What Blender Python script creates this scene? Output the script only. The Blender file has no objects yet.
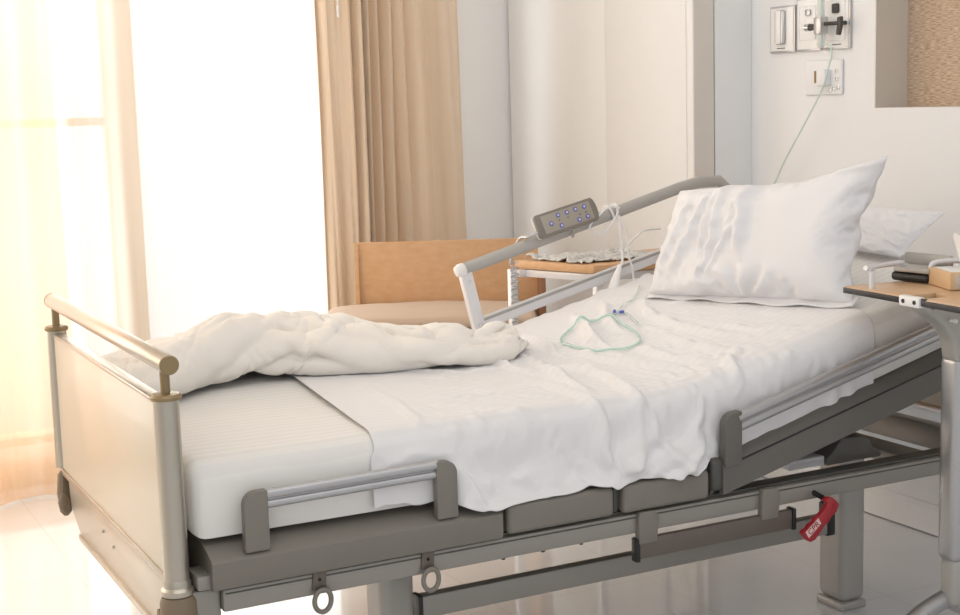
LP = dict(win=128, left=24, ceil=17, room=6, corner=6, world=.76, exp=0.03)
MASK = [[1.287,0.668,0.74],[1.306,0.575,0.745],[1.281,0.466,0.739],[1.245,0.395,0.73],[1.2,0.369,0.719],[1.156,0.41,0.708],[1.132,0.485,0.703],[1.136,0.562,0.704],[1.167,0.632,0.711],[1.222,0.68,0.725],[1.259,0.682,0.734],[1.287,0.668,0.74]]
MASK2 = [[1.326,0.644,0.75],[1.397,0.706,0.767],[1.452,0.732,0.781],[1.525,0.813,0.799]]
MASK3 = [[1.346,0.675,0.755],[1.367,0.659,0.76],[1.34,0.563,0.753],[1.317,0.503,0.748]]
CPR = [[1.43,-0.05,0.428],[1.442,-0.05,0.426],[1.461,-0.05,0.408],[1.453,-0.05,0.39],[1.439,-0.05,0.384],[1.43,-0.05,0.37],[1.422,-0.05,0.367],[1.394,-0.05,0.338],[1.381,-0.05,0.334],[1.369,-0.05,0.342],[1.358,-0.05,0.357],[1.365,-0.05,0.364],[1.373,-0.05,0.365],[1.379,-0.05,0.374],[1.391,-0.05,0.378],[1.395,-0.05,0.387],[1.406,-0.05,0.389],[1.422,-0.05,0.403],[1.428,-0.05,0.414],[1.42,-0.05,0.422]]
CPRL = [[1.4,-0.066,0.386],[1.408,-0.066,0.373],[1.374,-0.066,0.346],[1.365,-0.066,0.36]]
sheet_table = [
768,-1,2,4,2,-7,-6,-5,3,8,6,6,5,4,2,0,0,-1,-2,-2,-1,-1,1,3,4,6,7,9,10,10,9,7,6,5,3,2,2,0,0,0,0,1,1,3,3,4,5,6,7,8,10,10,10,9,7,5,4,0,-2,-4,-9,-9,-8,-7,-3,-1,1,5,7,8,8,8,8,7,5,3,
23,0,-1,0,1,0,0,2,0,-1,1,0,0,0,-1,1,0,-1,0,1,-1,1,0,0,0,0,0,-1,0,0,0,0,0,0,0,0,-1,1,0,-1,1,-1,1,-1,1,0,0,0,-1,0,-1,1,-1,0,1,0,-1,1,0,0,0,0,0,1,-1,0,1,-1,0,0,0,0,-1,0,1,0,
24,-2,0,-6,6,2,0,0,1,0,-1,1,-1,0,1,0,-1,1,0,-1,1,0,0,-1,1,-1,0,1,-1,0,-1,1,0,-1,0,1,0,-1,0,1,-1,1,0,0,-1,0,0,0,0,0,1,-2,1,0,0,0,0,-1,1,0,0,0,0,0,0,0,0,0,0,0,0,0,0,0,-1,1,
24,1,-3,4,-4,1,-1,1,2,-1,1,-1,2,-1,0,-1,1,0,0,0,0,0,0,0,-1,1,0,-1,1,-1,1,-1,-1,1,0,-1,0,1,0,0,0,0,-1,0,1,0,-1,0,1,-1,-1,1,0,0,0,0,0,0,0,0,0,1,-1,0,0,0,0,0,0,0,0,-1,1,0,0,-1,
24,0,0,-3,-6,4,4,2,-2,2,1,-1,-2,1,0,1,0,-1,1,0,0,-1,0,1,0,-1,0,1,-1,0,0,0,0,0,0,0,0,0,0,-1,0,0,1,0,-1,0,1,-1,0,0,0,0,0,0,-1,0,0,1,0,0,0,0,1,-1,1,0,-1,1,-1,0,0,0,0,0,0,0,
15,2,6,3,-14,8,4,0,1,-1,0,2,1,-2,0,0,-1,1,-1,1,0,0,0,0,-1,1,0,-1,0,0,0,0,0,-1,1,0,0,-1,0,1,0,0,-1,0,0,0,0,0,0,0,0,0,0,0,0,0,0,0,0,0,0,0,0,1,-1,0,0,0,0,0,0,0,-1,0,0,0,
22,0,-4,-4,11,-9,2,5,0,2,0,-2,0,2,0,0,0,0,0,-1,0,1,0,-1,1,-1,0,0,0,0,0,-1,1,0,-1,0,1,0,0,-1,0,0,1,0,0,0,-1,1,-1,1,0,0,-1,0,0,0,0,0,-1,0,1,0,0,0,0,0,1,-1,0,0,-1,1,0,0,0,0,
14,0,0,4,3,3,-1,-3,4,1,0,2,0,-2,0,-1,1,0,0,0,0,0,0,0,0,0,0,0,0,0,-1,0,-1,0,1,0,-1,1,-1,1,0,0,-1,0,0,0,0,0,0,0,0,0,0,0,0,0,0,-1,1,0,0,0,0,0,0,0,0,0,0,0,0,0,0,-1,0,0,
18,1,2,0,4,1,-1,0,0,0,0,0,1,2,1,0,0,-1,-2,-1,0,0,-1,0,0,0,0,0,0,0,-1,1,0,1,-2,0,1,-2,1,0,0,0,1,0,0,-1,1,-1,1,-1,1,-1,0,0,-1,1,-1,1,0,0,0,-1,1,0,0,0,0,0,0,0,0,-1,1,0,0,0,
24,1,0,0,0,0,1,-1,0,-1,2,-2,1,1,-2,-1,-1,1,3,2,0,-2,-1,0,-1,1,1,-1,0,0,1,0,1,-1,1,0,-1,0,0,-1,0,1,-1,-1,0,0,0,0,0,0,-1,0,0,-1,1,-1,1,0,-1,1,0,0,0,0,0,0,0,0,0,0,0,0,-1,1,0,-1,
24,0,1,0,0,0,0,0,-1,1,-1,2,-2,-2,2,3,1,-2,-2,-1,0,2,1,1,0,0,-2,1,-1,0,-1,0,0,0,0,-1,0,1,0,1,0,-1,0,1,-1,1,-1,0,0,0,-1,0,0,0,0,0,0,-1,1,-1,0,1,0,0,1,0,-1,0,0,-1,1,0,0,-1,0,1,
18,2,0,2,2,1,1,-1,-1,1,1,0,0,-1,0,-1,0,1,0,0,0,-1,1,-1,1,-2,1,-1,1,0,1,0,-1,1,0,-1,1,0,0,-1,0,-1,1,0,0,-1,1,0,-1,0,0,0,0,0,0,-1,0,1,0,0,0,0,0,0,0,0,0,0,0,0,0,0,-1,1,0,0,
23,0,2,0,0,1,0,0,0,-1,0,-1,-1,2,-2,0,-1,1,2,1,0,1,0,-1,-2,2,0,1,-1,0,0,-1,0,-1,0,1,0,0,0,0,-1,0,0,-1,1,0,-1,0,0,0,0,0,0,0,-1,1,0,0,-1,1,0,0,0,0,0,0,0,0,0,0,0,0,1,-1,-1,0,
22,2,2,2,-1,3,-6,0,1,0,1,0,0,-2,1,-1,1,0,0,-1,0,0,-1,2,1,-1,0,-1,1,-1,0,0,0,0,0,0,-1,0,0,0,1,0,-1,1,-1,0,0,0,0,0,0,0,0,-1,1,0,0,-1,1,0,0,0,0,0,0,0,0,0,0,0,0,-1,0,1,0,0,
10,2,1,3,5,-1,-3,9,-1,1,-1,-2,0,1,0,2,-1,0,0,0,0,-1,1,-1,1,0,-1,1,-1,0,0,0,0,0,0,0,-1,0,0,1,-1,0,0,0,1,0,0,0,-1,0,0,0,-1,1,0,0,-1,1,0,0,0,0,0,0,0,0,1,0,-1,0,-1,1,0,-1,1,-1,
54,-5,-4,-3,-2,-8,-8,-6,4,1,-1,3,-1,0,2,-2,1,0,-1,0,0,0,0,1,-1,0,1,-1,0,1,-1,0,0,0,-1,0,1,0,0,-1,1,0,0,0,-1,0,0,0,0,0,0,0,0,0,0,-1,2,0,-1,0,0,0,0,0,0,0,0,0,0,0,0,0,0,0,-1,1,
27,3,5,4,-3,-24,13,0,-2,0,0,3,-2,2,-2,1,0,0,0,0,0,1,-1,0,0,0,-1,0,1,-1,0,1,-1,0,0,0,0,0,0,0,-1,1,0,-1,1,0,-1,0,1,-1,0,0,0,0,-1,2,-1,-1,1,-1,1,0,0,1,-1,0,0,0,0,0,0,0,0,0,0,-1,
26,3,1,-15,-14,22,3,1,0,-3,1,1,1,-3,1,0,-1,0,0,1,0,-1,1,-1,1,0,0,0,-1,0,1,-2,1,-1,1,0,0,0,0,0,0,-1,0,1,-1,0,1,-1,0,1,-1,0,0,0,1,-1,0,0,0,0,0,0,0,0,0,1,-1,0,0,0,0,0,-1,0,1,0,
26,-3,-16,5,11,3,0,-2,1,0,-2,-2,2,3,-2,0,1,0,0,0,-2,2,0,0,-1,0,1,0,0,0,-1,0,0,0,0,0,0,0,-1,0,1,0,0,-1,0,0,0,1,-1,0,0,0,0,0,0,0,-1,1,-1,1,-1,1,0,0,1,-1,0,0,1,-1,1,-1,0,0,-1,0,
22,-5,6,1,3,-1,-1,1,-1,0,0,-2,1,-1,1,1,-1,0,1,-2,2,-1,0,1,0,1,-1,0,0,-1,0,0,-1,2,-1,0,0,0,0,0,-1,0,0,1,0,0,0,-1,0,0,0,-1,2,0,-1,0,0,-1,1,0,0,0,0,0,0,0,0,0,-1,1,-1,1,0,0,0,0,
25,0,0,3,-2,-1,0,0,0,0,-2,-1,2,-2,1,0,1,1,-2,2,0,0,0,-1,1,0,-1,1,-1,0,0,0,1,-1,-1,1,-1,1,0,-1,1,0,0,-1,0,0,0,0,1,-1,0,1,0,-1,0,-1,1,0,0,-1,1,0,0,0,0,0,1,-1,1,0,-1,-1,1,0,-1,1,
26,-1,1,-3,0,2,1,-1,-1,1,1,-2,-1,1,0,1,0,-2,2,0,0,0,0,0,0,-1,1,-1,0,0,0,0,0,-2,1,0,1,-1,1,0,-1,0,0,1,0,0,-1,1,-1,-1,2,0,-2,1,-1,1,-1,1,-1,1,0,0,0,0,0,1,-1,0,0,-1,1,0,0,-2,2,-1,
27,0,0,-1,-2,1,0,0,0,1,-2,1,-2,1,1,-1,-1,2,0,-1,1,0,0,0,0,0,0,-1,0,0,0,0,-1,1,0,0,-1,1,0,-1,1,0,0,0,0,-1,1,-1,-1,2,0,-1,0,-1,1,-1,1,-1,1,0,0,0,0,0,1,-2,1,1,-1,0,0,0,0,0,-1,1,
28,0,-2,-1,0,0,1,0,0,-3,2,0,-2,0,2,-2,2,-1,0,1,-1,0,0,1,0,0,-1,0,0,1,-1,0,-1,0,1,-1,1,0,-1,1,-1,1,0,-1,0,1,-1,-1,2,0,-1,0,0,0,0,0,-1,1,0,0,0,0,0,1,-2,1,0,0,0,0,0,0,-1,1,0,-1,
28,-2,-1,0,-1,2,0,0,-1,0,0,0,0,1,-2,2,-1,0,-1,0,0,0,0,0,1,-1,1,0,0,-1,0,-2,2,0,-1,1,-1,0,0,0,1,-1,0,1,-1,0,0,0,1,0,-1,0,0,0,0,0,0,0,-1,0,1,0,1,-2,1,1,-1,0,0,0,0,0,0,0,0,0,
25,0,0,0,-2,3,1,0,-2,-1,0,-2,1,3,0,-2,0,1,0,0,0,0,0,0,-1,1,-1,-1,2,-1,-2,2,0,0,0,-1,1,-1,-1,2,0,0,0,-1,1,-1,0,1,0,-1,0,0,-1,0,0,0,1,-1,1,0,0,0,-2,1,2,-1,1,-1,0,1,-1,-1,0,0,0,0,
26,-1,1,0,-1,5,-3,-2,-1,0,-1,-2,6,-1,-2,1,0,-1,1,0,0,-1,1,0,0,-1,-1,2,-2,-1,2,0,-1,1,0,0,-1,0,0,0,0,0,0,0,0,-1,1,1,-1,0,0,0,0,0,0,0,-1,1,0,1,-2,-1,2,2,-2,0,0,0,1,-1,-1,1,0,0,0,0,
25,0,4,-4,10,-7,-2,-1,0,-1,1,0,1,-2,0,0,0,1,0,-1,0,1,0,-1,1,-1,1,-2,-1,2,0,0,0,-1,0,0,1,0,0,0,0,-1,0,1,-1,1,0,0,-1,0,0,-1,1,0,0,0,0,0,0,-3,1,2,2,-2,0,0,0,1,-1,-1,1,0,0,0,-1,0,
26,0,-6,14,-5,-4,0,0,0,2,-2,1,0,-2,0,1,0,-1,0,1,-1,1,-1,1,-3,2,-1,1,0,0,0,0,0,0,0,0,0,0,1,-2,-1,1,0,0,0,0,0,0,0,0,0,0,0,0,-1,0,1,-1,-2,3,2,0,-2,0,0,1,-1,0,-1,1,0,0,0,-1,1,0,
26,-3,14,-8,-3,0,-1,0,1,1,-2,1,-2,1,0,-1,0,0,0,0,1,0,-1,-1,1,-1,1,0,0,0,0,0,0,-1,0,1,0,0,-1,1,0,-2,2,-1,-1,2,-1,0,0,0,0,0,0,-1,1,0,-1,-1,3,0,-1,-1,1,0,0,0,1,-2,1,0,0,0,-1,1,-1,0,
23,13,-8,-2,0,-1,1,-1,2,-2,0,1,-1,-1,0,0,0,0,0,1,1,-2,1,0,0,-1,1,-1,0,0,0,0,-1,1,1,-1,-1,-1,2,-1,-2,2,0,-1,2,-1,0,0,0,0,0,0,0,0,0,0,-2,3,0,-1,0,0,0,0,1,-1,-1,1,0,0,0,0,0,0,0,0,
34,-5,-4,0,1,-1,0,3,-3,0,0,1,-2,0,0,0,1,0,0,-1,0,0,0,0,0,1,-1,0,1,-1,0,-1,1,0,0,0,0,0,-1,1,1,0,-3,2,0,-1,0,0,0,0,0,0,-1,1,0,-2,3,-1,-1,0,1,0,0,1,-1,-1,1,0,0,0,0,0,0,-1,1,0,
29,-4,-1,0,1,1,2,-3,-1,0,1,1,-1,0,0,0,-1,0,0,1,-1,0,0,1,0,-1,0,1,-1,0,0,0,1,0,-2,0,0,1,0,-1,1,-1,1,-1,0,1,0,0,0,0,-1,0,0,0,-3,3,0,0,0,0,-1,2,0,-1,-1,2,-1,1,-1,0,0,-1,1,0,-1,0,
25,0,0,0,1,2,-5,2,0,-1,0,0,0,0,0,0,0,1,1,-2,1,1,0,-2,0,0,0,0,0,1,-2,1,0,-1,1,-1,1,-1,0,1,-1,1,0,0,0,0,0,0,-1,0,0,0,0,-1,1,0,0,-1,0,1,1,-1,-1,-1,2,0,0,0,0,0,0,0,-1,1,0,0,
25,0,2,1,-3,-3,4,-1,1,0,1,-1,0,0,-1,0,0,0,-1,2,0,-1,-1,0,0,0,-1,1,0,-1,1,1,-2,0,0,1,-1,1,0,-1,1,0,-1,0,1,-1,0,0,1,-1,0,0,0,-1,1,-1,0,1,0,1,-2,-1,0,3,0,-1,1,-1,0,0,0,0,0,-1,1,-1,
27,1,-1,-5,3,1,-1,0,0,-1,1,-2,0,1,1,1,0,0,0,-1,-1,0,1,0,-1,-1,2,1,-1,-1,0,-1,0,1,-1,1,0,-1,0,0,0,0,1,0,-1,0,1,-1,0,0,0,0,-1,1,0,0,-1,0,2,-3,1,1,1,-1,0,0,0,0,0,0,0,0,0,0,-1,1,
31,-5,-6,6,-2,0,1,1,-1,1,-1,2,0,-2,1,-1,1,-1,0,-1,0,1,-1,0,0,0,2,-2,0,1,-1,-1,1,-1,1,1,-1,0,-1,0,1,-1,0,0,1,0,-1,0,0,0,0,0,0,-1,1,-1,1,1,-2,0,1,0,0,0,0,0,0,0,1,-1,0,0,0,0,0,-1,
15,3,8,0,-1,1,0,-1,0,-1,0,0,1,2,-1,-1,-1,1,-1,1,0,0,0,0,1,2,-2,-1,0,-1,0,0,-1,1,1,-2,1,-1,1,-1,0,1,0,0,-1,1,-1,0,0,0,0,0,0,0,-1,1,1,-2,-1,3,-1,0,0,0,0,1,-1,0,0,0,-1,0,1,0,-1,1,
23,3,-1,-1,2,-1,-1,0,0,1,0,2,0,-3,1,1,0,-2,1,0,0,1,1,2,-1,-2,-3,0,1,0,0,-1,1,1,-1,0,-1,1,0,0,0,0,-1,1,-1,0,1,0,-1,0,0,0,-1,1,0,1,-2,-1,3,-2,1,0,0,0,0,0,0,0,0,0,0,0,0,0,0,-1,
40,-8,-7,0,-1,1,0,1,1,1,1,0,-3,2,-2,3,-1,1,0,-1,-1,-2,-2,-3,4,4,-1,-2,-1,0,0,0,1,-1,0,0,0,-1,-1,2,-1,-1,1,0,1,-1,1,-1,0,0,0,-1,1,0,0,0,-2,3,-2,0,0,1,0,0,0,0,0,0,0,0,0,0,-1,-1,2,0,
25,4,1,-4,2,-1,0,-1,1,0,1,-3,2,-1,0,-3,0,1,-1,1,0,-3,3,6,-4,-3,0,1,0,0,0,1,-1,0,-2,-2,0,1,0,2,-1,0,1,-1,0,1,-1,1,-1,1,1,-1,0,-1,1,-2,2,-2,1,1,0,0,0,0,0,0,0,0,0,0,1,0,-2,1,-1,1,
8,12,6,2,1,-6,2,1,-1,-3,-2,-2,-2,2,1,0,1,0,2,-1,0,4,0,-4,0,1,1,1,0,0,1,0,-2,-1,0,1,-1,0,2,-3,1,0,-2,1,0,1,0,0,2,-1,-2,0,1,1,0,0,-1,1,-1,1,0,0,0,1,0,-1,1,0,-1,1,-1,-1,1,0,0,-1,
21,6,4,-13,-4,6,1,3,-2,1,0,2,3,-3,-1,0,0,0,1,1,-2,-1,-1,-1,1,0,2,1,0,0,0,0,-1,-1,1,-1,1,1,2,-7,-1,0,2,1,-1,-2,1,1,-1,2,0,1,0,0,-1,0,2,0,0,-2,1,0,0,0,0,0,0,0,1,-1,-1,1,0,-1,1,0,
32,-15,-5,12,0,1,-3,-2,5,1,0,0,-1,0,0,-1,0,-2,-2,2,5,4,0,-2,-3,1,1,-1,2,2,-5,-3,-1,3,-2,-1,2,-1,-7,8,-1,2,-2,-1,0,1,0,0,0,-1,1,0,-1,0,0,0,0,1,-1,1,-1,1,0,0,0,0,0,1,-1,-1,1,0,0,0,-1,0,
27,-5,-1,6,0,-4,3,0,-2,1,0,0,1,1,1,-1,-3,1,0,-1,-1,-3,0,3,3,-1,-2,-1,-4,-2,7,1,4,1,-5,-2,-2,5,-2,0,0,1,0,-1,1,-1,1,-1,1,-1,-1,1,0,0,0,2,-3,-1,2,0,0,0,0,0,0,1,0,-1,0,0,0,-1,0,1,0,0,
29,-5,3,-1,-2,1,-1,1,0,0,0,1,-2,1,0,2,4,0,-1,-2,-3,-2,-1,0,0,-1,-1,0,1,2,-1,3,-2,-6,10,4,-2,1,-4,-3,1,-1,2,-3,0,1,0,1,-1,0,-1,0,0,1,-1,-2,3,-1,0,1,0,0,0,0,0,1,0,-1,0,0,0,0,0,-1,0,0,
25,2,0,-2,4,0,-2,-2,0,0,0,0,0,0,0,0,-1,1,2,2,2,1,-1,-2,-3,-2,0,0,2,-1,1,-3,-1,0,-2,0,3,-4,12,-4,-1,2,-1,-4,0,1,1,-1,0,-2,0,0,1,-1,0,1,0,0,0,-1,1,0,0,0,1,0,-2,1,0,0,0,0,0,0,0,0,
19,13,0,-6,1,4,1,-2,-1,-1,1,0,-2,-2,-1,0,1,0,-1,0,0,1,1,2,2,1,0,-2,-3,1,-2,0,0,4,-3,-3,-2,-1,-4,8,3,-2,-1,5,1,-1,-1,-2,-4,-2,2,0,-1,2,0,-1,-1,1,1,0,0,0,1,1,-1,-2,1,0,0,0,0,0,0,0,-1,0,
25,-2,2,2,-2,0,2,6,0,-3,-1,-3,2,2,1,-1,-3,-2,0,-1,1,0,0,-1,-1,1,0,1,1,-2,-1,2,1,3,2,-1,0,-4,-2,0,-1,0,-1,2,-2,-3,-3,2,2,3,-1,-1,2,-1,0,0,1,0,-1,1,0,0,0,-1,0,1,0,0,0,0,0,0,0,0,0,0,
29,-18,13,9,-3,-6,0,-2,-1,6,-3,0,-1,-3,-1,1,4,5,1,-2,-2,-1,-1,0,-1,-1,1,0,1,-1,-2,1,1,-1,0,3,1,2,-1,1,-1,-7,4,0,-1,-1,2,-1,0,2,1,-1,0,-2,0,-1,0,1,0,-1,0,0,0,0,1,0,0,0,-1,1,0,0,-1,1,-1,1,
38,-5,-16,8,8,-3,-7,2,4,-6,-3,0,0,1,0,1,0,-3,-1,3,4,4,1,-3,-1,-2,-2,3,-1,1,2,-2,-1,-6,0,2,0,0,5,-3,1,4,1,-2,0,2,0,-2,0,0,-1,1,-3,0,0,1,-1,-1,0,0,0,1,0,1,-1,0,0,0,1,-1,0,0,0,-1,1,-1,
19,15,-7,-6,7,3,-12,1,2,-1,4,2,1,1,0,-1,-4,-3,0,1,-1,-3,0,2,2,2,-2,-1,1,0,-3,1,1,3,-1,0,1,0,-1,0,0,1,-3,2,0,2,-2,1,0,-1,-1,0,1,-1,0,1,0,0,-1,1,0,-1,1,0,0,0,1,-1,0,0,0,0,0,0,-1,1,
19,11,0,-8,-2,0,10,-10,1,6,-1,-1,-1,0,1,-1,2,1,0,-2,-4,-2,-1,2,2,0,3,-1,-1,-1,1,-1,0,2,0,-1,-1,1,1,0,-1,1,-2,1,1,-2,0,0,2,-1,0,0,-1,1,0,-1,1,-1,1,-1,1,0,0,0,1,0,-1,0,0,0,0,-1,1,0,0,-1,
27,-6,7,-7,-9,11,8,0,-9,4,2,-4,1,-1,0,0,-1,2,0,0,2,2,1,-2,-3,-2,-1,2,-1,1,2,-2,0,-2,1,0,0,1,-1,0,1,0,1,-1,-1,-1,0,1,0,0,0,-1,1,-1,1,0,-1,0,0,1,0,0,1,-1,-1,0,0,1,0,0,0,0,-1,1,-1,1,
27,-1,-3,-1,0,3,1,4,0,-8,4,0,-4,3,-2,1,1,-2,1,0,0,0,0,1,2,1,2,-5,0,-1,-1,1,0,-1,0,0,0,-2,2,1,0,-1,2,-1,1,-1,-1,0,0,0,-1,1,-1,1,-1,0,0,0,0,0,1,1,-2,1,0,0,1,-1,0,0,-1,1,0,-1,1,-1,
22,-6,3,7,1,-2,0,0,2,-2,-2,2,0,-1,-1,0,-1,2,0,0,1,0,0,0,-1,1,-2,1,1,-1,0,0,-1,0,-1,0,1,0,-1,1,0,0,-1,-1,-3,2,3,3,2,-2,-2,-3,0,1,3,-2,0,0,0,1,-2,0,1,-1,1,0,0,0,0,0,0,0,0,0,-1,1,
25,0,-3,8,-3,-3,0,1,0,1,-2,-2,3,-3,0,0,1,2,-1,1,0,0,0,-1,0,-1,0,2,-1,0,0,-1,0,0,0,0,-1,-1,1,1,1,0,-1,0,1,-5,0,-3,-3,3,7,1,2,1,-5,2,0,1,0,-1,-1,0,0,0,0,0,0,0,0,0,0,0,0,0,0,-1,
19,5,5,-5,2,-2,0,1,0,0,-2,3,-2,-3,3,0,2,-2,1,-2,-1,0,1,0,1,0,0,1,-1,0,1,-1,-2,-1,1,2,-1,-1,2,0,-1,0,-1,1,0,3,-3,-1,0,0,-3,1,-2,-2,2,1,0,2,0,-1,4,1,-1,0,-1,0,-1,1,-1,0,1,-1,1,1,-1,0,
26,-4,1,2,0,-4,0,2,-1,2,0,1,-2,-1,1,1,0,0,-1,1,1,-1,0,0,-1,1,-1,1,1,0,-2,-1,-3,0,0,-2,2,4,-2,0,1,1,0,-1,1,1,-2,2,0,-2,-2,0,-2,-1,0,0,0,0,1,2,1,-2,1,2,1,0,0,0,0,0,-1,1,-1,1,0,0,
26,-3,-6,7,0,-2,-1,-5,6,1,0,0,-3,5,-1,1,0,1,-1,0,-2,0,-2,0,0,1,5,-2,-2,-5,-4,3,4,0,-2,-1,-2,4,1,-1,0,-2,1,2,3,1,1,-2,-1,-1,0,1,1,1,1,-3,1,0,-1,-1,-3,1,2,1,0,0,-1,0,0,0,0,1,0,0,0,-1,
22,0,-4,1,4,0,-6,7,0,-2,3,-5,3,1,1,-4,-1,0,0,0,0,0,1,2,3,1,-8,-5,2,4,1,-2,0,1,1,1,2,-4,-2,-2,0,3,-1,2,-1,2,2,0,-1,0,1,-1,1,-1,-1,2,-1,-1,0,1,1,1,-1,-1,0,0,1,0,0,0,0,-1,1,0,-1,1,
7,12,1,-4,1,1,3,2,-11,-6,8,10,2,-3,-2,1,-1,0,1,0,0,1,5,-3,-5,-3,4,-1,-2,-1,4,1,1,0,0,0,0,1,0,0,0,-2,3,-1,-1,-1,0,0,0,0,1,-1,0,0,0,0,1,-1,1,0,0,-1,0,-1,0,0,1,0,0,0,0,0,0,0,1,-1,
24,1,6,-7,-5,3,2,-7,8,7,-8,3,-10,4,2,1,2,-2,-1,0,1,-3,-3,3,0,-2,-2,5,1,1,-1,1,-1,0,1,-1,-1,2,-1,1,-2,1,0,0,0,0,0,0,-1,0,0,1,-1,1,0,0,0,0,0,0,0,0,0,0,0,1,0,-1,0,0,0,0,0,-1,0,1,
24,-2,2,0,-1,0,1,1,1,-1,-3,-11,10,-1,4,1,-1,-1,-2,-2,1,8,-3,-5,2,1,2,-2,1,1,-1,-2,-2,-2,-1,3,7,-4,1,0,0,-1,-1,0,4,2,-2,-2,-2,0,0,1,-1,0,1,0,-1,0,0,0,0,1,0,1,0,-1,-1,1,0,-1,0,0,0,0,1,-1,
26,-1,-3,1,1,0,1,-1,-3,1,0,3,8,-3,-8,-3,-1,2,0,6,4,-8,0,3,-1,1,-1,1,-1,-2,-1,0,0,3,1,2,-5,1,0,0,2,4,-1,-2,-3,-3,4,5,0,-3,-1,-3,-1,1,0,1,0,0,0,0,0,0,1,-1,0,0,1,-1,0,0,-1,-1,2,0,0,0,
21,1,2,-2,2,1,-1,1,0,-1,0,2,-9,7,1,-1,-1,2,2,0,-7,4,-1,-1,0,1,2,-1,1,-1,-1,-1,4,-3,2,0,-1,-2,1,0,-1,-4,-1,0,0,1,2,4,8,5,-6,-7,0,-1,0,-1,0,0,0,1,1,0,-1,0,0,1,-1,0,0,0,1,-1,-1,0,1,-1,
25,0,-1,1,0,0,-1,0,0,1,1,-4,6,-4,1,-8,2,5,2,-4,3,-1,3,0,-1,1,-1,0,0,0,-2,3,-3,1,1,-3,-1,1,1,-1,-1,1,0,0,-1,2,-4,-7,-3,4,13,9,-2,-6,-3,-2,-1,-1,1,1,0,0,0,0,0,0,0,1,-1,0,-1,1,0,0,-2,2,
25,0,1,0,-1,-1,1,0,0,0,0,-2,0,1,-4,2,1,1,0,1,0,0,-3,0,1,-2,-1,2,0,2,4,-1,1,0,-4,-1,0,3,-2,-2,0,-1,2,1,0,-2,-1,-1,2,-5,-8,1,8,9,3,-1,-5,0,0,0,-1,0,0,0,1,-1,1,-1,0,0,0,0,0,0,0,0,
25,0,0,0,0,0,0,0,0,-1,1,3,-16,10,1,-2,0,-6,-4,3,2,1,5,1,0,-1,0,2,0,0,0,0,-1,0,1,1,0,-1,0,0,0,0,-1,-1,1,0,0,2,-3,-5,-1,1,1,-3,-2,4,8,3,-2,-3,-1,0,0,1,0,0,0,0,0,0,0,0,1,-1,-1,0,
25,0,0,1,-1,1,-1,0,-1,1,0,4,16,-18,-2,0,-1,0,5,-4,-3,0,-2,1,0,3,0,-1,-1,1,1,2,0,-2,0,-1,1,-2,-1,2,0,0,-1,2,0,-1,0,-2,-1,7,3,-7,-10,1,5,2,-1,-2,2,3,1,-1,1,0,-1,1,-1,0,0,0,0,0,1,-3,2,0,
26,0,0,-1,0,0,0,0,2,-2,-1,-5,-8,6,10,0,0,-3,0,2,0,-4,0,-1,3,0,2,-1,0,-2,1,-1,-3,3,0,0,0,0,0,-1,1,0,0,1,-2,0,1,-1,1,-3,-1,4,6,-3,-5,-4,-1,4,2,-2,3,3,-2,-1,0,0,0,0,0,0,0,1,-4,3,0,-1,
26,-1,0,0,0,0,2,-1,-1,0,-2,-1,2,-1,-3,7,-3,2,-1,-7,2,4,0,2,-1,1,-1,-1,0,1,-3,-2,5,0,-1,0,-1,-1,0,2,-1,0,2,-2,1,-1,-1,2,0,0,-1,-2,1,1,0,3,1,-6,-4,3,1,-2,3,2,0,-1,0,0,0,0,1,0,-1,-1,0,1,
25,0,0,0,2,-1,-1,0,0,1,-1,-1,3,2,-5,3,-7,-4,1,7,1,0,-2,1,3,-2,-1,-1,1,1,0,2,-3,-1,0,1,-1,0,1,-1,1,1,-1,0,-1,1,0,1,2,0,-3,3,-2,-1,-2,-5,-1,3,5,-5,-5,5,2,-1,3,1,-2,0,0,2,0,-1,0,0,0,-1,
25,1,0,1,-2,1,-1,1,-1,-1,0,1,-3,3,6,-6,2,-2,0,1,-1,-1,4,1,-2,-2,0,2,2,-1,1,-3,-2,0,1,-2,0,0,-2,1,1,0,0,0,0,-1,0,0,-1,1,3,0,-1,1,-1,-1,0,0,-2,2,3,-3,-4,2,-1,1,3,-1,2,-2,-2,1,0,0,0,1,
25,1,0,-1,0,0,0,-1,1,-2,1,1,0,-7,7,-2,6,-1,-1,3,-1,0,0,-2,-2,1,1,-1,-3,0,0,1,2,0,-1,-1,-1,-2,1,3,-1,-1,0,0,0,0,1,-1,-1,0,1,0,1,-1,3,3,-4,-1,-2,0,0,-1,2,0,-1,0,0,2,-2,0,1,0,-1,0,1,-1,
27,-2,0,0,1,-1,0,0,-1,0,0,1,-5,2,-7,11,-2,6,0,-4,0,1,-3,-3,4,1,-1,-1,-1,0,1,0,0,1,-2,1,2,1,1,-3,-1,-2,2,0,-1,-1,-1,0,1,2,0,-1,0,-2,1,-3,3,1,0,-1,0,1,0,-1,1,0,1,-1,0,-1,1,-1,1,-1,0,1,
25,1,-1,1,-1,0,0,-1,1,0,2,-3,-1,-2,4,0,0,0,0,-1,1,0,0,1,-6,0,1,1,2,-2,-2,2,4,-1,0,-1,0,0,-1,0,0,3,-1,-1,-1,0,0,0,1,-1,0,0,0,3,-3,-4,2,1,1,1,-3,0,2,0,0,1,-1,-1,0,1,0,0,-1,2,-1,-1,
26,0,0,-1,0,0,-1,1,-1,0,-2,-1,5,5,-6,-1,6,-5,-1,1,-2,1,1,-1,2,0,-1,0,-1,1,0,-2,-3,0,3,1,-1,0,2,-1,0,0,-2,0,2,1,0,0,-1,-1,0,-1,1,-2,1,7,-3,-5,1,1,3,-3,-2,3,1,-2,-1,1,0,0,0,-1,2,-1,0,0,
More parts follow.
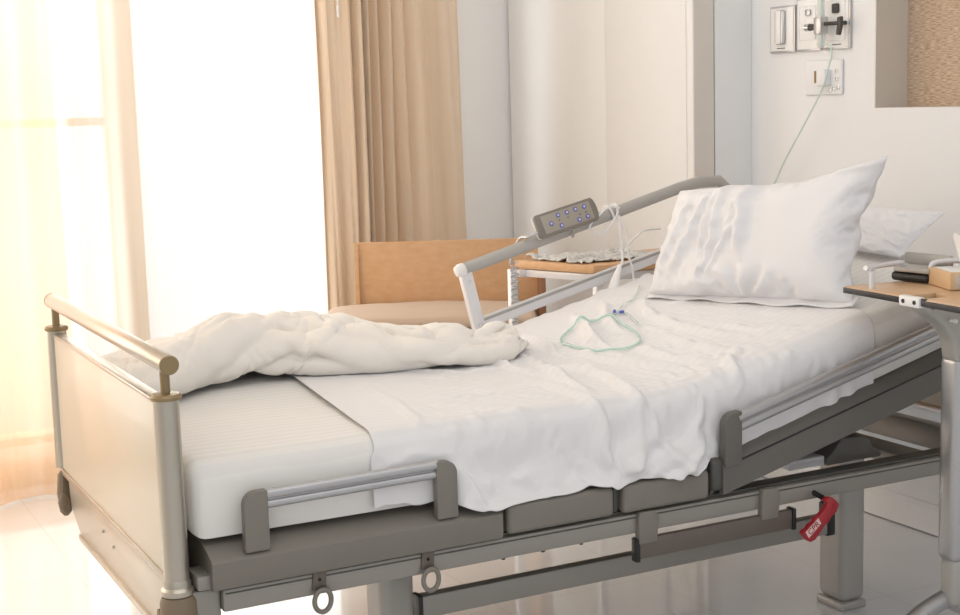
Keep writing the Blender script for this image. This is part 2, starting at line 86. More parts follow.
27,-2,0,0,0,-1,0,-1,0,0,2,0,1,0,-2,-1,-3,4,0,0,1,1,-1,0,0,-1,-1,0,2,-1,-1,0,1,3,0,-1,-2,1,-6,1,2,1,1,-1,0,1,1,-1,-1,0,0,0,0,-1,1,0,-2,5,-6,2,0,5,-2,-1,-1,-1,0,0,0,0,1,1,0,-2,1,0,
25,0,0,-1,0,0,0,1,0,-1,-1,0,3,-2,1,-2,1,0,2,-2,2,0,-2,1,-1,0,1,1,-2,-1,1,2,0,-3,-2,0,3,3,4,-3,-2,-2,-1,-1,-1,2,0,0,-2,1,1,1,-4,1,-1,-1,4,-1,4,-3,0,-2,3,0,-1,0,-1,0,0,2,0,0,-2,1,-1,0,
25,0,0,0,-1,1,0,-1,-1,2,-4,5,-2,0,1,1,-2,1,-1,1,2,-3,1,0,-1,0,1,-3,-2,3,1,-1,-1,0,-1,3,0,-3,1,3,1,2,0,1,0,-3,-3,-2,1,2,0,-1,0,-1,0,1,-1,0,0,-1,2,0,-1,-1,1,0,1,0,1,1,-2,0,0,0,0,0,
25,0,0,0,0,-1,1,0,0,-1,1,-3,1,0,1,0,1,0,0,1,-2,0,0,1,1,0,-2,1,0,0,0,-1,-1,-1,3,-2,1,0,-3,0,2,0,2,0,0,-1,2,2,1,-1,-4,-2,-2,0,1,0,2,0,-1,1,-2,1,-1,1,0,1,1,-1,2,-2,1,-2,0,0,0,0,
25,0,0,0,0,0,-1,0,0,0,0,0,0,1,-1,0,1,0,0,1,-1,-2,1,0,0,0,1,0,0,-4,0,3,0,0,-3,-1,-2,1,2,0,2,-2,-2,2,1,-2,1,2,0,-4,2,3,-1,-1,1,0,0,-1,0,0,2,-1,2,-2,-1,1,-2,2,2,-2,-1,0,1,0,0,0,
25,0,-1,1,0,0,0,0,0,0,0,-1,0,1,0,-1,0,0,1,0,-2,1,0,0,1,-1,1,0,-2,3,1,-3,1,0,1,-1,0,-2,2,2,-2,-1,0,-3,-1,6,-4,0,-2,2,0,-2,5,2,-4,0,0,-1,0,3,-1,-1,-1,-1,1,0,3,3,-6,0,-1,1,1,0,0,-1,
25,0,0,-1,1,0,0,0,0,-1,0,1,-1,1,-1,1,-1,0,1,-1,0,1,1,0,-1,1,-1,0,2,-1,-2,0,0,-1,-1,1,0,2,1,-2,-2,1,0,-1,0,-2,3,-1,2,0,-2,0,-1,0,3,1,-2,0,2,-1,-1,0,0,0,0,1,1,-3,1,0,0,0,-1,2,0,-1,
25,0,0,0,-1,0,1,0,-1,0,0,0,1,-1,0,-1,0,0,2,0,1,0,0,-1,0,0,-1,0,1,-1,1,-1,0,0,0,0,0,3,-2,-1,-1,0,1,0,0,0,0,0,-1,-2,2,1,0,-2,1,-1,1,3,-2,-1,-1,1,-1,1,2,0,-2,-1,0,0,0,1,1,0,-2,0,
24,0,0,0,0,0,-1,1,0,0,2,-1,-1,1,-1,0,-1,3,1,-2,0,0,-3,-1,0,2,2,-2,-1,2,-2,2,0,0,0,1,2,-3,-1,-2,1,0,1,1,0,-1,0,0,0,0,0,-3,-1,3,0,1,0,-2,1,0,1,-1,1,2,1,-3,0,-1,0,1,2,0,0,-5,3,0,
25,0,0,0,0,0,0,-1,0,1,-1,1,0,0,-2,1,3,1,-5,1,0,-2,2,1,1,0,-2,0,1,-1,1,0,0,0,0,0,-1,-1,-1,1,0,1,0,0,-1,0,1,-1,-1,1,0,0,1,0,0,-2,0,1,0,0,1,-1,1,2,-3,0,-1,2,0,0,2,-1,-2,-1,-1,2,
25,0,0,0,-1,0,0,0,1,0,0,0,0,0,2,-1,1,-3,0,0,-1,2,0,0,0,1,-2,1,-1,1,0,-1,0,0,0,-1,0,0,0,0,0,0,0,0,0,0,1,-1,0,1,0,0,1,-1,-1,0,-1,-1,1,0,0,3,3,-4,-1,0,0,1,1,2,-3,0,-1,0,0,-1,
22,0,1,0,2,0,0,0,0,0,0,0,-1,0,3,0,-3,0,1,-1,1,0,-1,0,1,-1,1,-1,0,0,1,1,-3,1,-1,1,0,0,-1,2,0,-1,-1,0,1,1,-2,0,1,0,-1,1,-1,0,-1,1,0,0,-2,1,1,4,-4,-1,0,1,1,1,1,-3,-1,-1,-1,3,0,0,
23,0,-1,1,-1,1,0,1,1,0,1,-1,0,-1,-1,2,0,0,-1,1,-1,0,1,0,0,0,-2,1,0,-1,1,-1,1,-2,1,0,1,0,1,-1,-1,0,0,1,0,1,-2,0,1,-1,-1,1,0,0,0,-1,-1,0,2,3,2,-5,-1,1,0,1,2,0,-2,-1,-1,1,0,-1,0,0,
22,1,0,0,1,0,1,0,0,0,-1,1,0,-2,1,0,1,-1,0,0,1,0,0,0,1,-2,1,-1,0,1,-1,0,0,0,0,0,0,-1,0,0,0,-1,1,1,1,-2,0,1,0,-1,0,-1,0,0,0,0,1,2,2,0,-4,0,0,1,2,1,0,-3,-1,0,0,-2,1,1,0,0,
21,0,1,0,1,0,1,0,0,1,1,-1,0,0,-1,0,0,0,0,0,0,1,0,0,0,-1,-1,0,0,0,1,0,-1,1,0,1,-2,0,1,-1,0,1,0,0,1,-2,1,0,-1,0,0,-1,0,1,0,0,2,2,-1,-4,1,0,1,1,1,0,-3,-1,1,-1,0,1,-1,0,1,-1,
24,1,0,0,0,0,0,0,0,0,0,0,0,0,-1,0,0,0,1,0,0,0,-1,1,1,-3,2,0,0,0,0,-1,0,0,1,-2,0,1,-2,1,0,1,0,1,-2,1,-1,0,0,0,-1,1,0,-1,1,2,2,-3,-1,0,-1,1,2,1,-1,-2,0,1,-2,1,-1,0,1,0,0,0,
23,-1,1,1,0,1,-1,1,0,0,0,0,0,0,0,-1,0,1,-1,1,0,-1,1,0,-1,0,-1,1,0,0,0,0,0,0,0,0,0,-2,1,1,0,-1,0,1,-1,-1,1,-1,1,-1,0,0,0,2,1,0,-2,-1,0,1,1,1,1,-2,-1,0,0,-1,1,0,0,-1,0,1,0,-1,
24,1,0,0,0,-1,1,0,1,0,-1,1,-1,0,-1,1,0,0,0,0,0,0,0,0,0,0,0,0,0,1,-2,-1,0,0,0,1,-1,1,0,-1,0,2,-1,-3,1,1,0,0,0,0,0,1,1,0,-1,-1,-1,1,0,1,1,-1,-2,0,1,1,-1,0,0,-1,0,1,0,-1,0,1,
24,0,0,0,0,1,1,0,-1,0,0,0,0,-1,1,0,0,0,0,0,0,0,0,1,-2,0,1,-1,1,0,-1,-1,1,0,0,0,-1,0,1,0,1,-2,0,0,0,0,0,1,-1,-1,1,1,1,-2,-1,-1,1,1,1,-1,-1,1,0,1,0,-2,1,-1,0,1,0,-1,1,0,0,0,
25,0,0,1,0,0,-1,0,0,0,0,-1,0,1,-1,1,0,-1,1,0,0,0,0,1,-2,1,-1,1,0,-1,0,0,0,0,0,0,-1,0,0,1,0,0,-1,0,-1,1,0,0,1,0,1,1,-3,0,-1,1,1,0,-1,0,0,-1,2,-1,-1,1,0,0,0,0,0,1,-1,-1,0,0,
25,1,0,-1,0,0,0,0,1,-1,-1,-1,1,0,1,-1,0,1,0,0,0,0,1,0,-2,0,1,0,0,0,-2,0,0,1,1,-2,1,0,0,0,-1,0,0,0,1,-1,0,1,-1,2,0,-2,0,-1,1,1,0,-1,-1,0,0,2,-1,0,0,-1,0,1,0,0,0,-1,0,1,-2,2,
26,-1,0,0,1,0,0,0,-1,0,-1,1,0,0,0,0,0,0,0,0,0,0,0,0,0,0,0,0,1,-2,0,0,0,0,0,-1,0,1,0,-1,0,0,0,-1,1,0,1,1,0,-1,-1,-1,0,1,0,2,-2,-1,1,-1,2,-1,-1,0,0,1,0,0,0,0,0,0,0,1,1,-3,
25,0,0,1,-1,0,0,0,0,-1,1,0,0,0,0,-1,1,0,1,-1,0,-1,0,1,-1,1,0,1,-2,0,0,0,0,0,-1,0,1,0,0,-1,1,-1,0,1,-1,1,-1,0,-1,1,-1,1,0,1,1,-2,-1,0,0,3,-1,-1,0,0,0,0,1,-1,0,0,0,0,0,2,-4,2,
-89,14,18,23,20,3,6,9,4,12,22,30,32,28,28,29,28,29,28,29,28,28,29,28,28,28,28,28,28,28,28,28,28,28,28,29,28,29,29,28,29,28,29,28,28,29,28,28,29,28,28,29,28,29,28,29,29,29,29,29,28,29,29,28,29,29,28,29,28,29,28,29,31,31,19,23,
-9,2,-3,-1,3,1,-1,8,0,1,-1,-2,1,0,0,-1,1,-1,1,-1,1,0,-1,1,0,0,-1,0,0,0,0,0,0,0,1,-1,0,0,0,1,-1,1,-1,1,0,0,0,1,-1,0,1,0,0,0,1,0,0,0,-1,0,0,0,-1,1,0,-1,1,0,0,0,0,0,0,0,0,-1,
-3,-7,1,-4,2,5,5,-4,3,0,1,-1,-1,0,0,1,-1,1,-1,1,-1,1,0,-1,1,-1,1,0,0,0,0,0,0,1,-1,1,0,0,0,0,0,0,0,0,1,-1,1,-1,1,0,0,0,1,0,0,0,0,0,0,-1,1,-1,1,-1,0,1,-1,0,0,0,0,0,0,0,-1,0,
4,-2,-9,-4,-3,7,-2,-1,9,-2,1,0,-2,1,0,0,0,0,1,-1,1,-1,1,0,-1,1,0,0,0,0,0,1,0,0,1,-1,1,0,0,-1,1,0,0,0,-1,1,0,0,0,1,0,0,0,0,0,0,0,-1,1,0,0,0,-1,1,-1,0,0,0,0,0,1,-1,1,-1,0,0,
9,-1,-2,-14,0,-5,3,6,1,2,-2,-2,3,0,0,-1,1,-1,0,1,-1,1,-1,1,0,0,0,1,0,0,1,0,1,-1,0,1,-1,1,-1,1,-1,0,1,-1,1,0,0,0,0,0,0,0,0,1,0,-1,0,0,0,0,-1,1,0,-1,1,-1,1,-1,1,-1,0,0,0,-1,1,1,
-20,3,7,12,-15,0,8,1,2,0,-1,1,0,0,0,0,0,0,0,0,0,0,1,-1,0,1,0,0,1,1,0,0,0,1,-1,0,1,-1,0,0,0,0,0,1,-1,0,0,1,0,0,0,0,0,-1,-1,1,-1,1,-1,1,0,-1,1,0,-1,1,-1,1,-1,0,0,0,0,0,0,0,
-4,-1,-4,-2,10,-12,-3,7,0,8,-1,1,-2,2,0,0,0,1,-1,0,0,0,0,0,1,0,1,0,0,0,0,1,0,0,0,0,0,0,0,0,0,0,-1,0,1,0,-1,0,0,0,0,0,0,-1,1,-1,0,0,0,0,0,1,-1,1,0,-1,1,-1,0,1,-1,0,0,-1,2,-1,
20,0,-2,-5,-10,1,-14,-4,9,5,0,-1,2,0,0,0,0,-1,1,-1,1,-1,0,1,0,0,0,0,1,0,1,-1,0,0,1,-1,0,0,0,0,0,0,0,0,-1,0,1,0,-1,0,-1,0,0,0,-1,1,0,-1,1,-1,1,0,0,0,0,0,0,0,0,0,0,0,0,-1,0,0,
16,-2,-2,-7,-8,3,-3,1,3,-1,0,-1,3,-1,1,0,0,0,0,0,0,0,0,0,0,0,0,1,-1,1,-1,1,0,-1,0,0,0,0,0,-1,1,-1,1,-1,1,-1,0,-1,1,-1,1,-1,-1,1,0,-1,0,1,-1,1,0,0,0,0,0,0,0,0,0,0,0,0,0,0,-1,1,
8,-4,-5,3,0,-1,-1,2,1,-3,2,3,-1,-2,0,1,0,0,-1,1,-1,1,0,0,0,0,0,-1,1,-1,0,-1,-1,1,0,0,0,-1,1,0,-1,1,-1,1,-1,1,-1,0,0,0,-1,0,1,-1,0,0,1,-1,1,-1,0,0,1,0,0,0,0,0,0,0,0,0,-1,2,0,-1,
-3,-3,3,-1,2,2,1,3,-3,1,-2,3,-1,2,0,0,-1,0,1,-1,0,0,0,-1,0,0,1,0,-1,-1,0,-1,1,-1,-1,1,-1,1,-1,1,0,-1,1,-1,1,-1,0,1,-1,0,0,1,-1,0,0,1,-1,1,-1,1,0,0,0,-1,1,0,-1,1,0,0,0,1,0,0,-1,1,
-18,3,0,4,5,5,5,1,1,-6,5,0,-1,-1,0,-1,1,0,0,0,1,-1,0,0,0,0,-2,0,-1,1,-1,0,-1,0,1,-1,1,-1,1,-1,0,1,-1,1,-1,0,1,-1,0,0,1,-1,0,1,0,-1,1,-1,1,0,0,0,-1,1,-1,1,0,0,0,0,0,-1,1,1,0,-1,
-10,4,4,1,3,-5,8,2,-7,2,0,-2,2,-1,0,0,0,0,0,0,0,0,-1,1,0,-1,0,0,0,-1,0,0,0,0,-1,1,-1,1,-1,0,1,0,1,-1,0,1,-1,0,1,0,-1,1,0,-1,1,0,0,0,0,0,0,0,0,0,0,0,0,0,0,-1,1,0,0,1,-2,1,
-15,2,3,4,2,8,2,-2,-3,-2,-5,8,-2,0,0,0,0,0,0,0,0,0,0,0,-1,1,0,-1,-1,0,0,0,0,1,0,0,0,0,0,1,0,0,-1,0,1,-1,0,1,-1,0,1,-1,1,0,0,0,0,1,0,0,-1,0,0,0,0,0,0,-1,1,0,0,0,0,0,0,-1,
19,0,0,-2,-4,-1,6,-18,0,-9,1,8,0,-1,0,0,-1,1,0,0,0,0,0,0,0,-1,0,0,1,0,0,0,1,-1,1,-1,1,-1,1,0,0,-1,0,1,-1,1,0,0,0,0,0,1,-1,1,-1,1,0,0,-1,0,0,0,0,0,0,-1,1,0,0,0,0,0,0,-2,2,0,
5,3,3,5,2,-8,0,3,-7,-7,4,-7,1,1,0,0,1,-1,0,0,0,0,1,-1,0,0,1,0,0,0,0,1,0,0,-1,1,-1,1,0,0,-1,1,0,0,0,0,0,-1,1,1,-1,0,1,-1,1,0,0,0,0,-1,1,-1,0,0,0,1,-1,0,0,0,0,0,0,-1,1,0,
8,-1,-6,-13,0,23,-8,-2,-15,18,-2,-7,5,0,-2,1,0,0,0,0,0,0,-1,1,0,0,-1,1,0,0,1,0,0,0,1,-1,1,0,-1,0,0,0,0,0,0,0,0,1,-1,0,1,0,0,0,0,0,0,-1,1,0,-1,0,1,-1,0,0,0,1,-1,0,0,1,-1,0,0,0,
2,-6,-15,23,12,-8,-3,-13,10,-5,-1,0,1,1,2,0,-1,0,0,0,0,0,1,-1,0,0,1,-1,1,1,0,0,-1,1,-1,1,0,0,0,-1,1,-1,1,-1,1,-1,1,0,1,-1,0,0,0,0,0,0,0,0,-1,0,1,0,-1,0,1,-1,0,0,0,1,-1,0,0,1,0,1,
-3,-9,35,-4,-11,-6,0,7,-8,-2,-6,-3,9,2,-1,-1,0,1,-1,1,-2,1,0,0,0,1,0,1,0,0,0,0,0,0,1,0,-1,0,0,0,0,0,0,0,0,0,0,0,0,0,0,0,-1,1,0,0,-1,0,1,0,-1,0,0,1,-1,0,1,-1,1,-1,1,-1,0,0,1,1,
-13,32,-9,-5,-12,8,6,-3,-4,0,-5,5,3,-3,0,1,0,-1,1,-2,2,-1,-1,1,0,1,0,0,0,0,0,0,0,1,0,-1,1,-1,0,1,-1,1,-1,1,-1,1,-1,0,0,0,0,-1,1,0,0,-1,0,0,0,0,0,0,1,-1,0,1,-1,0,-1,1,0,0,-1,0,5,-4,
9,-10,6,-10,8,7,-7,-1,0,-2,6,1,-9,3,0,0,0,0,-1,1,-1,1,0,0,1,0,0,0,0,0,0,-1,1,0,-1,0,-1,1,1,-1,0,0,0,0,0,0,1,-1,0,0,-1,1,0,-1,-1,1,0,0,-1,1,0,1,-1,0,0,0,0,0,1,-1,-1,1,0,-4,6,-4,
0,2,-4,15,1,-11,-2,1,3,-7,6,-1,-2,0,0,0,0,0,0,0,1,-1,0,0,1,-1,1,0,0,0,-1,1,0,-2,0,1,0,0,0,0,1,-1,0,0,0,0,-1,1,-1,0,1,0,-1,0,0,-1,0,1,0,-1,1,-1,1,0,0,0,-1,1,0,0,0,-1,2,2,-3,-1,
3,2,5,-5,2,-5,-1,-3,-6,15,-10,5,1,-2,1,-1,0,1,0,0,-1,1,0,0,0,0,0,0,-1,0,0,0,-1,0,0,-1,0,1,0,1,-1,1,0,-1,1,-1,0,0,-1,1,0,-1,0,0,0,0,0,0,0,1,-1,1,-1,1,0,-1,1,0,-1,1,0,0,1,-2,0,1,
1,6,-5,2,0,-2,-2,-6,13,-10,6,0,1,-3,0,0,1,-1,0,0,1,-1,0,1,-1,1,-1,-1,1,-1,0,-1,-1,1,0,0,0,0,0,1,0,-1,1,0,0,0,0,-1,1,0,-1,0,0,0,0,0,0,0,0,0,0,0,1,0,-1,0,1,0,0,-1,1,0,-2,2,0,-1,
5,-2,1,0,-5,3,-1,4,2,-2,-3,-1,-3,1,1,1,-1,0,1,0,-1,0,1,0,0,0,-1,0,-1,0,0,-2,2,-1,0,0,0,-1,1,0,1,1,-1,1,-1,0,0,0,0,0,0,0,0,0,0,0,0,0,0,0,1,0,-1,-2,2,1,0,-1,0,1,-1,0,0,2,-1,0,
3,-1,-1,-5,-9,13,3,0,-2,-4,5,-7,-1,7,-1,-1,0,1,-1,0,1,0,0,-1,1,-1,0,-1,1,-1,-2,2,-1,0,0,1,0,0,0,0,1,0,0,-1,0,1,-1,1,0,-1,0,0,0,0,1,0,0,0,1,-1,0,0,-1,1,1,0,-1,1,0,0,0,0,0,1,0,-1,
1,1,-1,-11,-3,18,-4,-1,-4,5,-4,-8,13,-2,-2,0,0,0,0,1,-1,0,1,0,0,-1,-1,1,-2,-1,2,0,0,0,1,-1,0,0,0,1,1,-1,0,0,1,-2,1,1,0,0,0,0,0,1,-1,0,1,-1,0,1,-1,-1,1,2,-1,-1,1,-1,1,-1,0,1,0,1,-1,0,
1,0,-7,-3,28,-19,1,2,-5,-3,-2,11,-5,-4,1,1,0,-1,1,-1,1,0,0,-1,1,-1,1,-1,-1,2,0,0,0,1,-1,0,1,-1,0,-1,2,0,0,1,-1,0,1,-1,0,1,0,0,1,-1,0,1,0,1,-1,-2,1,1,1,-1,-1,1,-1,1,0,-1,1,0,0,0,1,-1,
1,0,-7,26,-15,-8,2,3,4,-3,-1,0,-6,0,0,0,0,0,0,1,-1,2,-1,1,-3,1,0,-1,2,0,0,1,0,-1,1,0,-1,1,-1,1,1,-1,0,0,0,1,1,-1,0,0,0,1,-1,1,0,0,0,-1,0,1,1,0,-1,0,0,0,0,0,-1,1,0,0,0,1,0,0,
-1,-6,18,-11,1,-4,1,0,1,-6,12,-6,-4,1,0,-1,1,0,0,0,1,0,-1,0,0,0,-1,2,0,1,0,0,0,1,-1,1,0,-1,-1,2,-1,1,1,-1,0,1,-1,1,0,-1,1,0,0,0,1,0,-1,-1,2,1,-2,0,0,0,0,0,0,-1,1,0,0,0,0,0,1,-1,
-7,12,-12,3,4,-4,3,2,-1,8,-9,1,-4,0,1,0,0,0,0,0,1,-1,0,-1,1,-1,2,0,1,-1,1,0,0,0,1,0,0,1,-2,1,-2,0,1,0,1,0,0,0,0,1,-1,0,1,0,0,-1,-1,3,-1,-1,1,-1,0,0,1,-1,0,0,0,0,0,0,0,1,-1,1,
6,-6,-1,-4,2,0,0,-2,-4,8,-2,1,-1,1,-1,1,0,0,0,1,-1,-1,0,1,-1,2,-1,1,0,1,0,0,0,1,-1,0,1,-1,0,1,-1,1,-2,1,1,0,-1,0,1,-1,1,0,0,0,0,-1,2,-1,-1,1,-1,0,1,0,-1,-1,1,1,-1,1,-1,0,0,0,0,1,
0,-3,9,0,-3,-2,-9,9,9,-13,5,-2,-2,1,1,-1,0,1,0,-1,-1,1,0,0,1,-1,1,0,1,-1,1,-1,2,-1,1,-1,0,1,1,-1,-1,0,1,0,-1,-1,1,0,-1,1,0,0,0,0,-3,3,0,0,0,-1,1,0,0,-1,-1,2,-1,0,0,0,0,0,0,0,0,1,
1,2,-1,3,-2,-6,15,-17,5,6,-4,-2,1,-1,0,1,-1,0,1,-1,1,-1,1,0,-1,1,0,1,-1,1,-1,2,-1,0,-1,1,0,-1,2,-2,0,1,-1,0,0,0,0,-1,1,0,0,0,0,-2,3,-1,0,-1,0,1,0,0,-2,0,1,0,0,0,0,0,0,0,0,1,-1,1,
3,-2,2,3,-2,7,-15,8,-4,0,2,0,0,0,0,0,0,0,-1,1,-1,1,-1,0,1,-1,1,0,0,0,0,0,0,-1,1,0,0,0,0,-1,0,0,1,-1,0,0,0,0,0,0,0,-1,0,0,1,0,-1,0,1,0,-2,0,1,1,0,-1,1,-1,0,0,0,0,1,-1,-1,4,
4,-3,-4,7,1,-11,8,0,-2,2,0,-1,1,0,0,0,1,0,0,-1,0,0,1,-1,0,0,-1,1,0,0,0,0,0,0,0,0,-1,1,-1,0,0,0,0,0,0,0,-1,0,1,0,-1,1,-1,1,0,-1,1,0,0,-2,0,1,1,-1,0,1,-1,0,1,-1,0,0,0,0,4,1,
9,-5,11,-15,-13,14,3,-2,-2,1,1,1,0,0,0,0,0,0,-1,0,1,-1,0,0,-1,1,1,-2,0,0,1,-1,0,0,0,1,0,-1,0,1,-1,0,-1,0,0,0,1,1,-1,-1,1,0,-1,1,0,0,-1,1,-2,1,2,-1,-1,0,0,0,0,0,0,0,0,0,0,1,2,-1,
-6,16,-13,-6,13,2,-6,2,-4,3,0,2,1,-1,1,0,-1,-1,0,1,-1,0,-1,1,1,0,-1,0,0,0,-1,1,-1,1,0,-1,0,0,1,-2,1,-1,1,0,-1,1,-1,0,0,1,0,-1,2,0,-1,0,1,-2,1,1,-1,0,0,0,0,-1,1,0,-1,0,1,-1,0,2,-1,-6,
-11,-5,6,11,2,-7,-4,0,7,2,0,-2,5,1,-3,-1,0,1,0,-1,1,0,1,0,0,-1,-2,1,1,0,0,0,0,0,0,-1,1,0,-1,0,1,0,-1,0,1,-1,1,0,0,-1,0,1,-1,1,0,0,-2,2,1,-2,0,0,0,0,0,0,-1,0,1,0,-1,-1,2,1,-4,-1,
-15,5,13,0,-12,-6,3,5,4,-2,-8,12,4,-2,2,0,0,-1,1,0,-1,1,-1,-1,1,0,2,0,-1,0,0,-1,1,0,-1,0,0,1,0,-1,-1,2,-2,1,0,0,0,0,-1,1,0,0,1,-1,0,-1,2,1,-2,0,0,-1,0,0,0,0,0,0,-1,0,1,0,1,-4,3,-1,
7,-9,-8,-13,-7,1,4,5,-1,-7,21,8,2,1,-1,1,0,0,-1,0,0,-1,1,2,-3,1,1,-1,0,1,0,0,-1,0,0,-1,-1,0,1,0,-1,0,2,0,-1,1,0,-1,1,0,0,-1,1,-1,0,0,1,-2,0,1,-1,1,0,-1,0,0,0,0,0,0,0,0,-1,-1,1,0,
0,-6,-17,2,1,18,-2,-6,-5,28,6,-8,-5,-1,1,-1,1,0,0,0,0,1,0,-1,-1,0,0,0,0,-1,1,-1,0,-1,1,2,0,-1,-1,0,0,-1,0,0,1,-1,0,0,0,-1,0,1,-1,0,-1,1,-1,0,1,-1,1,-1,0,1,-1,0,0,0,0,1,-2,1,-1,-2,2,-1,
1,-7,-4,21,22,-10,-2,-6,22,-8,-15,-2,-6,1,0,0,-1,0,0,0,1,-1,-1,-1,1,1,-1,0,1,0,-1,0,1,1,0,-1,0,-1,1,-1,1,-2,0,-1,-1,0,0,0,0,0,0,0,-1,0,-1,0,0,-1,1,1,-1,1,0,0,0,0,0,0,0,-1,1,0,0,-2,-1,2,
-1,9,8,-8,0,-2,15,8,-22,-2,5,-1,-2,0,0,1,0,0,0,-1,-1,-1,0,1,2,-2,0,0,-1,1,-2,3,0,0,-2,0,0,-1,1,-3,2,2,-4,1,-1,0,-1,1,-1,1,-1,-1,0,0,1,-1,-2,1,0,1,0,0,0,0,1,-1,0,1,0,-1,0,0,0,-1,1,0,
9,-2,-30,-8,15,37,-11,-11,8,0,2,-1,-2,0,-1,0,1,0,0,0,0,1,0,-1,-1,1,-1,0,0,-1,0,-2,-1,-2,3,0,-2,2,0,3,-3,-1,1,0,0,-1,0,0,0,-1,0,0,-1,-1,0,0,0,1,0,0,1,0,0,0,0,0,1,-1,-1,1,0,0,0,-1,0,2,
4,-9,-32,-5,52,-7,-6,8,1,0,0,-1,-1,-1,1,-1,-1,0,0,1,0,1,0,0,0,-1,0,0,-1,-1,0,-2,0,1,-3,-1,2,1,0,1,-1,-1,2,-1,1,-1,1,-1,-1,1,-1,0,0,0,0,0,1,0,0,0,0,0,0,0,0,1,0,-1,0,0,0,0,0,1,-1,2,
7,0,0,-3,-28,12,14,-5,4,2,-1,0,-1,0,-1,0,-1,0,0,0,0,-1,0,0,1,1,0,-1,-2,-1,1,0,1,-1,1,1,0,-1,-1,0,1,0,-1,1,0,1,-1,0,0,-1,1,0,0,1,0,0,0,-1,1,-1,1,0,0,0,1,0,-2,1,1,0,0,0,0,-1,1,-1,
1,16,25,-20,-36,-9,11,15,-8,1,0,2,-1,0,0,-1,1,0,0,0,0,-1,0,0,-1,-2,0,1,2,1,-1,1,-1,1,0,0,0,0,0,0,0,-1,2,-1,0,0,0,0,0,1,0,-2,1,0,1,0,1,0,0,0,-1,1,1,0,-1,-1,1,0,0,0,0,0,1,0,0,0,
-14,-1,43,16,-22,-26,-8,-3,1,-14,10,9,2,0,0,1,0,1,0,0,0,1,0,-1,0,0,0,-1,1,0,1,-1,0,2,-1,-1,0,2,0,-1,0,1,1,0,0,1,0,-1,1,-2,0,2,0,0,-1,2,-1,0,0,0,0,0,-1,0,0,1,0,0,0,0,1,0,0,0,0,-1,
-1,-31,24,27,9,-16,-5,-2,0,-9,0,0,0,-1,0,0,0,-2,1,0,1,0,0,1,-1,0,0,0,1,0,-1,1,0,-1,1,1,0,-2,2,0,0,1,0,0,0,0,0,1,-1,1,0,0,1,-1,0,0,0,1,-2,1,0,-1,0,1,0,0,0,0,0,0,0,0,1,0,0,-1,
5,-4,-25,18,18,0,-20,3,0,25,-14,-12,3,0,0,-1,-1,2,-1,0,-1,-1,0,1,1,0,0,1,-1,-1,1,0,-2,3,1,0,-1,1,-2,1,1,0,0,-1,1,0,0,0,1,1,-1,0,0,0,1,-1,0,0,0,-1,0,1,0,0,0,0,0,1,0,0,0,0,0,1,-1,-1,
-13,36,-23,-15,16,1,-17,-4,16,0,-1,-1,-2,0,0,1,1,0,1,0,1,1,0,-1,0,1,-1,0,0,1,-2,-1,4,-2,-1,1,2,-1,-1,1,-1,0,0,1,0,0,0,0,0,0,1,0,-1,1,-1,1,0,-1,1,-1,1,0,0,0,0,0,1,-1,0,1,-1,1,0,0,0,0,
-10,12,7,-23,-5,3,34,-3,-10,-21,11,0,1,0,0,0,0,-1,0,0,0,1,1,0,0,0,1,-1,-1,0,1,1,0,0,0,0,-1,0,1,0,1,0,-1,0,0,1,0,0,-1,0,0,1,0,0,0,0,0,0,-1,2,-1,0,0,0,0,1,-1,0,1,-1,1,0,0,0,1,-1,
-7,-5,16,-22,-15,33,19,-6,-21,-4,-3,9,2,0,-1,0,1,0,-1,1,-1,0,-1,0,1,1,0,0,0,0,1,1,1,-1,0,0,0,0,0,0,0,-1,1,0,1,0,0,-1,1,-1,1,-1,1,0,0,0,0,0,0,0,0,0,1,-1,1,-1,0,1,-1,1,0,0,0,1,-1,0,
8,-29,9,-1,-1,24,-9,0,5,2,-14,0,1,1,1,0,-1,1,0,0,0,0,0,0,-1,-1,0,1,1,1,0,0,0,0,0,0,0,0,1,0,-1,1,-1,0,-1,0,1,0,1,0,0,0,0,0,1,-1,0,0,1,-1,1,0,-1,0,0,0,1,-1,1,-1,1,0,-1,1,1,1,
22,-48,-5,33,8,-13,-2,4,3,-7,4,-5,2,1,0,0,0,0,0,0,0,0,0,0,0,1,-1,1,1,0,0,0,-1,0,1,-1,1,0,-1,0,1,-1,0,1,0,-1,0,1,-2,2,0,1,0,0,-1,1,0,0,0,1,-1,-1,0,1,0,0,0,0,-1,1,0,-1,1,0,1,1,
-5,4,-17,36,-10,-17,1,6,2,2,-4,-5,4,1,-1,1,0,0,0,0,1,-1,0,0,1,-1,2,0,-1,0,1,0,0,0,-1,1,-1,0,0,0,0,0,2,-1,-1,2,-1,1,2,-2,-2,0,0,0,1,-1,1,1,-1,-1,0,1,0,0,-1,1,0,0,0,0,0,0,0,0,1,2,
-18,45,-10,-21,7,-10,-2,4,4,1,-7,1,6,-1,1,-2,1,-1,1,0,-1,1,0,1,-1,1,0,1,0,-1,0,1,-1,-1,1,0,0,0,1,-1,-1,1,1,0,-1,-2,0,2,-1,1,1,-1,0,1,-1,1,-1,0,0,1,-1,-1,1,0,0,0,0,0,1,-1,-1,1,-1,1,0,3,
6,26,-8,-31,4,-8,-1,3,1,12,-9,9,-3,-2,0,1,0,0,0,0,0,0,0,0,0,0,1,0,-1,1,0,-1,0,0,0,0,0,1,-1,0,0,1,-1,0,1,0,-1,-1,1,-1,1,1,0,0,0,0,0,0,0,-1,1,1,-1,-1,0,0,0,0,0,0,0,-1,2,-2,2,3,
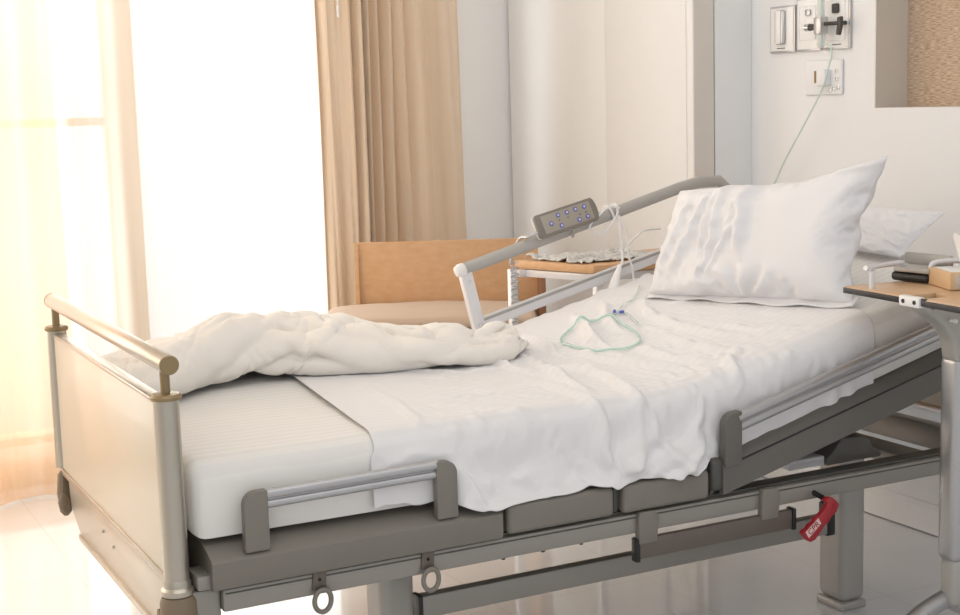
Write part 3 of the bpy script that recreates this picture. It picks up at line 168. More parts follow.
16,-3,11,-18,-11,6,-9,-6,11,-5,17,-5,-6,2,0,1,-1,1,-1,0,1,-1,1,-1,1,0,1,-1,1,-1,-1,1,0,1,-1,0,0,-1,1,0,1,0,-1,0,0,1,2,-2,-1,1,0,-1,0,-1,0,0,0,0,0,1,0,-1,1,0,0,-1,0,1,-1,0,0,1,-1,1,0,1,
12,-3,11,2,-14,6,8,-16,-13,16,-8,-3,4,-1,1,-1,1,-1,2,1,-1,1,-1,1,0,1,-2,-2,0,1,0,0,0,-1,1,-1,-2,2,1,0,0,0,-1,1,0,-1,0,1,-1,0,-1,1,-1,1,0,-1,1,-1,0,0,0,0,0,0,1,0,-1,0,0,0,0,-1,0,1,-1,-2,
-6,13,18,10,-5,-6,-10,-2,-14,-17,26,-6,0,1,-1,2,0,0,1,-1,0,-1,1,1,-1,-1,0,0,-1,0,2,-1,-1,1,-1,0,2,2,-3,0,0,0,-1,-1,0,1,0,-1,1,0,0,-1,1,-1,0,0,-1,1,0,0,0,0,0,0,0,0,0,-1,1,0,-1,1,-1,1,0,-2,
28,-14,-3,11,6,-15,-5,4,9,0,-22,3,3,-2,0,-1,0,0,0,-1,0,0,2,-2,0,-1,0,1,0,0,-1,0,0,-1,1,0,3,-1,-1,0,0,-1,0,1,0,0,-1,0,2,-2,0,0,-1,0,0,0,1,-1,0,0,0,1,-1,1,-1,0,1,0,-1,0,1,-1,-1,2,0,0,
8,1,-17,-1,-1,0,4,7,-1,-1,0,1,1,-1,0,-1,0,0,-1,0,1,3,-3,-1,1,1,-1,0,0,-1,1,-1,0,0,0,2,1,-4,1,0,1,-1,1,-1,2,-1,0,1,-1,0,0,0,0,0,0,0,0,0,0,0,0,0,0,0,0,1,-1,0,1,0,-1,0,0,1,-1,4,
4,-6,-9,5,7,4,-3,-8,4,-4,1,2,-7,3,2,2,-1,2,-1,2,1,-3,1,2,-1,-1,0,0,0,0,0,0,0,1,0,1,-4,2,1,-1,-1,0,1,0,-1,1,1,-4,2,2,0,0,0,0,0,0,0,0,0,0,0,0,1,-1,1,-1,0,1,-1,0,1,0,-1,0,1,4,
13,-6,1,3,-5,-8,-2,9,-4,1,-1,-8,-2,-1,5,4,0,1,-1,0,-2,2,-1,-1,1,0,1,-1,0,1,-1,0,1,-1,0,-1,1,0,-1,0,0,0,1,1,0,0,-2,1,-4,-1,3,3,0,0,0,0,0,0,0,0,1,-1,0,0,0,0,1,-1,1,0,-1,1,-1,1,0,-2,
5,-1,8,-13,-1,5,5,-4,-7,1,0,-6,1,2,-5,8,1,0,0,-1,1,-1,0,0,0,1,-1,1,0,0,0,0,-1,0,1,0,-1,-2,1,1,1,0,-1,0,-1,-1,2,3,2,-1,-5,-3,2,2,1,0,0,0,1,-1,0,1,-1,1,-1,1,-1,1,-1,1,0,-1,0,2,2,-8,
2,-2,-1,7,-3,1,-5,-4,3,2,-2,7,-16,3,6,0,0,0,2,-1,-1,0,0,1,0,0,1,-1,0,0,-1,1,0,0,-1,-1,-1,2,0,1,-1,1,-1,-1,1,1,0,0,0,1,4,0,-3,-3,-1,2,1,0,0,0,0,-1,1,0,0,0,0,-1,1,-1,1,0,-1,1,-1,-4,
2,-3,-2,1,4,-4,-2,1,3,0,0,-3,11,-2,-3,-4,0,-1,-1,0,1,0,2,-1,-1,1,0,0,0,1,1,-1,-1,0,0,0,2,-1,-1,0,0,0,0,1,0,0,-1,-1,0,3,1,-1,0,1,1,-1,-2,0,-1,1,0,1,-1,0,0,-1,1,0,0,0,0,0,0,1,-2,-4,
2,-3,-1,-1,1,1,4,0,4,-11,2,-10,19,1,-3,-3,-1,0,-2,1,0,1,-2,1,1,-2,0,0,1,1,-1,0,1,-1,-1,1,0,0,2,-2,-1,1,0,0,0,-1,2,0,-1,-3,-2,4,5,0,-2,-2,0,1,0,-1,0,0,0,0,0,1,-1,0,0,0,0,0,1,-1,-3,1,
0,-2,0,0,0,1,-2,6,-5,10,-15,14,-3,-2,-2,2,0,-2,3,2,-1,-2,0,0,-1,1,0,1,-1,-3,3,2,-2,0,1,-1,-1,1,-2,1,1,-1,0,0,0,0,0,-1,1,0,0,-2,-3,2,2,2,1,-2,-1,1,-1,-1,1,0,1,-1,0,1,-1,0,0,0,5,-6,0,0,
0,3,0,-2,-3,2,2,-2,1,-3,13,-1,-4,-3,0,-1,2,6,-2,-5,0,0,0,-1,0,1,-1,0,1,0,-1,-2,1,2,-1,0,0,-1,1,0,0,-1,1,0,-1,1,-1,1,0,0,0,-1,0,-1,0,0,-1,2,3,-2,-2,1,0,-1,0,0,1,-1,0,1,-1,1,-2,0,0,2,
2,-1,-1,1,5,-2,-1,-2,-2,4,-1,3,-7,3,3,-6,11,-5,-3,2,-1,0,0,0,2,-2,1,0,-1,0,-1,0,1,0,0,0,0,1,0,0,-1,0,0,-1,0,0,0,1,-1,1,0,1,0,-1,0,-1,1,-1,-2,3,2,-2,-1,0,-1,1,-1,1,0,-1,0,0,0,0,-2,2,
-1,-1,5,2,-4,-1,1,-2,0,-2,4,4,-5,-4,0,5,0,3,-1,-2,1,0,0,1,-1,1,-1,-1,1,0,-1,1,1,-1,0,0,1,0,-1,-1,1,0,-1,0,1,-1,0,0,2,0,0,0,-1,0,-1,2,-2,0,1,-2,1,1,0,-1,0,-1,1,-1,0,0,0,1,-1,0,-1,1,
-3,8,-2,-3,0,0,-5,-4,4,6,5,-3,2,-2,-8,9,-10,3,3,1,0,1,0,0,-1,0,0,0,0,1,0,-1,0,0,0,0,0,0,1,-1,-1,2,-1,0,0,0,0,-1,-1,1,0,1,0,0,-1,-2,2,0,0,0,-1,0,1,1,0,0,-1,0,0,1,0,-1,0,0,-3,6,
5,-4,-2,0,-1,-4,-2,8,7,-2,-6,3,-1,1,5,-8,-1,-4,4,2,1,-1,0,-1,1,0,0,0,0,0,1,0,-1,1,0,-1,0,-1,0,1,2,-3,1,1,-1,1,-1,0,-1,-2,2,-2,0,1,1,0,0,0,0,1,0,0,-1,0,0,0,0,1,0,-1,1,0,0,-1,4,4,
1,-1,-4,-7,0,6,11,2,-7,-3,6,-3,2,3,2,-5,-2,-2,1,-1,-1,1,0,1,0,-1,1,0,0,0,-1,1,0,-1,1,0,-1,0,-1,2,-1,1,0,-1,1,-1,1,0,0,1,-2,0,0,-1,1,3,-3,0,-1,1,0,0,0,1,0,0,0,0,0,0,0,0,-1,1,4,-9,
0,-6,0,5,3,2,-2,-1,-6,7,-11,7,3,0,-1,3,-1,-3,-4,3,0,0,1,0,0,0,-1,1,0,-1,1,0,0,1,-1,1,0,0,1,-2,-1,1,0,1,-1,1,-1,0,1,-1,0,0,0,1,-1,-3,3,1,-1,-1,1,0,1,-2,1,0,1,0,0,0,0,-1,0,4,-4,-3,
-3,3,1,1,-3,-4,-2,-1,8,-1,4,-2,-3,1,-1,-1,-1,2,0,-1,1,1,0,-1,0,0,0,0,0,1,0,-1,1,-1,1,-1,1,3,-3,1,0,-1,0,0,0,0,0,0,-1,1,0,0,0,-1,1,1,-2,0,4,-3,-1,0,0,2,-1,2,-1,0,0,0,0,0,2,-2,-2,0,
0,0,1,5,5,1,-1,-3,-6,-6,7,-4,0,0,0,-3,3,0,1,-2,0,0,0,1,-1,0,1,0,0,0,-1,0,0,0,-1,1,1,-3,2,0,0,1,0,0,0,-1,1,0,0,0,0,0,-1,3,0,-1,0,0,-3,3,0,-1,0,-1,3,-1,0,-1,0,1,0,0,0,-2,1,1,
0,1,6,-2,-4,-3,-1,1,1,4,-11,5,2,-1,1,0,-1,1,-1,1,1,-1,0,-1,0,1,0,-1,0,-1,1,0,0,1,0,1,-2,1,0,0,0,0,0,-1,1,0,0,0,0,0,0,-1,3,-1,-1,0,2,-1,0,-1,0,1,-1,1,0,-1,1,0,-1,1,0,1,-1,-1,0,1,
-1,1,3,-5,-2,2,1,0,4,-4,-3,4,-1,0,1,-1,1,-1,1,-1,0,1,0,0,1,-1,-1,0,0,0,0,0,1,-1,2,-2,1,-1,0,0,0,0,0,0,0,1,-1,1,0,0,-1,2,0,-1,0,0,-1,1,0,0,-1,2,1,-1,-2,1,-1,1,1,1,-1,0,-1,0,-1,2,
3,-2,-2,1,2,1,0,1,-3,1,5,-4,-5,2,0,1,-1,0,0,1,-1,0,0,0,0,0,0,0,0,1,-1,1,-1,1,-2,1,-1,1,-1,0,0,1,0,2,-1,0,0,-2,2,0,0,-1,1,-1,0,0,1,-1,0,0,2,-1,1,0,-1,-1,1,0,1,-3,2,-1,0,0,0,4,
4,-6,-1,4,1,-1,0,-1,0,1,6,-7,1,0,0,0,0,0,-1,2,0,-1,0,0,-1,0,1,1,0,-1,1,-1,-1,-1,1,0,0,-1,2,0,1,-2,1,0,0,-2,0,2,1,-1,0,1,-3,1,1,0,-1,0,0,1,0,0,-1,0,0,1,-1,0,0,1,-2,1,-1,1,2,4,
0,1,-5,1,2,1,-1,-1,2,-2,4,-1,-1,2,-1,0,0,0,1,-1,0,0,-1,0,1,0,0,0,0,0,0,0,0,0,0,0,0,0,1,-1,0,0,0,-1,1,1,0,0,-2,1,0,0,0,0,-1,0,0,1,0,0,0,-1,0,0,0,0,2,-1,-1,-1,1,-1,1,1,3,1,
0,2,-3,-3,-1,2,4,2,-7,8,-3,1,-1,0,0,-1,1,0,0,0,-1,-1,1,0,0,0,0,0,0,1,-1,1,0,0,0,-1,1,1,-2,1,0,0,0,0,0,0,0,0,0,-1,1,0,0,0,-1,1,0,-1,0,1,-1,0,0,0,0,1,-2,1,0,0,-1,0,1,3,1,-2,
-1,3,1,-1,-4,-3,-1,5,5,-4,1,-1,0,0,0,0,-1,0,2,-3,1,2,-1,0,-1,1,0,1,0,-1,1,-1,1,0,0,0,0,-1,1,0,-1,0,1,0,-1,0,1,0,0,0,0,0,-1,0,0,0,0,1,1,-2,0,0,0,0,2,-2,1,-2,1,0,0,-1,3,1,-3,0,
-1,2,2,1,1,-1,-3,-6,3,3,-2,0,0,-1,1,0,-1,2,-3,2,1,-2,0,0,1,0,1,-1,0,1,-1,1,-1,1,-1,1,-1,0,1,0,0,0,0,0,1,0,-1,0,0,0,0,0,1,-1,2,-1,0,0,-1,0,0,0,0,1,-2,1,-1,1,-1,0,0,1,0,2,0,-6,
-5,2,3,1,2,1,-1,1,-2,-3,0,-2,1,0,-1,0,1,-2,2,0,-1,0,0,1,-1,2,0,0,-1,0,1,0,0,-1,1,0,0,1,-1,0,0,1,-1,0,0,1,1,-1,-1,1,0,0,0,0,-1,0,1,-1,0,1,0,0,0,-1,2,-1,0,0,0,1,-1,0,0,-1,-1,-5,
-11,0,1,3,2,3,4,0,-2,-2,-1,0,-1,0,1,-1,0,1,-1,0,0,0,1,-1,1,0,0,0,0,0,1,0,0,1,0,-1,1,0,0,0,0,0,0,1,0,-1,0,0,1,0,-1,0,0,0,1,0,-1,0,1,-2,1,1,0,1,-2,0,1,0,1,-1,0,-1,1,-3,-1,-2,
-6,-1,-2,-2,1,0,1,4,3,0,0,-1,0,-1,0,0,0,-1,1,0,0,0,0,0,1,-1,1,0,0,0,0,0,1,0,-1,1,0,0,0,0,0,0,0,0,0,1,0,0,-1,1,0,0,0,0,0,0,0,0,0,1,1,-1,0,0,0,0,0,1,-1,0,0,1,-1,-4,0,1,
12,-2,-1,-2,-3,-3,-1,-2,3,-1,-3,0,-1,0,-1,1,0,1,-1,0,0,0,0,0,1,0,0,-1,1,0,0,0,0,0,1,0,0,0,0,0,0,0,1,0,-1,0,0,0,1,-1,1,0,0,0,0,0,0,1,0,1,-2,1,0,-1,1,0,0,-1,1,0,1,1,-2,-2,-2,4,
13,0,-1,0,-1,0,-2,-2,-6,-3,-1,0,0,0,0,0,0,0,0,0,-1,1,-1,1,0,1,-1,1,-1,1,0,0,0,0,-1,0,0,0,1,0,1,-1,0,0,1,0,-1,1,-1,0,1,-1,1,0,0,0,1,0,0,-1,1,-1,0,1,-1,1,0,0,-1,1,2,0,-2,2,-5,3,
-3,0,0,0,1,1,0,-1,-1,3,-1,-1,1,-1,1,-1,1,0,-1,0,0,0,1,-1,1,0,0,-1,1,-1,0,0,0,0,1,0,-1,2,-1,0,-1,1,0,-1,0,0,1,-1,1,0,0,0,0,0,0,1,0,-1,0,1,-1,1,-1,0,1,0,-1,1,1,0,0,0,0,-1,-3,3,
-12,1,2,1,1,0,3,3,1,0,0,0,0,0,-1,1,0,-1,1,-1,1,-1,0,1,0,0,-1,0,0,1,0,0,0,-1,0,0,1,-1,0,0,0,0,0,0,0,0,0,0,0,0,0,0,0,1,0,0,-1,1,-1,0,1,-1,1,0,0,-1,1,0,1,0,-1,0,0,1,-1,0,
2,1,0,0,0,1,-1,-2,-1,0,1,0,0,1,0,-1,0,0,0,0,0,0,0,0,-1,1,-1,1,0,0,-1,0,0,0,0,0,1,-1,0,-1,1,0,0,-1,0,0,0,1,0,0,-1,1,-1,1,0,-1,1,0,0,0,0,0,0,0,0,0,0,1,0,0,-1,0,0,0,0,0,
8,1,-1,-1,-1,-2,-2,-1,1,-1,0,-1,3,-1,0,0,0,0,-1,1,-1,1,-1,1,1,-2,1,-1,0,0,0,0,0,0,0,0,0,0,0,0,0,-1,0,0,1,0,-1,0,0,1,-1,0,1,-1,0,0,0,0,1,-1,0,1,-1,0,0,1,1,-1,-1,0,0,-1,0,1,1,-1,
7,-4,-3,0,-1,0,0,1,0,1,-2,6,-2,0,-1,1,-1,0,1,-1,0,0,0,1,-1,0,0,0,1,-1,0,0,-1,1,0,0,0,0,-1,1,-1,1,-2,1,0,-1,1,0,0,-1,1,0,0,-1,0,0,0,1,-1,1,0,-1,1,0,0,0,0,-1,0,-1,1,0,0,-1,3,2,
-2,1,-1,1,0,1,1,-1,1,-3,7,-2,-1,0,0,0,0,0,0,0,0,0,0,1,0,-1,-1,1,0,0,0,0,0,-1,0,1,0,-1,1,-1,1,-1,1,0,-2,1,-1,1,0,0,0,0,-1,1,-1,1,0,-1,1,0,-1,1,0,0,0,0,-1,0,0,0,0,0,0,0,6,5,
-2,-1,2,2,0,0,-1,-1,0,4,-1,0,0,-1,1,-1,0,0,0,0,0,0,0,0,0,0,1,0,-1,0,0,0,0,1,0,0,-1,1,-1,1,-1,0,0,0,0,0,0,1,-1,0,0,-1,1,-1,1,0,0,0,0,-1,1,0,0,0,0,0,-1,0,0,0,0,0,-1,2,8,2,
-3,1,3,0,-1,0,0,-2,3,0,1,-2,1,0,-1,0,0,0,0,0,0,0,0,0,1,0,-1,1,0,-1,1,-1,1,0,0,0,0,0,0,0,0,0,0,-1,1,-1,1,1,-1,0,0,0,-1,1,0,0,0,0,-1,1,-1,0,1,0,-1,0,0,0,0,0,-1,1,1,5,0,-19,
1108,25,22,16,19,27,28,27,35,33,25,17,6,2,0,-1,0,0,0,0,0,0,0,0,0,0,0,0,0,0,0,0,0,0,0,0,0,0,0,0,0,0,0,0,0,0,0,0,0,0,0,0,0,0,0,0,0,0,0,0,0,0,0,0,0,0,0,0,0,0,0,0,-3,-11,-23,-21,
7,-1,0,0,1,0,-1,-3,-2,-1,0,1,0,-1,0,0,0,0,0,0,0,0,0,0,0,0,0,0,0,0,0,0,0,0,0,0,0,0,0,0,0,0,0,0,0,0,0,0,0,0,0,0,0,0,0,0,0,0,0,0,0,0,0,0,0,0,0,0,0,0,0,0,0,0,-1,1,
3,3,1,2,-3,-1,-4,1,-1,-2,0,0,0,2,-1,0,0,0,0,0,0,0,0,0,0,0,0,0,0,0,0,0,0,0,0,0,0,0,0,0,0,0,0,0,0,0,0,0,0,0,0,0,0,0,0,0,0,0,0,0,0,0,0,0,0,0,0,0,0,0,0,0,0,-1,1,-1,
-2,1,5,1,1,-4,-1,2,-5,1,-1,0,3,-1,0,0,0,0,0,0,0,0,0,0,0,0,0,0,0,0,0,0,0,0,0,0,0,0,0,0,1,-1,0,0,0,0,0,0,0,0,0,0,0,0,2,-2,0,0,0,0,0,1,-1,0,0,0,0,0,0,0,0,0,1,-2,0,1,
-3,-1,1,9,-20,13,3,-4,-1,-1,1,2,0,1,1,0,-1,0,0,0,0,0,0,0,0,0,0,0,0,0,0,0,0,0,0,0,0,0,0,0,-1,1,0,0,0,0,0,0,0,0,0,0,0,0,-2,2,0,0,0,0,0,-1,1,0,0,0,0,0,0,0,0,0,0,0,0,0,
2,0,-4,-2,22,-15,-5,-1,1,-1,2,-1,1,-1,1,1,0,0,0,0,0,0,0,0,0,0,0,0,0,0,0,0,0,0,0,0,0,0,0,0,0,0,0,0,0,0,0,0,0,0,0,0,0,0,0,0,0,0,0,0,0,0,0,0,0,0,0,0,0,0,0,0,0,0,0,1,
-3,1,2,1,-1,8,2,-6,-2,-4,1,0,2,1,-1,-1,0,0,0,0,0,0,0,0,0,0,0,0,0,0,0,0,0,0,0,0,0,0,0,0,0,0,0,0,0,0,0,0,0,0,0,0,0,0,0,0,0,0,0,0,0,0,0,0,0,0,0,0,0,0,0,0,-1,0,1,0,
-8,0,0,0,9,-2,7,1,-7,-3,1,2,-1,1,-1,3,1,-1,-2,0,0,0,0,0,0,0,0,0,0,0,0,2,1,0,-1,-1,0,-1,0,0,0,0,0,0,0,0,0,0,0,0,0,0,0,0,0,0,0,0,0,0,0,0,0,0,0,0,0,0,0,0,0,0,1,-2,-1,1,
-5,0,0,2,0,2,1,-2,-1,3,1,6,3,-3,-2,-4,-2,-1,2,0,0,0,1,1,0,0,-1,0,0,1,1,-2,0,-2,-1,1,2,4,0,0,-1,-1,-2,-1,0,0,1,0,1,-1,-1,1,-1,0,0,0,0,0,0,0,0,0,0,0,0,0,0,0,0,0,0,0,0,0,0,0,
-2,1,1,-1,1,-1,0,-3,1,4,2,-2,-1,3,6,6,2,-1,-4,-5,-3,-3,-2,-1,0,0,2,0,-1,0,-1,2,0,3,1,-1,-3,-3,-2,0,1,1,2,1,0,0,-1,0,-1,4,3,-5,0,0,0,0,0,0,0,0,0,0,0,0,0,0,0,0,0,0,0,0,-1,1,1,-1,
2,-1,0,1,-1,0,-1,-4,6,0,1,-2,-10,-2,2,-3,2,4,8,10,1,1,-2,-2,-1,3,1,-1,1,0,-1,-4,-1,-4,0,3,1,-1,4,-1,-2,2,-1,-5,-2,-1,0,1,0,-1,-5,4,2,-1,0,0,0,0,0,0,0,0,0,0,0,0,0,0,0,0,1,-1,0,2,0,-1,
3,0,0,-1,0,-2,1,-2,0,5,-2,-5,4,-2,-5,-1,-2,-1,-3,-5,4,5,6,3,4,0,-5,-1,-3,-4,-1,0,0,2,1,0,-1,0,-2,2,5,1,-2,4,1,-1,0,-1,0,-2,3,0,-1,1,0,0,0,0,2,-2,0,0,0,0,0,0,0,0,0,0,0,0,0,1,-1,0,
2,-1,0,-1,-1,1,-7,8,3,-2,-2,4,-4,4,-3,1,0,0,1,1,-2,-4,-5,-3,-1,-5,3,2,3,3,2,2,0,1,0,-1,3,2,-1,-1,-5,-4,3,2,2,1,-1,0,0,1,-1,0,0,1,0,1,-1,-1,-2,2,0,0,0,0,0,0,1,0,0,0,-1,0,1,0,-1,0,
2,0,-2,-1,-2,-4,3,3,0,1,5,-9,8,-7,2,-1,2,-2,-2,-1,2,4,3,1,-5,2,0,-1,0,0,-1,0,0,0,0,0,0,0,2,-1,-1,0,1,-1,-1,0,1,0,0,-1,1,0,0,-1,0,-1,2,1,-1,0,0,0,0,0,0,0,-1,0,0,0,1,1,-1,0,0,-1,
-8,-2,0,0,1,3,-5,9,0,5,3,-3,-6,7,-1,1,-3,1,1,1,-2,-3,-4,2,1,0,0,1,0,0,1,1,0,-1,0,-1,-2,-1,-1,1,3,1,-1,0,0,1,0,0,0,1,-1,0,0,1,-1,1,0,-2,1,0,0,0,0,0,0,0,0,0,0,0,0,-1,2,-3,1,1,
-20,1,0,-1,0,4,1,4,4,1,-6,10,6,-8,5,0,-1,-1,-2,-1,0,0,7,-4,1,0,0,1,0,0,5,-5,-2,1,0,0,0,0,0,1,-1,0,0,0,0,0,0,0,1,-2,1,0,0,-1,2,2,-5,2,0,0,0,0,0,0,0,0,0,0,0,0,-1,4,-5,2,0,0,
-13,0,0,2,-2,-8,11,0,6,-9,4,7,-3,7,0,-6,1,2,2,0,-1,1,-2,1,0,0,0,-1,2,7,-10,0,2,0,0,0,0,0,1,-2,1,0,0,0,0,1,-1,1,-2,1,0,0,0,2,2,-8,4,0,0,0,0,0,0,0,0,0,0,0,0,0,2,-4,2,0,1,-1,
-10,0,2,-7,-4,10,-2,0,10,-3,-1,1,7,-3,-6,6,1,0,-1,-1,3,5,-7,-1,1,1,-1,3,5,-12,0,4,0,0,0,0,0,1,-2,1,0,0,0,0,1,-2,2,-2,1,0,0,0,2,2,-9,5,0,0,0,0,0,0,0,0,0,0,0,0,0,2,-2,-1,1,1,0,0,
-6,0,-10,4,6,-2,-1,10,-4,-1,3,12,-6,-7,7,-5,-1,0,0,3,8,-15,2,3,0,-1,6,5,-15,0,5,0,1,0,-1,0,1,-2,1,0,0,0,0,1,-2,2,-2,1,0,0,0,3,1,-9,5,0,0,0,0,0,0,0,0,0,0,0,0,0,2,1,-3,0,1,-1,1,0,
5,-17,5,1,2,-3,9,-3,-1,1,6,-4,-10,18,-7,0,2,-2,2,9,-20,4,4,0,-1,9,0,-18,4,6,-1,2,-2,-1,4,0,-3,0,0,0,0,0,0,-1,2,-2,1,0,0,0,2,2,-9,4,1,0,0,0,0,0,0,0,0,0,0,0,0,2,5,-10,1,2,1,-1,4,-4,
-11,14,-7,3,1,2,-2,-1,-2,6,-8,-7,19,-16,2,4,0,8,7,-22,5,5,-1,0,2,4,-17,9,5,-3,3,-3,0,8,-4,-4,0,2,-1,0,0,0,0,2,-3,1,0,0,0,2,5,-12,4,2,-1,0,0,0,0,0,0,0,0,0,0,0,1,8,-15,4,3,-1,1,-4,6,-4,
1,-1,4,-5,-1,4,-2,-1,0,3,-4,1,-2,7,1,-2,8,-4,-19,7,6,0,0,0,4,-7,0,4,-4,3,-1,-1,8,-8,-5,4,4,-3,1,0,0,0,2,-4,2,0,0,0,2,6,-12,2,4,-2,0,0,0,0,0,0,0,0,0,0,0,1,9,-16,3,5,-2,0,3,-1,-3,1,
6,-5,-2,2,-1,1,0,-2,1,0,5,-3,1,-7,3,14,-15,-11,9,5,-2,0,0,0,8,-14,7,-2,2,0,-2,9,-7,-6,7,1,-4,4,2,-4,1,3,-6,2,0,0,0,2,7,-16,2,7,-2,-1,1,0,0,0,0,0,0,0,0,0,1,9,-14,-1,7,-3,0,5,-2,-4,2,-1,
5,-5,2,0,-1,0,-3,-1,11,-3,-2,0,-8,14,4,-24,1,11,2,-1,2,0,-1,0,-2,-6,6,-2,3,-3,7,-6,-6,6,1,-3,3,0,-3,3,4,-6,3,-1,-1,0,1,8,-16,4,5,-2,-2,2,0,0,0,0,0,0,0,0,0,2,10,-14,-5,8,-2,1,2,5,-13,6,0,0,
0,3,-1,-1,2,-6,0,13,-8,-1,0,-1,3,-3,-15,10,7,-3,-2,0,-1,0,1,13,-15,5,-1,5,-6,8,-2,-11,6,1,-2,4,1,-6,9,1,-12,2,1,2,1,-1,7,-11,0,5,-1,-2,2,0,0,0,0,0,0,0,0,0,3,10,-17,-5,11,-3,1,-1,9,-16,7,2,-1,0,
1,0,1,3,0,-9,14,-2,-7,0,-4,13,0,-20,8,4,-4,1,1,0,0,1,-1,1,-8,8,3,-7,8,2,-16,9,0,0,2,-1,-5,8,4,-13,6,3,-1,-1,-3,6,-2,-9,7,0,-3,2,0,0,0,0,0,0,0,0,1,5,9,-22,-2,11,-3,2,-2,9,-11,0,3,2,-2,0,
1,-1,2,5,-3,10,-5,-8,0,-4,6,13,-18,2,3,-4,2,0,0,-1,2,0,2,-7,2,3,-4,3,10,-22,10,1,0,0,-1,-2,5,-2,-8,6,5,-5,-1,1,3,9,-17,6,1,-2,3,0,-1,0,0,0,0,0,0,4,8,-1,-23,4,10,-3,0,0,6,0,-11,6,0,2,-1,-1,
1,-1,7,-6,7,1,-8,-1,-2,4,5,-20,10,6,-4,0,0,0,0,4,-1,-5,9,-10,6,-1,-1,13,-24,9,2,0,0,0,-1,4,-1,-6,-3,8,0,-3,5,-4,9,-15,3,6,-1,1,-2,-1,1,0,0,0,0,0,8,9,-20,-12,9,8,-3,0,1,4,9,-23,9,1,0,1,-1,0,
1,2,-2,2,-2,-1,-1,-2,0,2,-2,-7,7,0,4,2,0,1,0,-4,-4,9,-1,-2,-4,1,14,-23,6,4,0,1,1,-2,4,-4,-4,8,-4,2,-8,11,-8,7,1,-12,9,-3,-1,0,1,1,0,0,1,-1,1,11,-3,-25,6,8,4,-3,0,2,2,11,-26,9,4,-1,0,1,0,0,
-2,7,-4,0,-3,1,-2,-1,0,4,-9,3,2,7,-1,-1,-2,-2,-1,2,8,-1,-14,0,14,7,-22,5,4,1,0,0,-2,7,-6,-2,4,1,-3,3,1,-8,7,9,-22,10,-1,1,1,0,0,1,-1,1,-2,2,11,-10,-16,9,7,-1,-3,1,1,2,13,-23,2,7,-2,1,0,0,0,0,
5,-8,5,-4,0,0,-1,-1,0,-1,2,-1,1,3,-5,1,3,2,2,-1,-1,-9,3,14,-2,-19,7,6,0,-1,0,0,4,-5,-1,4,-1,-6,5,0,-3,10,3,-19,6,6,0,0,-1,-1,-1,-1,1,-1,1,10,-8,-14,9,5,-4,1,2,-1,4,12,-22,-3,10,-1,0,0,0,0,1,-1,
-4,2,-1,3,-1,-1,-1,-1,0,4,3,-3,-1,-2,5,1,-1,-1,-2,-1,-5,8,12,-13,-12,10,4,-2,0,1,-1,6,-6,-4,3,-1,0,2,0,4,0,-5,-6,1,6,-3,0,0,1,1,1,0,1,-1,7,0,-19,10,4,-4,2,1,-2,8,11,-25,-4,11,0,-1,1,0,0,1,-1,1,
-1,2,-5,0,1,0,1,-1,4,1,-3,0,0,1,-2,-1,1,1,1,1,5,3,-18,0,8,0,-1,2,3,-4,7,-6,-4,4,1,-1,3,-3,1,6,0,-10,-2,5,0,1,1,0,-2,0,0,0,-1,4,12,-28,10,5,-4,3,-1,0,10,10,-32,1,11,0,-1,1,0,0,0,1,-1,0,
1,-2,0,-1,1,1,0,0,2,-3,1,-1,1,0,1,1,-1,-3,3,9,-10,-11,7,6,1,2,0,-2,-7,6,-2,-6,10,0,-3,0,-2,4,-3,7,-6,-4,4,-1,2,-3,-1,2,2,-2,1,0,-1,11,-23,7,8,-5,3,-2,5,11,-3,-32,10,10,0,-1,1,0,0,0,0,0,0,0,
1,1,0,0,-1,0,-1,4,0,0,-2,0,-1,-1,1,-3,2,8,-2,-16,4,8,2,-1,-1,-6,-1,2,4,-1,-3,4,-4,-1,2,2,-2,-2,10,-6,-4,7,-4,1,-1,7,1,-4,-2,-1,1,-2,6,0,-13,11,-5,4,-3,8,12,-20,-18,12,8,-1,-1,1,0,0,0,0,0,2,-2,2,
3,5,2,-8,1,-1,2,2,0,-3,-1,0,-2,2,-2,5,6,-15,-5,10,2,-4,-2,-2,2,7,-3,4,-4,-3,1,-1,3,2,0,0,-3,3,-5,-4,5,-1,3,5,-1,-8,-2,3,2,0,0,0,8,-18,8,5,0,-5,11,9,-32,0,11,5,-3,0,1,0,1,-1,0,0,0,1,2,-1,
7,-2,-12,9,1,0,5,0,-3,-2,-1,-1,0,-1,5,-5,-12,8,4,-3,0,1,1,3,3,-9,8,0,-5,1,-1,6,-6,-2,1,3,-1,-2,-2,-1,10,-1,0,-10,2,1,4,1,-5,6,-4,4,4,-14,11,-7,-1,13,5,-34,11,11,0,-3,1,0,0,0,0,0,1,-1,0,0,3,-2,
7,-16,13,1,-1,5,-2,-3,0,0,-1,-2,0,4,-8,-2,7,1,1,-1,-1,1,2,-1,-11,13,3,-10,0,1,-1,0,3,1,-1,-5,3,-1,2,5,-2,-9,1,9,-7,3,2,-8,7,-3,0,6,-14,7,2,-3,11,4,-31,14,9,-6,0,1,1,0,1,-1,0,0,2,-2,0,2,-2,-2,
-8,17,-2,-1,1,-2,-2,-1,1,-2,1,6,-5,-10,8,0,-3,-1,-1,1,1,-1,-1,3,14,-4,-17,0,8,1,0,-2,-2,0,4,-3,3,1,0,-10,3,10,-3,-3,5,1,-10,7,-1,-1,2,4,-14,9,-5,10,6,-29,13,9,-6,1,0,0,0,0,1,-1,0,1,-3,8,-4,1,-6,2,
-6,3,1,3,-1,-1,-1,1,2,4,13,-6,-2,5,-3,2,0,0,0,1,1,3,2,0,-13,-11,4,3,0,-3,1,-1,3,-1,-7,6,-2,-2,-2,3,0,-4,3,-2,10,-7,0,2,-4,2,7,-9,1,3,2,8,-26,12,9,-10,1,4,-1,0,1,-1,0,0,1,0,-2,5,2,-15,9,0,
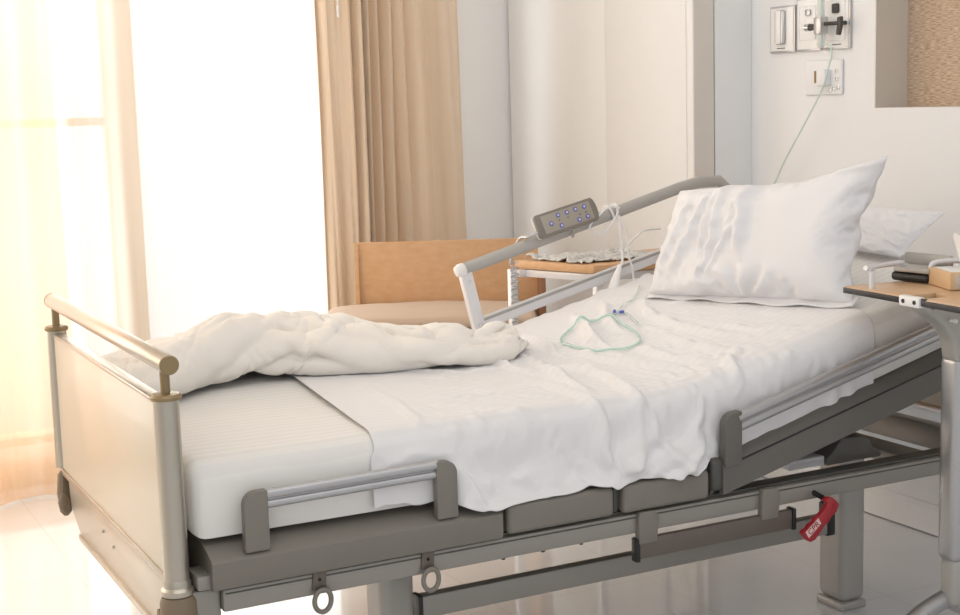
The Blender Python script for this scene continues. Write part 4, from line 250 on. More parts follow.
-3,-9,7,0,-1,-1,2,3,7,12,-4,-2,1,-4,-3,2,-1,2,2,2,-2,-9,-3,-9,-8,6,6,2,1,2,-1,-1,0,4,16,10,0,-2,-3,-7,5,-5,-2,7,-9,-4,2,-3,6,2,-1,-13,1,1,4,-14,4,10,-8,2,2,-2,1,0,1,-1,-1,3,0,-4,7,-4,-9,4,4,0,
-5,6,-3,-1,0,3,1,2,4,-8,-9,-7,-6,1,1,0,1,0,1,-1,2,5,-7,6,23,1,-3,-5,-1,1,0,-1,10,11,-11,-22,1,3,4,5,10,7,2,-2,-9,2,0,-2,-4,-3,-13,1,11,-3,3,-6,8,-5,-1,4,-2,0,0,1,-2,1,0,1,-5,8,2,-15,9,-3,2,1,
-15,18,-1,3,6,0,-1,2,-10,-7,1,4,-2,5,1,1,1,-1,-4,-3,-4,5,12,-2,-18,-1,4,5,1,-2,4,10,-6,-23,-7,7,2,0,-2,-8,0,5,-6,5,-3,4,2,4,1,4,-1,12,-2,-1,-2,2,-1,-2,4,-1,1,0,1,0,-1,1,1,-4,5,5,-17,8,1,-2,2,0,
15,-15,-1,5,1,1,8,3,-3,-6,-5,-5,3,-4,1,4,7,8,4,-6,-4,-10,-10,-1,8,2,0,2,2,6,3,-19,-11,10,7,9,-5,0,-3,0,-7,5,0,-14,15,5,-6,-1,-1,-4,10,-4,-1,2,-5,11,3,0,-4,-5,1,-1,0,-1,3,1,-5,3,8,-18,8,1,0,-1,1,0,
4,5,-4,-7,5,13,-1,-2,-5,0,-5,-3,0,-1,-2,-3,-3,-5,1,11,12,9,5,-1,-1,1,1,3,8,-9,-25,0,4,-1,0,-12,10,-5,5,2,-12,3,5,0,1,-3,4,-2,0,0,-2,1,1,1,4,-8,-7,4,3,3,-1,2,-1,1,0,-4,4,10,-20,7,3,-1,0,-1,1,1,
2,9,-12,-2,9,2,1,0,-3,-2,-3,-1,2,1,0,-4,-5,-3,-4,-5,-2,2,4,10,7,6,5,6,-7,-7,8,6,7,0,-20,-4,-10,6,-2,-2,10,-10,7,3,-3,-7,3,2,1,1,3,1,-2,0,-10,6,1,1,-4,2,0,0,1,1,-5,5,9,-21,8,2,-1,1,1,-1,1,-1,
4,-2,1,0,-12,0,10,5,-2,-2,-1,-1,-1,3,-4,2,1,1,1,1,-4,-7,-4,-7,-4,-3,0,-2,5,5,9,7,5,-5,12,10,0,2,-14,-7,-6,10,-9,5,-3,3,-2,-1,2,-3,-3,0,4,-2,7,-8,6,-1,0,0,0,-1,0,-3,7,6,-19,7,3,0,0,0,0,-1,0,0,
1,-14,15,0,-7,-14,2,9,8,2,0,-2,5,-9,8,1,-2,-3,-3,1,4,4,-3,-1,-1,-4,-10,-8,0,-1,-1,0,4,-2,3,4,9,10,17,-4,-3,5,1,-15,-4,5,3,-2,3,4,-2,-5,-2,-4,-2,8,4,-12,0,2,0,-2,1,6,0,-17,8,4,-2,0,0,0,1,-1,1,0,
-1,1,0,0,-1,-5,-11,3,8,19,10,6,-14,0,-9,-7,-2,1,7,0,-3,-5,0,3,3,2,3,-5,-7,10,-2,-6,-8,4,9,-11,-6,-8,12,3,2,3,-1,7,7,5,1,1,-6,-15,-2,4,1,3,-3,-3,1,0,5,-3,-1,5,9,-11,-11,9,2,-3,2,1,-1,0,0,0,-1,0,
0,7,-10,0,0,-1,-6,0,0,0,-1,4,18,12,6,4,-3,-9,-16,-8,-2,3,7,0,-9,-3,1,7,0,-8,12,2,0,-7,-8,7,0,-4,-7,5,-4,-7,-2,5,1,1,-4,3,0,4,5,3,-5,2,3,1,-10,9,0,3,8,-2,-17,3,8,0,-2,3,-1,-2,3,-1,0,0,-1,0,
-5,0,7,-6,-1,1,-7,-2,5,-11,-1,0,-11,-2,8,11,16,17,13,3,-7,-11,-14,-7,4,5,-6,2,13,1,-5,9,-5,4,0,-4,-9,-3,-7,6,7,-10,1,6,-8,-7,2,-2,2,11,-1,-5,9,-4,0,-3,3,0,2,5,-12,-5,6,3,-1,0,1,-1,0,1,1,-2,1,0,0,0,
-9,-11,14,2,1,-1,-3,-5,3,6,1,-2,9,-6,-8,-12,-9,-1,8,16,17,15,9,0,-7,-10,7,5,0,-5,-13,-2,-8,-7,-3,4,8,-3,-2,-2,-2,7,-1,-5,8,0,4,-3,-2,-1,0,3,-8,8,-1,-3,0,3,4,-14,3,4,1,0,-1,0,0,1,0,0,-2,2,-1,1,0,0,
3,-8,-6,6,3,-3,1,-10,-5,8,5,6,-4,8,0,0,-5,-4,-11,-12,-5,2,7,12,13,8,-1,-6,-12,-8,2,-4,-1,10,5,0,1,5,4,-2,-2,-3,5,3,-8,2,-5,8,-3,0,-1,-1,6,0,-3,1,3,3,-14,6,2,0,0,0,0,1,3,1,-3,-2,-1,2,-1,1,-1,0,
-13,20,-17,9,-1,0,-3,-6,0,-1,10,4,2,-5,-5,7,7,-5,1,1,-4,-6,-9,-8,-5,0,2,-1,-1,10,7,2,9,7,-1,-2,0,-4,1,-1,0,1,2,-7,10,0,-3,-1,-1,-1,3,2,-2,-8,3,4,3,-13,8,1,1,-1,-1,2,5,1,-8,-5,3,2,3,-3,1,0,0,0,
3,-12,10,-3,-4,-2,5,-3,-6,2,2,8,-2,2,11,-6,-5,-1,-1,-2,2,0,4,2,-2,2,-7,1,-2,8,-2,-1,-3,-4,1,2,3,8,-4,-1,-1,-1,-3,4,-6,-1,10,-8,4,0,-3,-1,-1,5,2,3,-11,9,1,-1,-4,4,6,-1,-10,-5,5,5,0,-1,-2,1,0,0,1,-1,
15,-5,-1,-10,-3,3,-1,-1,-3,-1,-1,8,6,0,-14,3,5,5,1,-2,-3,1,0,-3,5,-7,9,-8,1,-1,3,0,4,2,0,-1,-2,-9,0,3,4,3,5,3,2,1,-7,3,-5,-4,-1,0,0,0,2,-8,6,0,-4,1,10,-3,-9,-4,5,4,1,-3,1,0,2,-1,0,0,1,0,
-2,3,5,-10,2,2,-1,0,-1,-3,3,1,-2,2,12,0,-8,-2,-2,2,0,-1,1,3,-4,7,-5,0,-1,1,1,0,-5,-2,1,2,0,9,0,-4,-2,-2,-6,-1,-5,3,14,16,10,-1,-10,-6,2,3,-5,2,-1,-3,3,-3,-13,-4,4,4,0,-2,-1,2,-1,1,-1,4,-3,0,2,0,
-12,8,2,5,-1,0,1,-2,-1,-2,4,1,2,-7,-3,-2,3,2,3,4,4,1,-1,-2,0,-5,-4,5,1,-1,0,-5,8,-4,-1,-1,-1,-4,1,7,2,-2,3,-8,7,0,-19,-3,10,8,13,9,1,-6,0,2,3,3,-4,-5,-3,-4,-7,-2,1,3,1,-1,0,0,-4,4,-4,1,2,0,
10,-11,-3,7,1,2,1,-1,-2,-3,5,-5,-4,14,-2,-3,-2,0,1,-2,-4,-3,-2,0,2,2,9,-3,-3,3,6,3,-1,9,2,2,-1,-1,2,-3,-5,-10,-10,11,-6,-7,16,-14,-15,-6,3,4,-9,-2,3,3,4,-2,2,12,15,8,0,-8,-2,-5,-3,0,1,1,2,0,5,-5,1,0,
5,0,0,-3,4,1,5,1,-4,4,-12,-6,17,-14,-5,4,4,-1,-2,2,4,4,3,1,0,-3,-11,10,10,11,1,-5,-8,-9,-7,-7,0,7,6,7,3,2,1,-9,0,1,-4,0,-6,1,-3,-11,13,4,-7,-1,-9,1,2,-5,-5,4,11,8,-6,7,1,0,-1,-1,0,-7,8,-1,-2,1,
7,3,-3,-1,-1,2,-4,-1,9,-5,1,7,-20,8,3,6,3,1,-1,-5,-4,-4,-4,-4,1,13,24,1,-4,-17,-22,-10,-3,2,5,6,0,-4,-1,-6,-3,7,6,6,6,5,-3,0,-3,3,-2,7,-9,-1,13,-8,3,0,0,1,-4,-4,-4,1,8,-4,1,0,0,1,1,2,-3,3,0,-1,
26,-6,-12,1,0,-2,-1,0,1,8,-15,-7,10,2,2,-11,-1,3,2,1,-2,-1,4,19,10,-4,-17,-21,-14,-2,5,20,9,0,-1,0,-3,8,-12,-4,5,5,1,-9,-2,-3,-1,0,15,1,-2,-5,5,4,-10,4,-1,-1,0,0,3,0,1,-1,1,1,1,0,1,-1,-1,-2,-2,4,-3,0,
-9,9,5,4,0,-3,1,3,-4,-8,2,10,-6,0,-2,9,-10,-5,-1,1,9,13,11,-16,-25,-10,-2,4,9,7,12,-6,-5,2,2,2,16,-12,-6,2,0,-6,2,7,0,1,-3,2,1,-10,4,2,2,-5,2,2,0,0,0,0,0,-1,-1,0,-1,-1,0,0,0,1,1,1,0,2,-1,0,
-3,-1,11,-1,0,0,-1,1,-1,-1,0,-3,3,2,3,-13,8,6,1,6,4,-5,-20,-14,7,5,1,9,1,-2,-3,4,9,2,2,-3,-10,-9,8,1,-3,9,-1,-1,-3,-4,8,-6,-8,14,-2,0,-6,1,2,0,0,0,0,0,0,1,-1,1,0,1,-1,0,0,2,-2,-1,-1,4,-2,0,
-1,4,-1,0,0,0,0,-1,0,0,3,-7,11,-13,5,13,3,-3,2,-4,-10,-12,-4,13,10,-5,0,-1,2,4,4,-4,-10,-2,-2,4,-2,4,4,4,2,-6,-2,-1,5,18,-2,-10,-7,-4,1,0,2,4,-3,-1,1,0,0,0,-1,0,1,-1,0,-1,0,1,0,-3,4,3,-2,0,-2,3,
-6,3,4,-1,0,0,1,-1,0,-1,0,2,15,2,-14,-10,-3,0,-1,1,-4,4,16,4,-4,1,-3,0,-1,-4,-5,3,4,5,-6,8,-12,12,0,-4,4,5,9,7,4,-7,-6,6,-1,-11,-6,-2,-3,1,-1,1,-1,0,0,1,0,0,-1,1,0,0,0,0,-1,1,-3,1,1,2,-4,2,
-1,1,-3,3,1,0,-1,0,0,1,1,4,-23,21,17,-2,-3,-4,-10,-2,5,0,-4,-2,-1,6,5,-2,0,-1,-1,-2,3,-8,16,-15,9,-3,-2,-3,-6,-6,-7,2,5,6,15,13,10,6,-6,-14,-10,-7,4,1,0,3,0,-4,0,1,-1,0,0,0,0,-1,1,0,0,-1,1,2,3,-8,
1,1,0,-2,1,0,1,0,0,-1,2,-6,4,4,-20,10,5,4,4,-6,5,10,5,2,4,0,1,-2,-1,-2,1,-4,0,13,-18,-13,4,-5,-1,5,3,-2,0,-11,-11,-11,-7,10,18,15,18,14,3,-9,-14,-13,-6,-2,3,1,0,-2,2,0,-1,1,0,0,0,0,2,-1,0,2,-3,-2,
3,0,1,0,-2,1,0,0,-1,1,0,1,6,-19,15,-2,0,0,8,14,1,-8,-12,-11,-5,-2,-1,2,2,6,-1,10,9,-21,-2,17,3,1,-10,0,-3,6,-3,3,0,-4,-7,-13,-18,-2,9,19,25,19,8,-2,-9,-13,-11,-4,1,0,0,0,1,-1,0,0,0,0,0,0,1,0,-3,0,
4,1,0,0,1,-1,0,0,0,0,0,35,-31,1,-7,0,0,5,6,-13,-14,-7,4,9,5,-3,0,0,5,-4,6,-3,-22,15,5,0,0,3,10,-6,6,-7,1,-1,0,5,-1,1,5,-13,-18,-17,-2,10,14,22,19,10,-7,-12,-12,-1,-1,0,0,0,0,1,-1,0,1,-1,2,-4,-1,2,
8,0,-1,1,-1,0,0,1,-1,-3,5,-16,46,4,-22,-17,9,-7,-20,1,9,13,2,-4,-3,2,-4,6,-7,10,-11,-5,17,-10,5,-2,-5,-2,4,5,-8,4,2,2,5,-7,-3,6,-6,6,5,-1,-20,-14,-5,-2,3,15,26,17,-4,-15,-7,-1,0,0,1,-1,0,0,0,2,4,-11,3,2,
9,0,0,-1,1,0,0,0,0,1,-6,-18,-7,22,32,-16,-16,-9,15,10,-3,-7,-4,2,-1,4,4,-8,1,-8,10,3,-12,9,-3,1,2,5,-6,-4,4,-1,0,7,-11,0,7,-6,-2,-3,-1,4,4,1,-3,-8,-7,-12,-1,18,28,9,-9,-11,-4,1,-1,1,0,-1,-2,3,-7,5,0,2,
10,-1,1,0,0,1,-1,0,0,0,2,-1,-14,-28,20,16,0,12,-16,-7,1,3,9,0,2,2,-11,4,2,0,-5,-1,9,-5,0,4,3,-11,3,2,0,1,5,-12,3,3,-2,0,4,0,-1,-2,9,-2,-7,10,0,-2,-17,-14,-6,18,23,4,-9,-5,1,1,2,-2,-1,-5,-1,4,0,0,
10,0,0,1,-1,-1,1,0,1,3,-1,-6,3,-4,-24,30,-13,5,2,-1,1,3,-9,12,8,-16,8,4,1,1,-5,-5,-5,0,6,-2,-9,6,1,4,-2,5,-11,3,2,1,2,3,11,7,5,7,0,-12,-20,-14,7,-2,7,-6,-5,-12,-2,16,15,0,-9,-3,0,3,2,1,-2,1,-3,1,
10,0,0,-1,0,1,-1,1,2,-1,-5,4,-9,14,-12,5,11,-19,15,-2,2,3,15,-7,-14,2,-1,-4,4,4,-1,1,1,3,-9,-8,4,4,-2,-8,10,-9,3,0,-1,-1,-3,-3,-7,-1,10,13,0,9,10,-16,-17,4,-2,5,1,3,-6,-11,1,7,5,3,-2,0,-4,0,1,2,-2,3,
9,0,-1,0,0,0,0,2,-1,-2,3,1,1,-13,4,-6,30,-4,-15,4,0,-2,-15,-7,-3,6,2,0,-3,-7,6,7,8,-2,7,4,-5,-6,2,10,-16,8,0,-1,3,1,1,0,-4,-10,-8,-14,-8,5,32,31,3,-23,-8,2,-7,1,1,4,-4,-3,6,0,-3,0,5,-3,1,-1,3,1,
6,1,0,0,0,-1,0,0,1,1,-3,0,-6,4,12,-14,-21,15,0,3,-4,-7,7,6,11,1,0,-2,-5,3,4,-5,-11,0,-1,2,8,9,7,-14,3,-7,1,1,-2,0,0,-1,-2,7,-5,-8,1,-4,-13,5,25,25,-10,-22,11,-5,-1,-2,1,2,-3,-2,5,-2,1,-1,1,1,3,-7,
6,-1,1,0,0,0,0,0,-1,-1,12,-6,-2,-3,6,-2,-10,1,16,-13,5,2,-5,-4,-3,1,1,1,3,-1,-3,0,4,2,0,-1,-1,-1,-13,7,8,6,2,-1,-4,-3,-1,1,5,-5,-1,1,1,0,1,-10,-22,14,37,3,-28,5,3,-3,2,-1,-1,0,-2,2,2,-2,0,6,-9,1,
5,0,-1,0,1,0,0,0,0,1,-5,1,3,4,-7,-6,18,-10,1,1,-2,0,0,2,2,-1,1,1,0,-2,1,-2,0,1,6,3,-7,-11,13,0,-5,-8,1,1,3,3,2,2,-9,4,2,-3,2,4,-8,-5,9,-21,-7,32,21,-20,-10,6,3,-7,1,1,1,3,-8,5,7,-12,2,1,
4,0,1,0,-1,0,1,-2,0,1,-7,6,3,-4,-4,12,-10,6,-9,7,0,0,2,1,-2,-1,-2,4,3,-1,3,6,6,9,6,-10,-9,-4,-13,-2,1,6,-1,-1,0,2,2,-7,8,-1,-4,2,6,-6,1,0,-6,3,-10,-15,18,28,0,-7,-17,4,2,-1,1,-7,4,8,-12,1,3,1,
5,0,-1,1,0,0,0,0,-1,-2,10,-6,0,-1,0,-3,-1,3,1,1,1,-1,1,-1,2,5,5,-1,4,-3,-5,-2,-2,-4,-21,1,18,15,8,4,0,-4,-6,-4,-2,-5,-9,4,-3,4,-1,7,-13,0,4,1,5,-3,0,3,-22,4,32,-6,-8,0,-4,1,-3,8,4,-16,4,3,0,0,
5,1,0,-1,1,0,-1,0,0,2,3,-2,-4,7,-3,-2,0,0,1,0,8,-9,-1,1,0,1,-8,2,-7,-3,-1,0,3,-12,5,7,-3,-6,-2,6,9,12,12,9,-4,-2,0,-4,-4,-4,-3,-8,6,4,-1,-2,-7,6,-2,-2,2,-8,-14,14,17,-6,-3,-1,4,11,-21,8,0,0,-1,1,
7,-1,1,0,0,0,0,0,0,0,-5,-2,6,-2,0,1,1,0,-1,1,-9,12,0,-2,-3,-2,0,-1,-4,11,3,-3,-8,3,4,0,-1,0,5,-7,-13,-4,-4,-7,6,6,10,9,20,3,-12,-8,-6,0,-3,3,4,-4,5,-6,7,-3,-15,-3,7,14,3,-2,5,-24,12,1,0,1,0,1,
8,0,0,0,0,0,0,0,1,0,-6,4,-1,-2,0,3,-1,0,1,1,0,-5,0,4,-1,-4,6,3,0,-6,4,1,-2,3,-4,-2,1,0,-7,2,7,-5,-2,8,1,-8,-2,-9,-2,2,22,12,-11,-11,2,-1,0,4,-5,5,3,-11,7,1,-3,-9,4,10,-14,10,4,-2,-2,0,1,1,
8,1,0,0,-1,0,1,0,0,1,-2,-2,0,1,-1,-1,2,0,0,4,-6,7,8,-4,2,2,3,-5,-7,3,-3,-4,-1,1,0,1,-1,-1,5,3,-6,-2,-2,-2,1,7,-6,5,-14,-9,0,6,19,9,-3,-7,-4,-4,5,4,-13,7,-2,1,-3,6,7,-17,6,-1,-1,3,4,-1,0,1,
10,-1,0,0,0,0,-1,2,1,-3,-1,0,-1,2,1,-2,-2,2,-1,1,11,-3,-11,-4,-3,-1,-3,-7,8,3,-4,5,4,-2,2,0,2,5,1,-13,4,2,3,-5,-1,0,2,1,0,7,-7,-10,-4,3,14,11,2,-1,-8,-12,7,0,3,-4,5,7,-18,7,3,-3,4,-1,2,1,0,-4,
8,0,0,0,0,1,0,-1,0,-1,0,-1,1,-1,-3,3,6,-8,14,0,-17,-10,8,7,3,-2,-2,3,1,-4,2,0,-1,-1,0,2,2,-3,-8,12,-3,0,-1,1,1,-3,1,3,-4,-4,5,0,5,-2,-15,6,15,-4,-4,1,-3,2,-1,2,7,-17,5,6,-2,1,-5,4,1,5,-8,0,
7,0,0,0,0,-1,1,1,-1,-1,-1,0,0,-1,7,1,-12,18,-2,-25,6,15,-6,-4,-3,3,0,0,0,2,1,0,1,0,1,0,-5,2,1,-4,4,-1,6,0,-4,-1,2,-5,3,1,0,-1,-5,0,10,-9,-16,4,12,7,-2,0,-2,9,-15,5,6,-6,-1,5,-1,2,-5,6,0,-5,
6,0,-1,1,0,0,0,-1,-1,0,0,1,1,-2,-3,2,14,-11,-19,16,7,-9,0,2,3,1,-2,1,1,-1,1,3,0,0,-4,-1,1,-2,4,1,-1,1,-5,-3,5,3,2,-6,2,-2,-1,1,2,3,-7,-3,4,5,-7,-1,6,-2,5,-10,2,2,0,2,0,-2,9,-13,5,-2,0,0,
4,0,1,-1,0,0,0,1,-2,0,1,1,0,1,4,-1,-12,2,3,3,-3,3,1,0,0,5,-6,1,-1,0,0,-2,3,-4,4,-1,1,-1,-2,0,1,-1,-1,4,-3,2,-3,3,0,2,0,2,-4,-4,3,1,-2,-1,7,-3,1,1,-5,2,2,0,1,-2,2,6,-14,10,0,-11,2,1,
3,1,-1,1,0,1,-1,-2,0,0,0,1,3,3,3,-12,7,-3,2,-1,1,0,0,0,1,-6,6,-1,0,0,0,-1,-4,6,-2,2,-1,0,0,2,-3,1,-1,0,1,2,-5,4,-2,5,0,-7,2,0,0,0,2,0,-1,-1,1,-1,0,-2,4,-1,-3,6,2,-14,11,-7,-2,-1,4,3,
2,-1,1,0,0,0,1,-1,0,-1,2,1,1,-1,-7,11,-3,-1,2,0,0,0,0,0,0,0,-1,1,0,0,0,0,0,-2,2,-1,4,-1,0,-3,2,1,-1,-1,0,-4,4,-1,2,3,-10,5,1,0,-1,1,-1,-1,0,6,-4,-2,1,1,-3,3,3,-6,-4,10,-7,6,-3,-4,2,2,
2,1,-1,0,0,0,1,-1,0,1,0,1,0,0,3,-3,1,1,0,0,0,0,0,0,2,-2,3,0,-1,0,-2,0,0,0,0,0,6,-6,-2,1,-1,-2,2,2,0,0,-1,1,0,-4,3,3,-1,-1,0,0,-1,1,4,-6,-1,3,0,0,1,2,-5,1,1,-3,4,-5,-1,5,-3,3,
4,-1,1,-1,1,0,-1,1,-1,0,2,-1,2,0,-1,2,-1,-1,1,0,0,0,0,0,-1,0,-2,0,1,0,1,0,0,1,0,4,-7,0,3,1,0,-1,0,0,0,-1,1,-1,0,-5,5,-2,0,2,1,0,2,-1,-6,3,1,0,1,1,2,-7,3,2,0,-1,-1,1,0,0,-4,3,
5,1,-1,1,-1,1,0,-1,0,1,-2,2,0,0,0,-1,1,1,-1,0,0,0,0,0,6,-6,2,0,0,0,-1,-1,0,0,0,-3,-3,7,1,-4,1,1,1,-1,0,3,-3,0,-1,1,2,0,0,-1,0,5,-8,1,0,0,1,0,1,-1,-4,4,1,-1,-2,0,0,0,2,0,-1,1,
7,-1,1,0,0,0,-1,1,0,-1,1,1,0,-2,0,0,0,0,0,0,0,0,1,0,-7,5,-1,0,0,0,3,0,0,-2,0,0,-1,0,-1,2,1,0,0,5,-2,-6,3,-1,2,-2,-2,0,1,4,3,-12,7,-1,1,0,1,0,-3,1,2,-1,-2,0,1,1,1,0,-2,2,-1,-1,
7,1,-1,0,2,-2,1,-1,1,1,-1,2,-4,1,-1,0,0,0,0,0,0,0,-1,2,-1,0,0,0,0,1,0,-2,0,1,0,2,-2,1,-1,0,-1,4,1,-8,-1,4,0,1,2,-1,0,-1,5,-4,-8,8,-1,0,0,2,-3,0,1,0,-1,0,0,1,0,-1,0,1,0,0,0,0,
9,-1,1,0,-1,1,-1,1,0,0,3,-6,1,-1,0,-1,1,0,0,0,0,0,0,1,-2,1,0,0,0,-1,-2,2,1,0,0,-3,3,-1,0,1,0,-2,-4,3,4,0,0,-1,-3,1,1,7,-10,-1,5,-2,1,1,0,-2,1,0,1,0,0,0,0,-1,0,0,0,-1,2,0,2,-1,
9,0,0,0,0,-1,0,0,1,2,-3,0,-2,0,-1,2,-1,0,0,0,0,0,0,-1,2,1,-1,-1,0,0,0,0,0,1,-1,-1,0,1,0,0,0,-2,1,1,-2,0,0,2,-1,2,3,-10,4,2,-1,1,1,-1,-1,0,0,2,-1,-1,0,0,0,1,0,0,-1,1,-1,1,5,-1,
7,1,-1,1,-1,1,0,0,1,-1,0,-1,0,-1,1,-1,0,0,0,1,0,0,0,3,-5,-1,1,1,0,1,-1,0,-1,0,3,-2,0,0,0,0,-1,1,0,-1,1,0,0,1,0,-1,-5,5,0,-1,1,1,-1,-1,0,1,1,-2,0,0,0,1,0,-1,1,0,0,0,0,1,5,-1,
7,-1,1,0,0,-1,1,0,1,0,-2,1,-1,0,-1,3,-2,0,1,-1,-1,2,-1,-2,2,0,0,0,0,-1,0,1,0,0,-2,2,0,-1,1,-1,1,-1,0,1,0,1,2,7,-11,1,0,-1,0,1,1,-2,-1,1,1,1,-2,0,1,0,1,-1,0,0,-1,0,0,0,8,2,-2,-13]
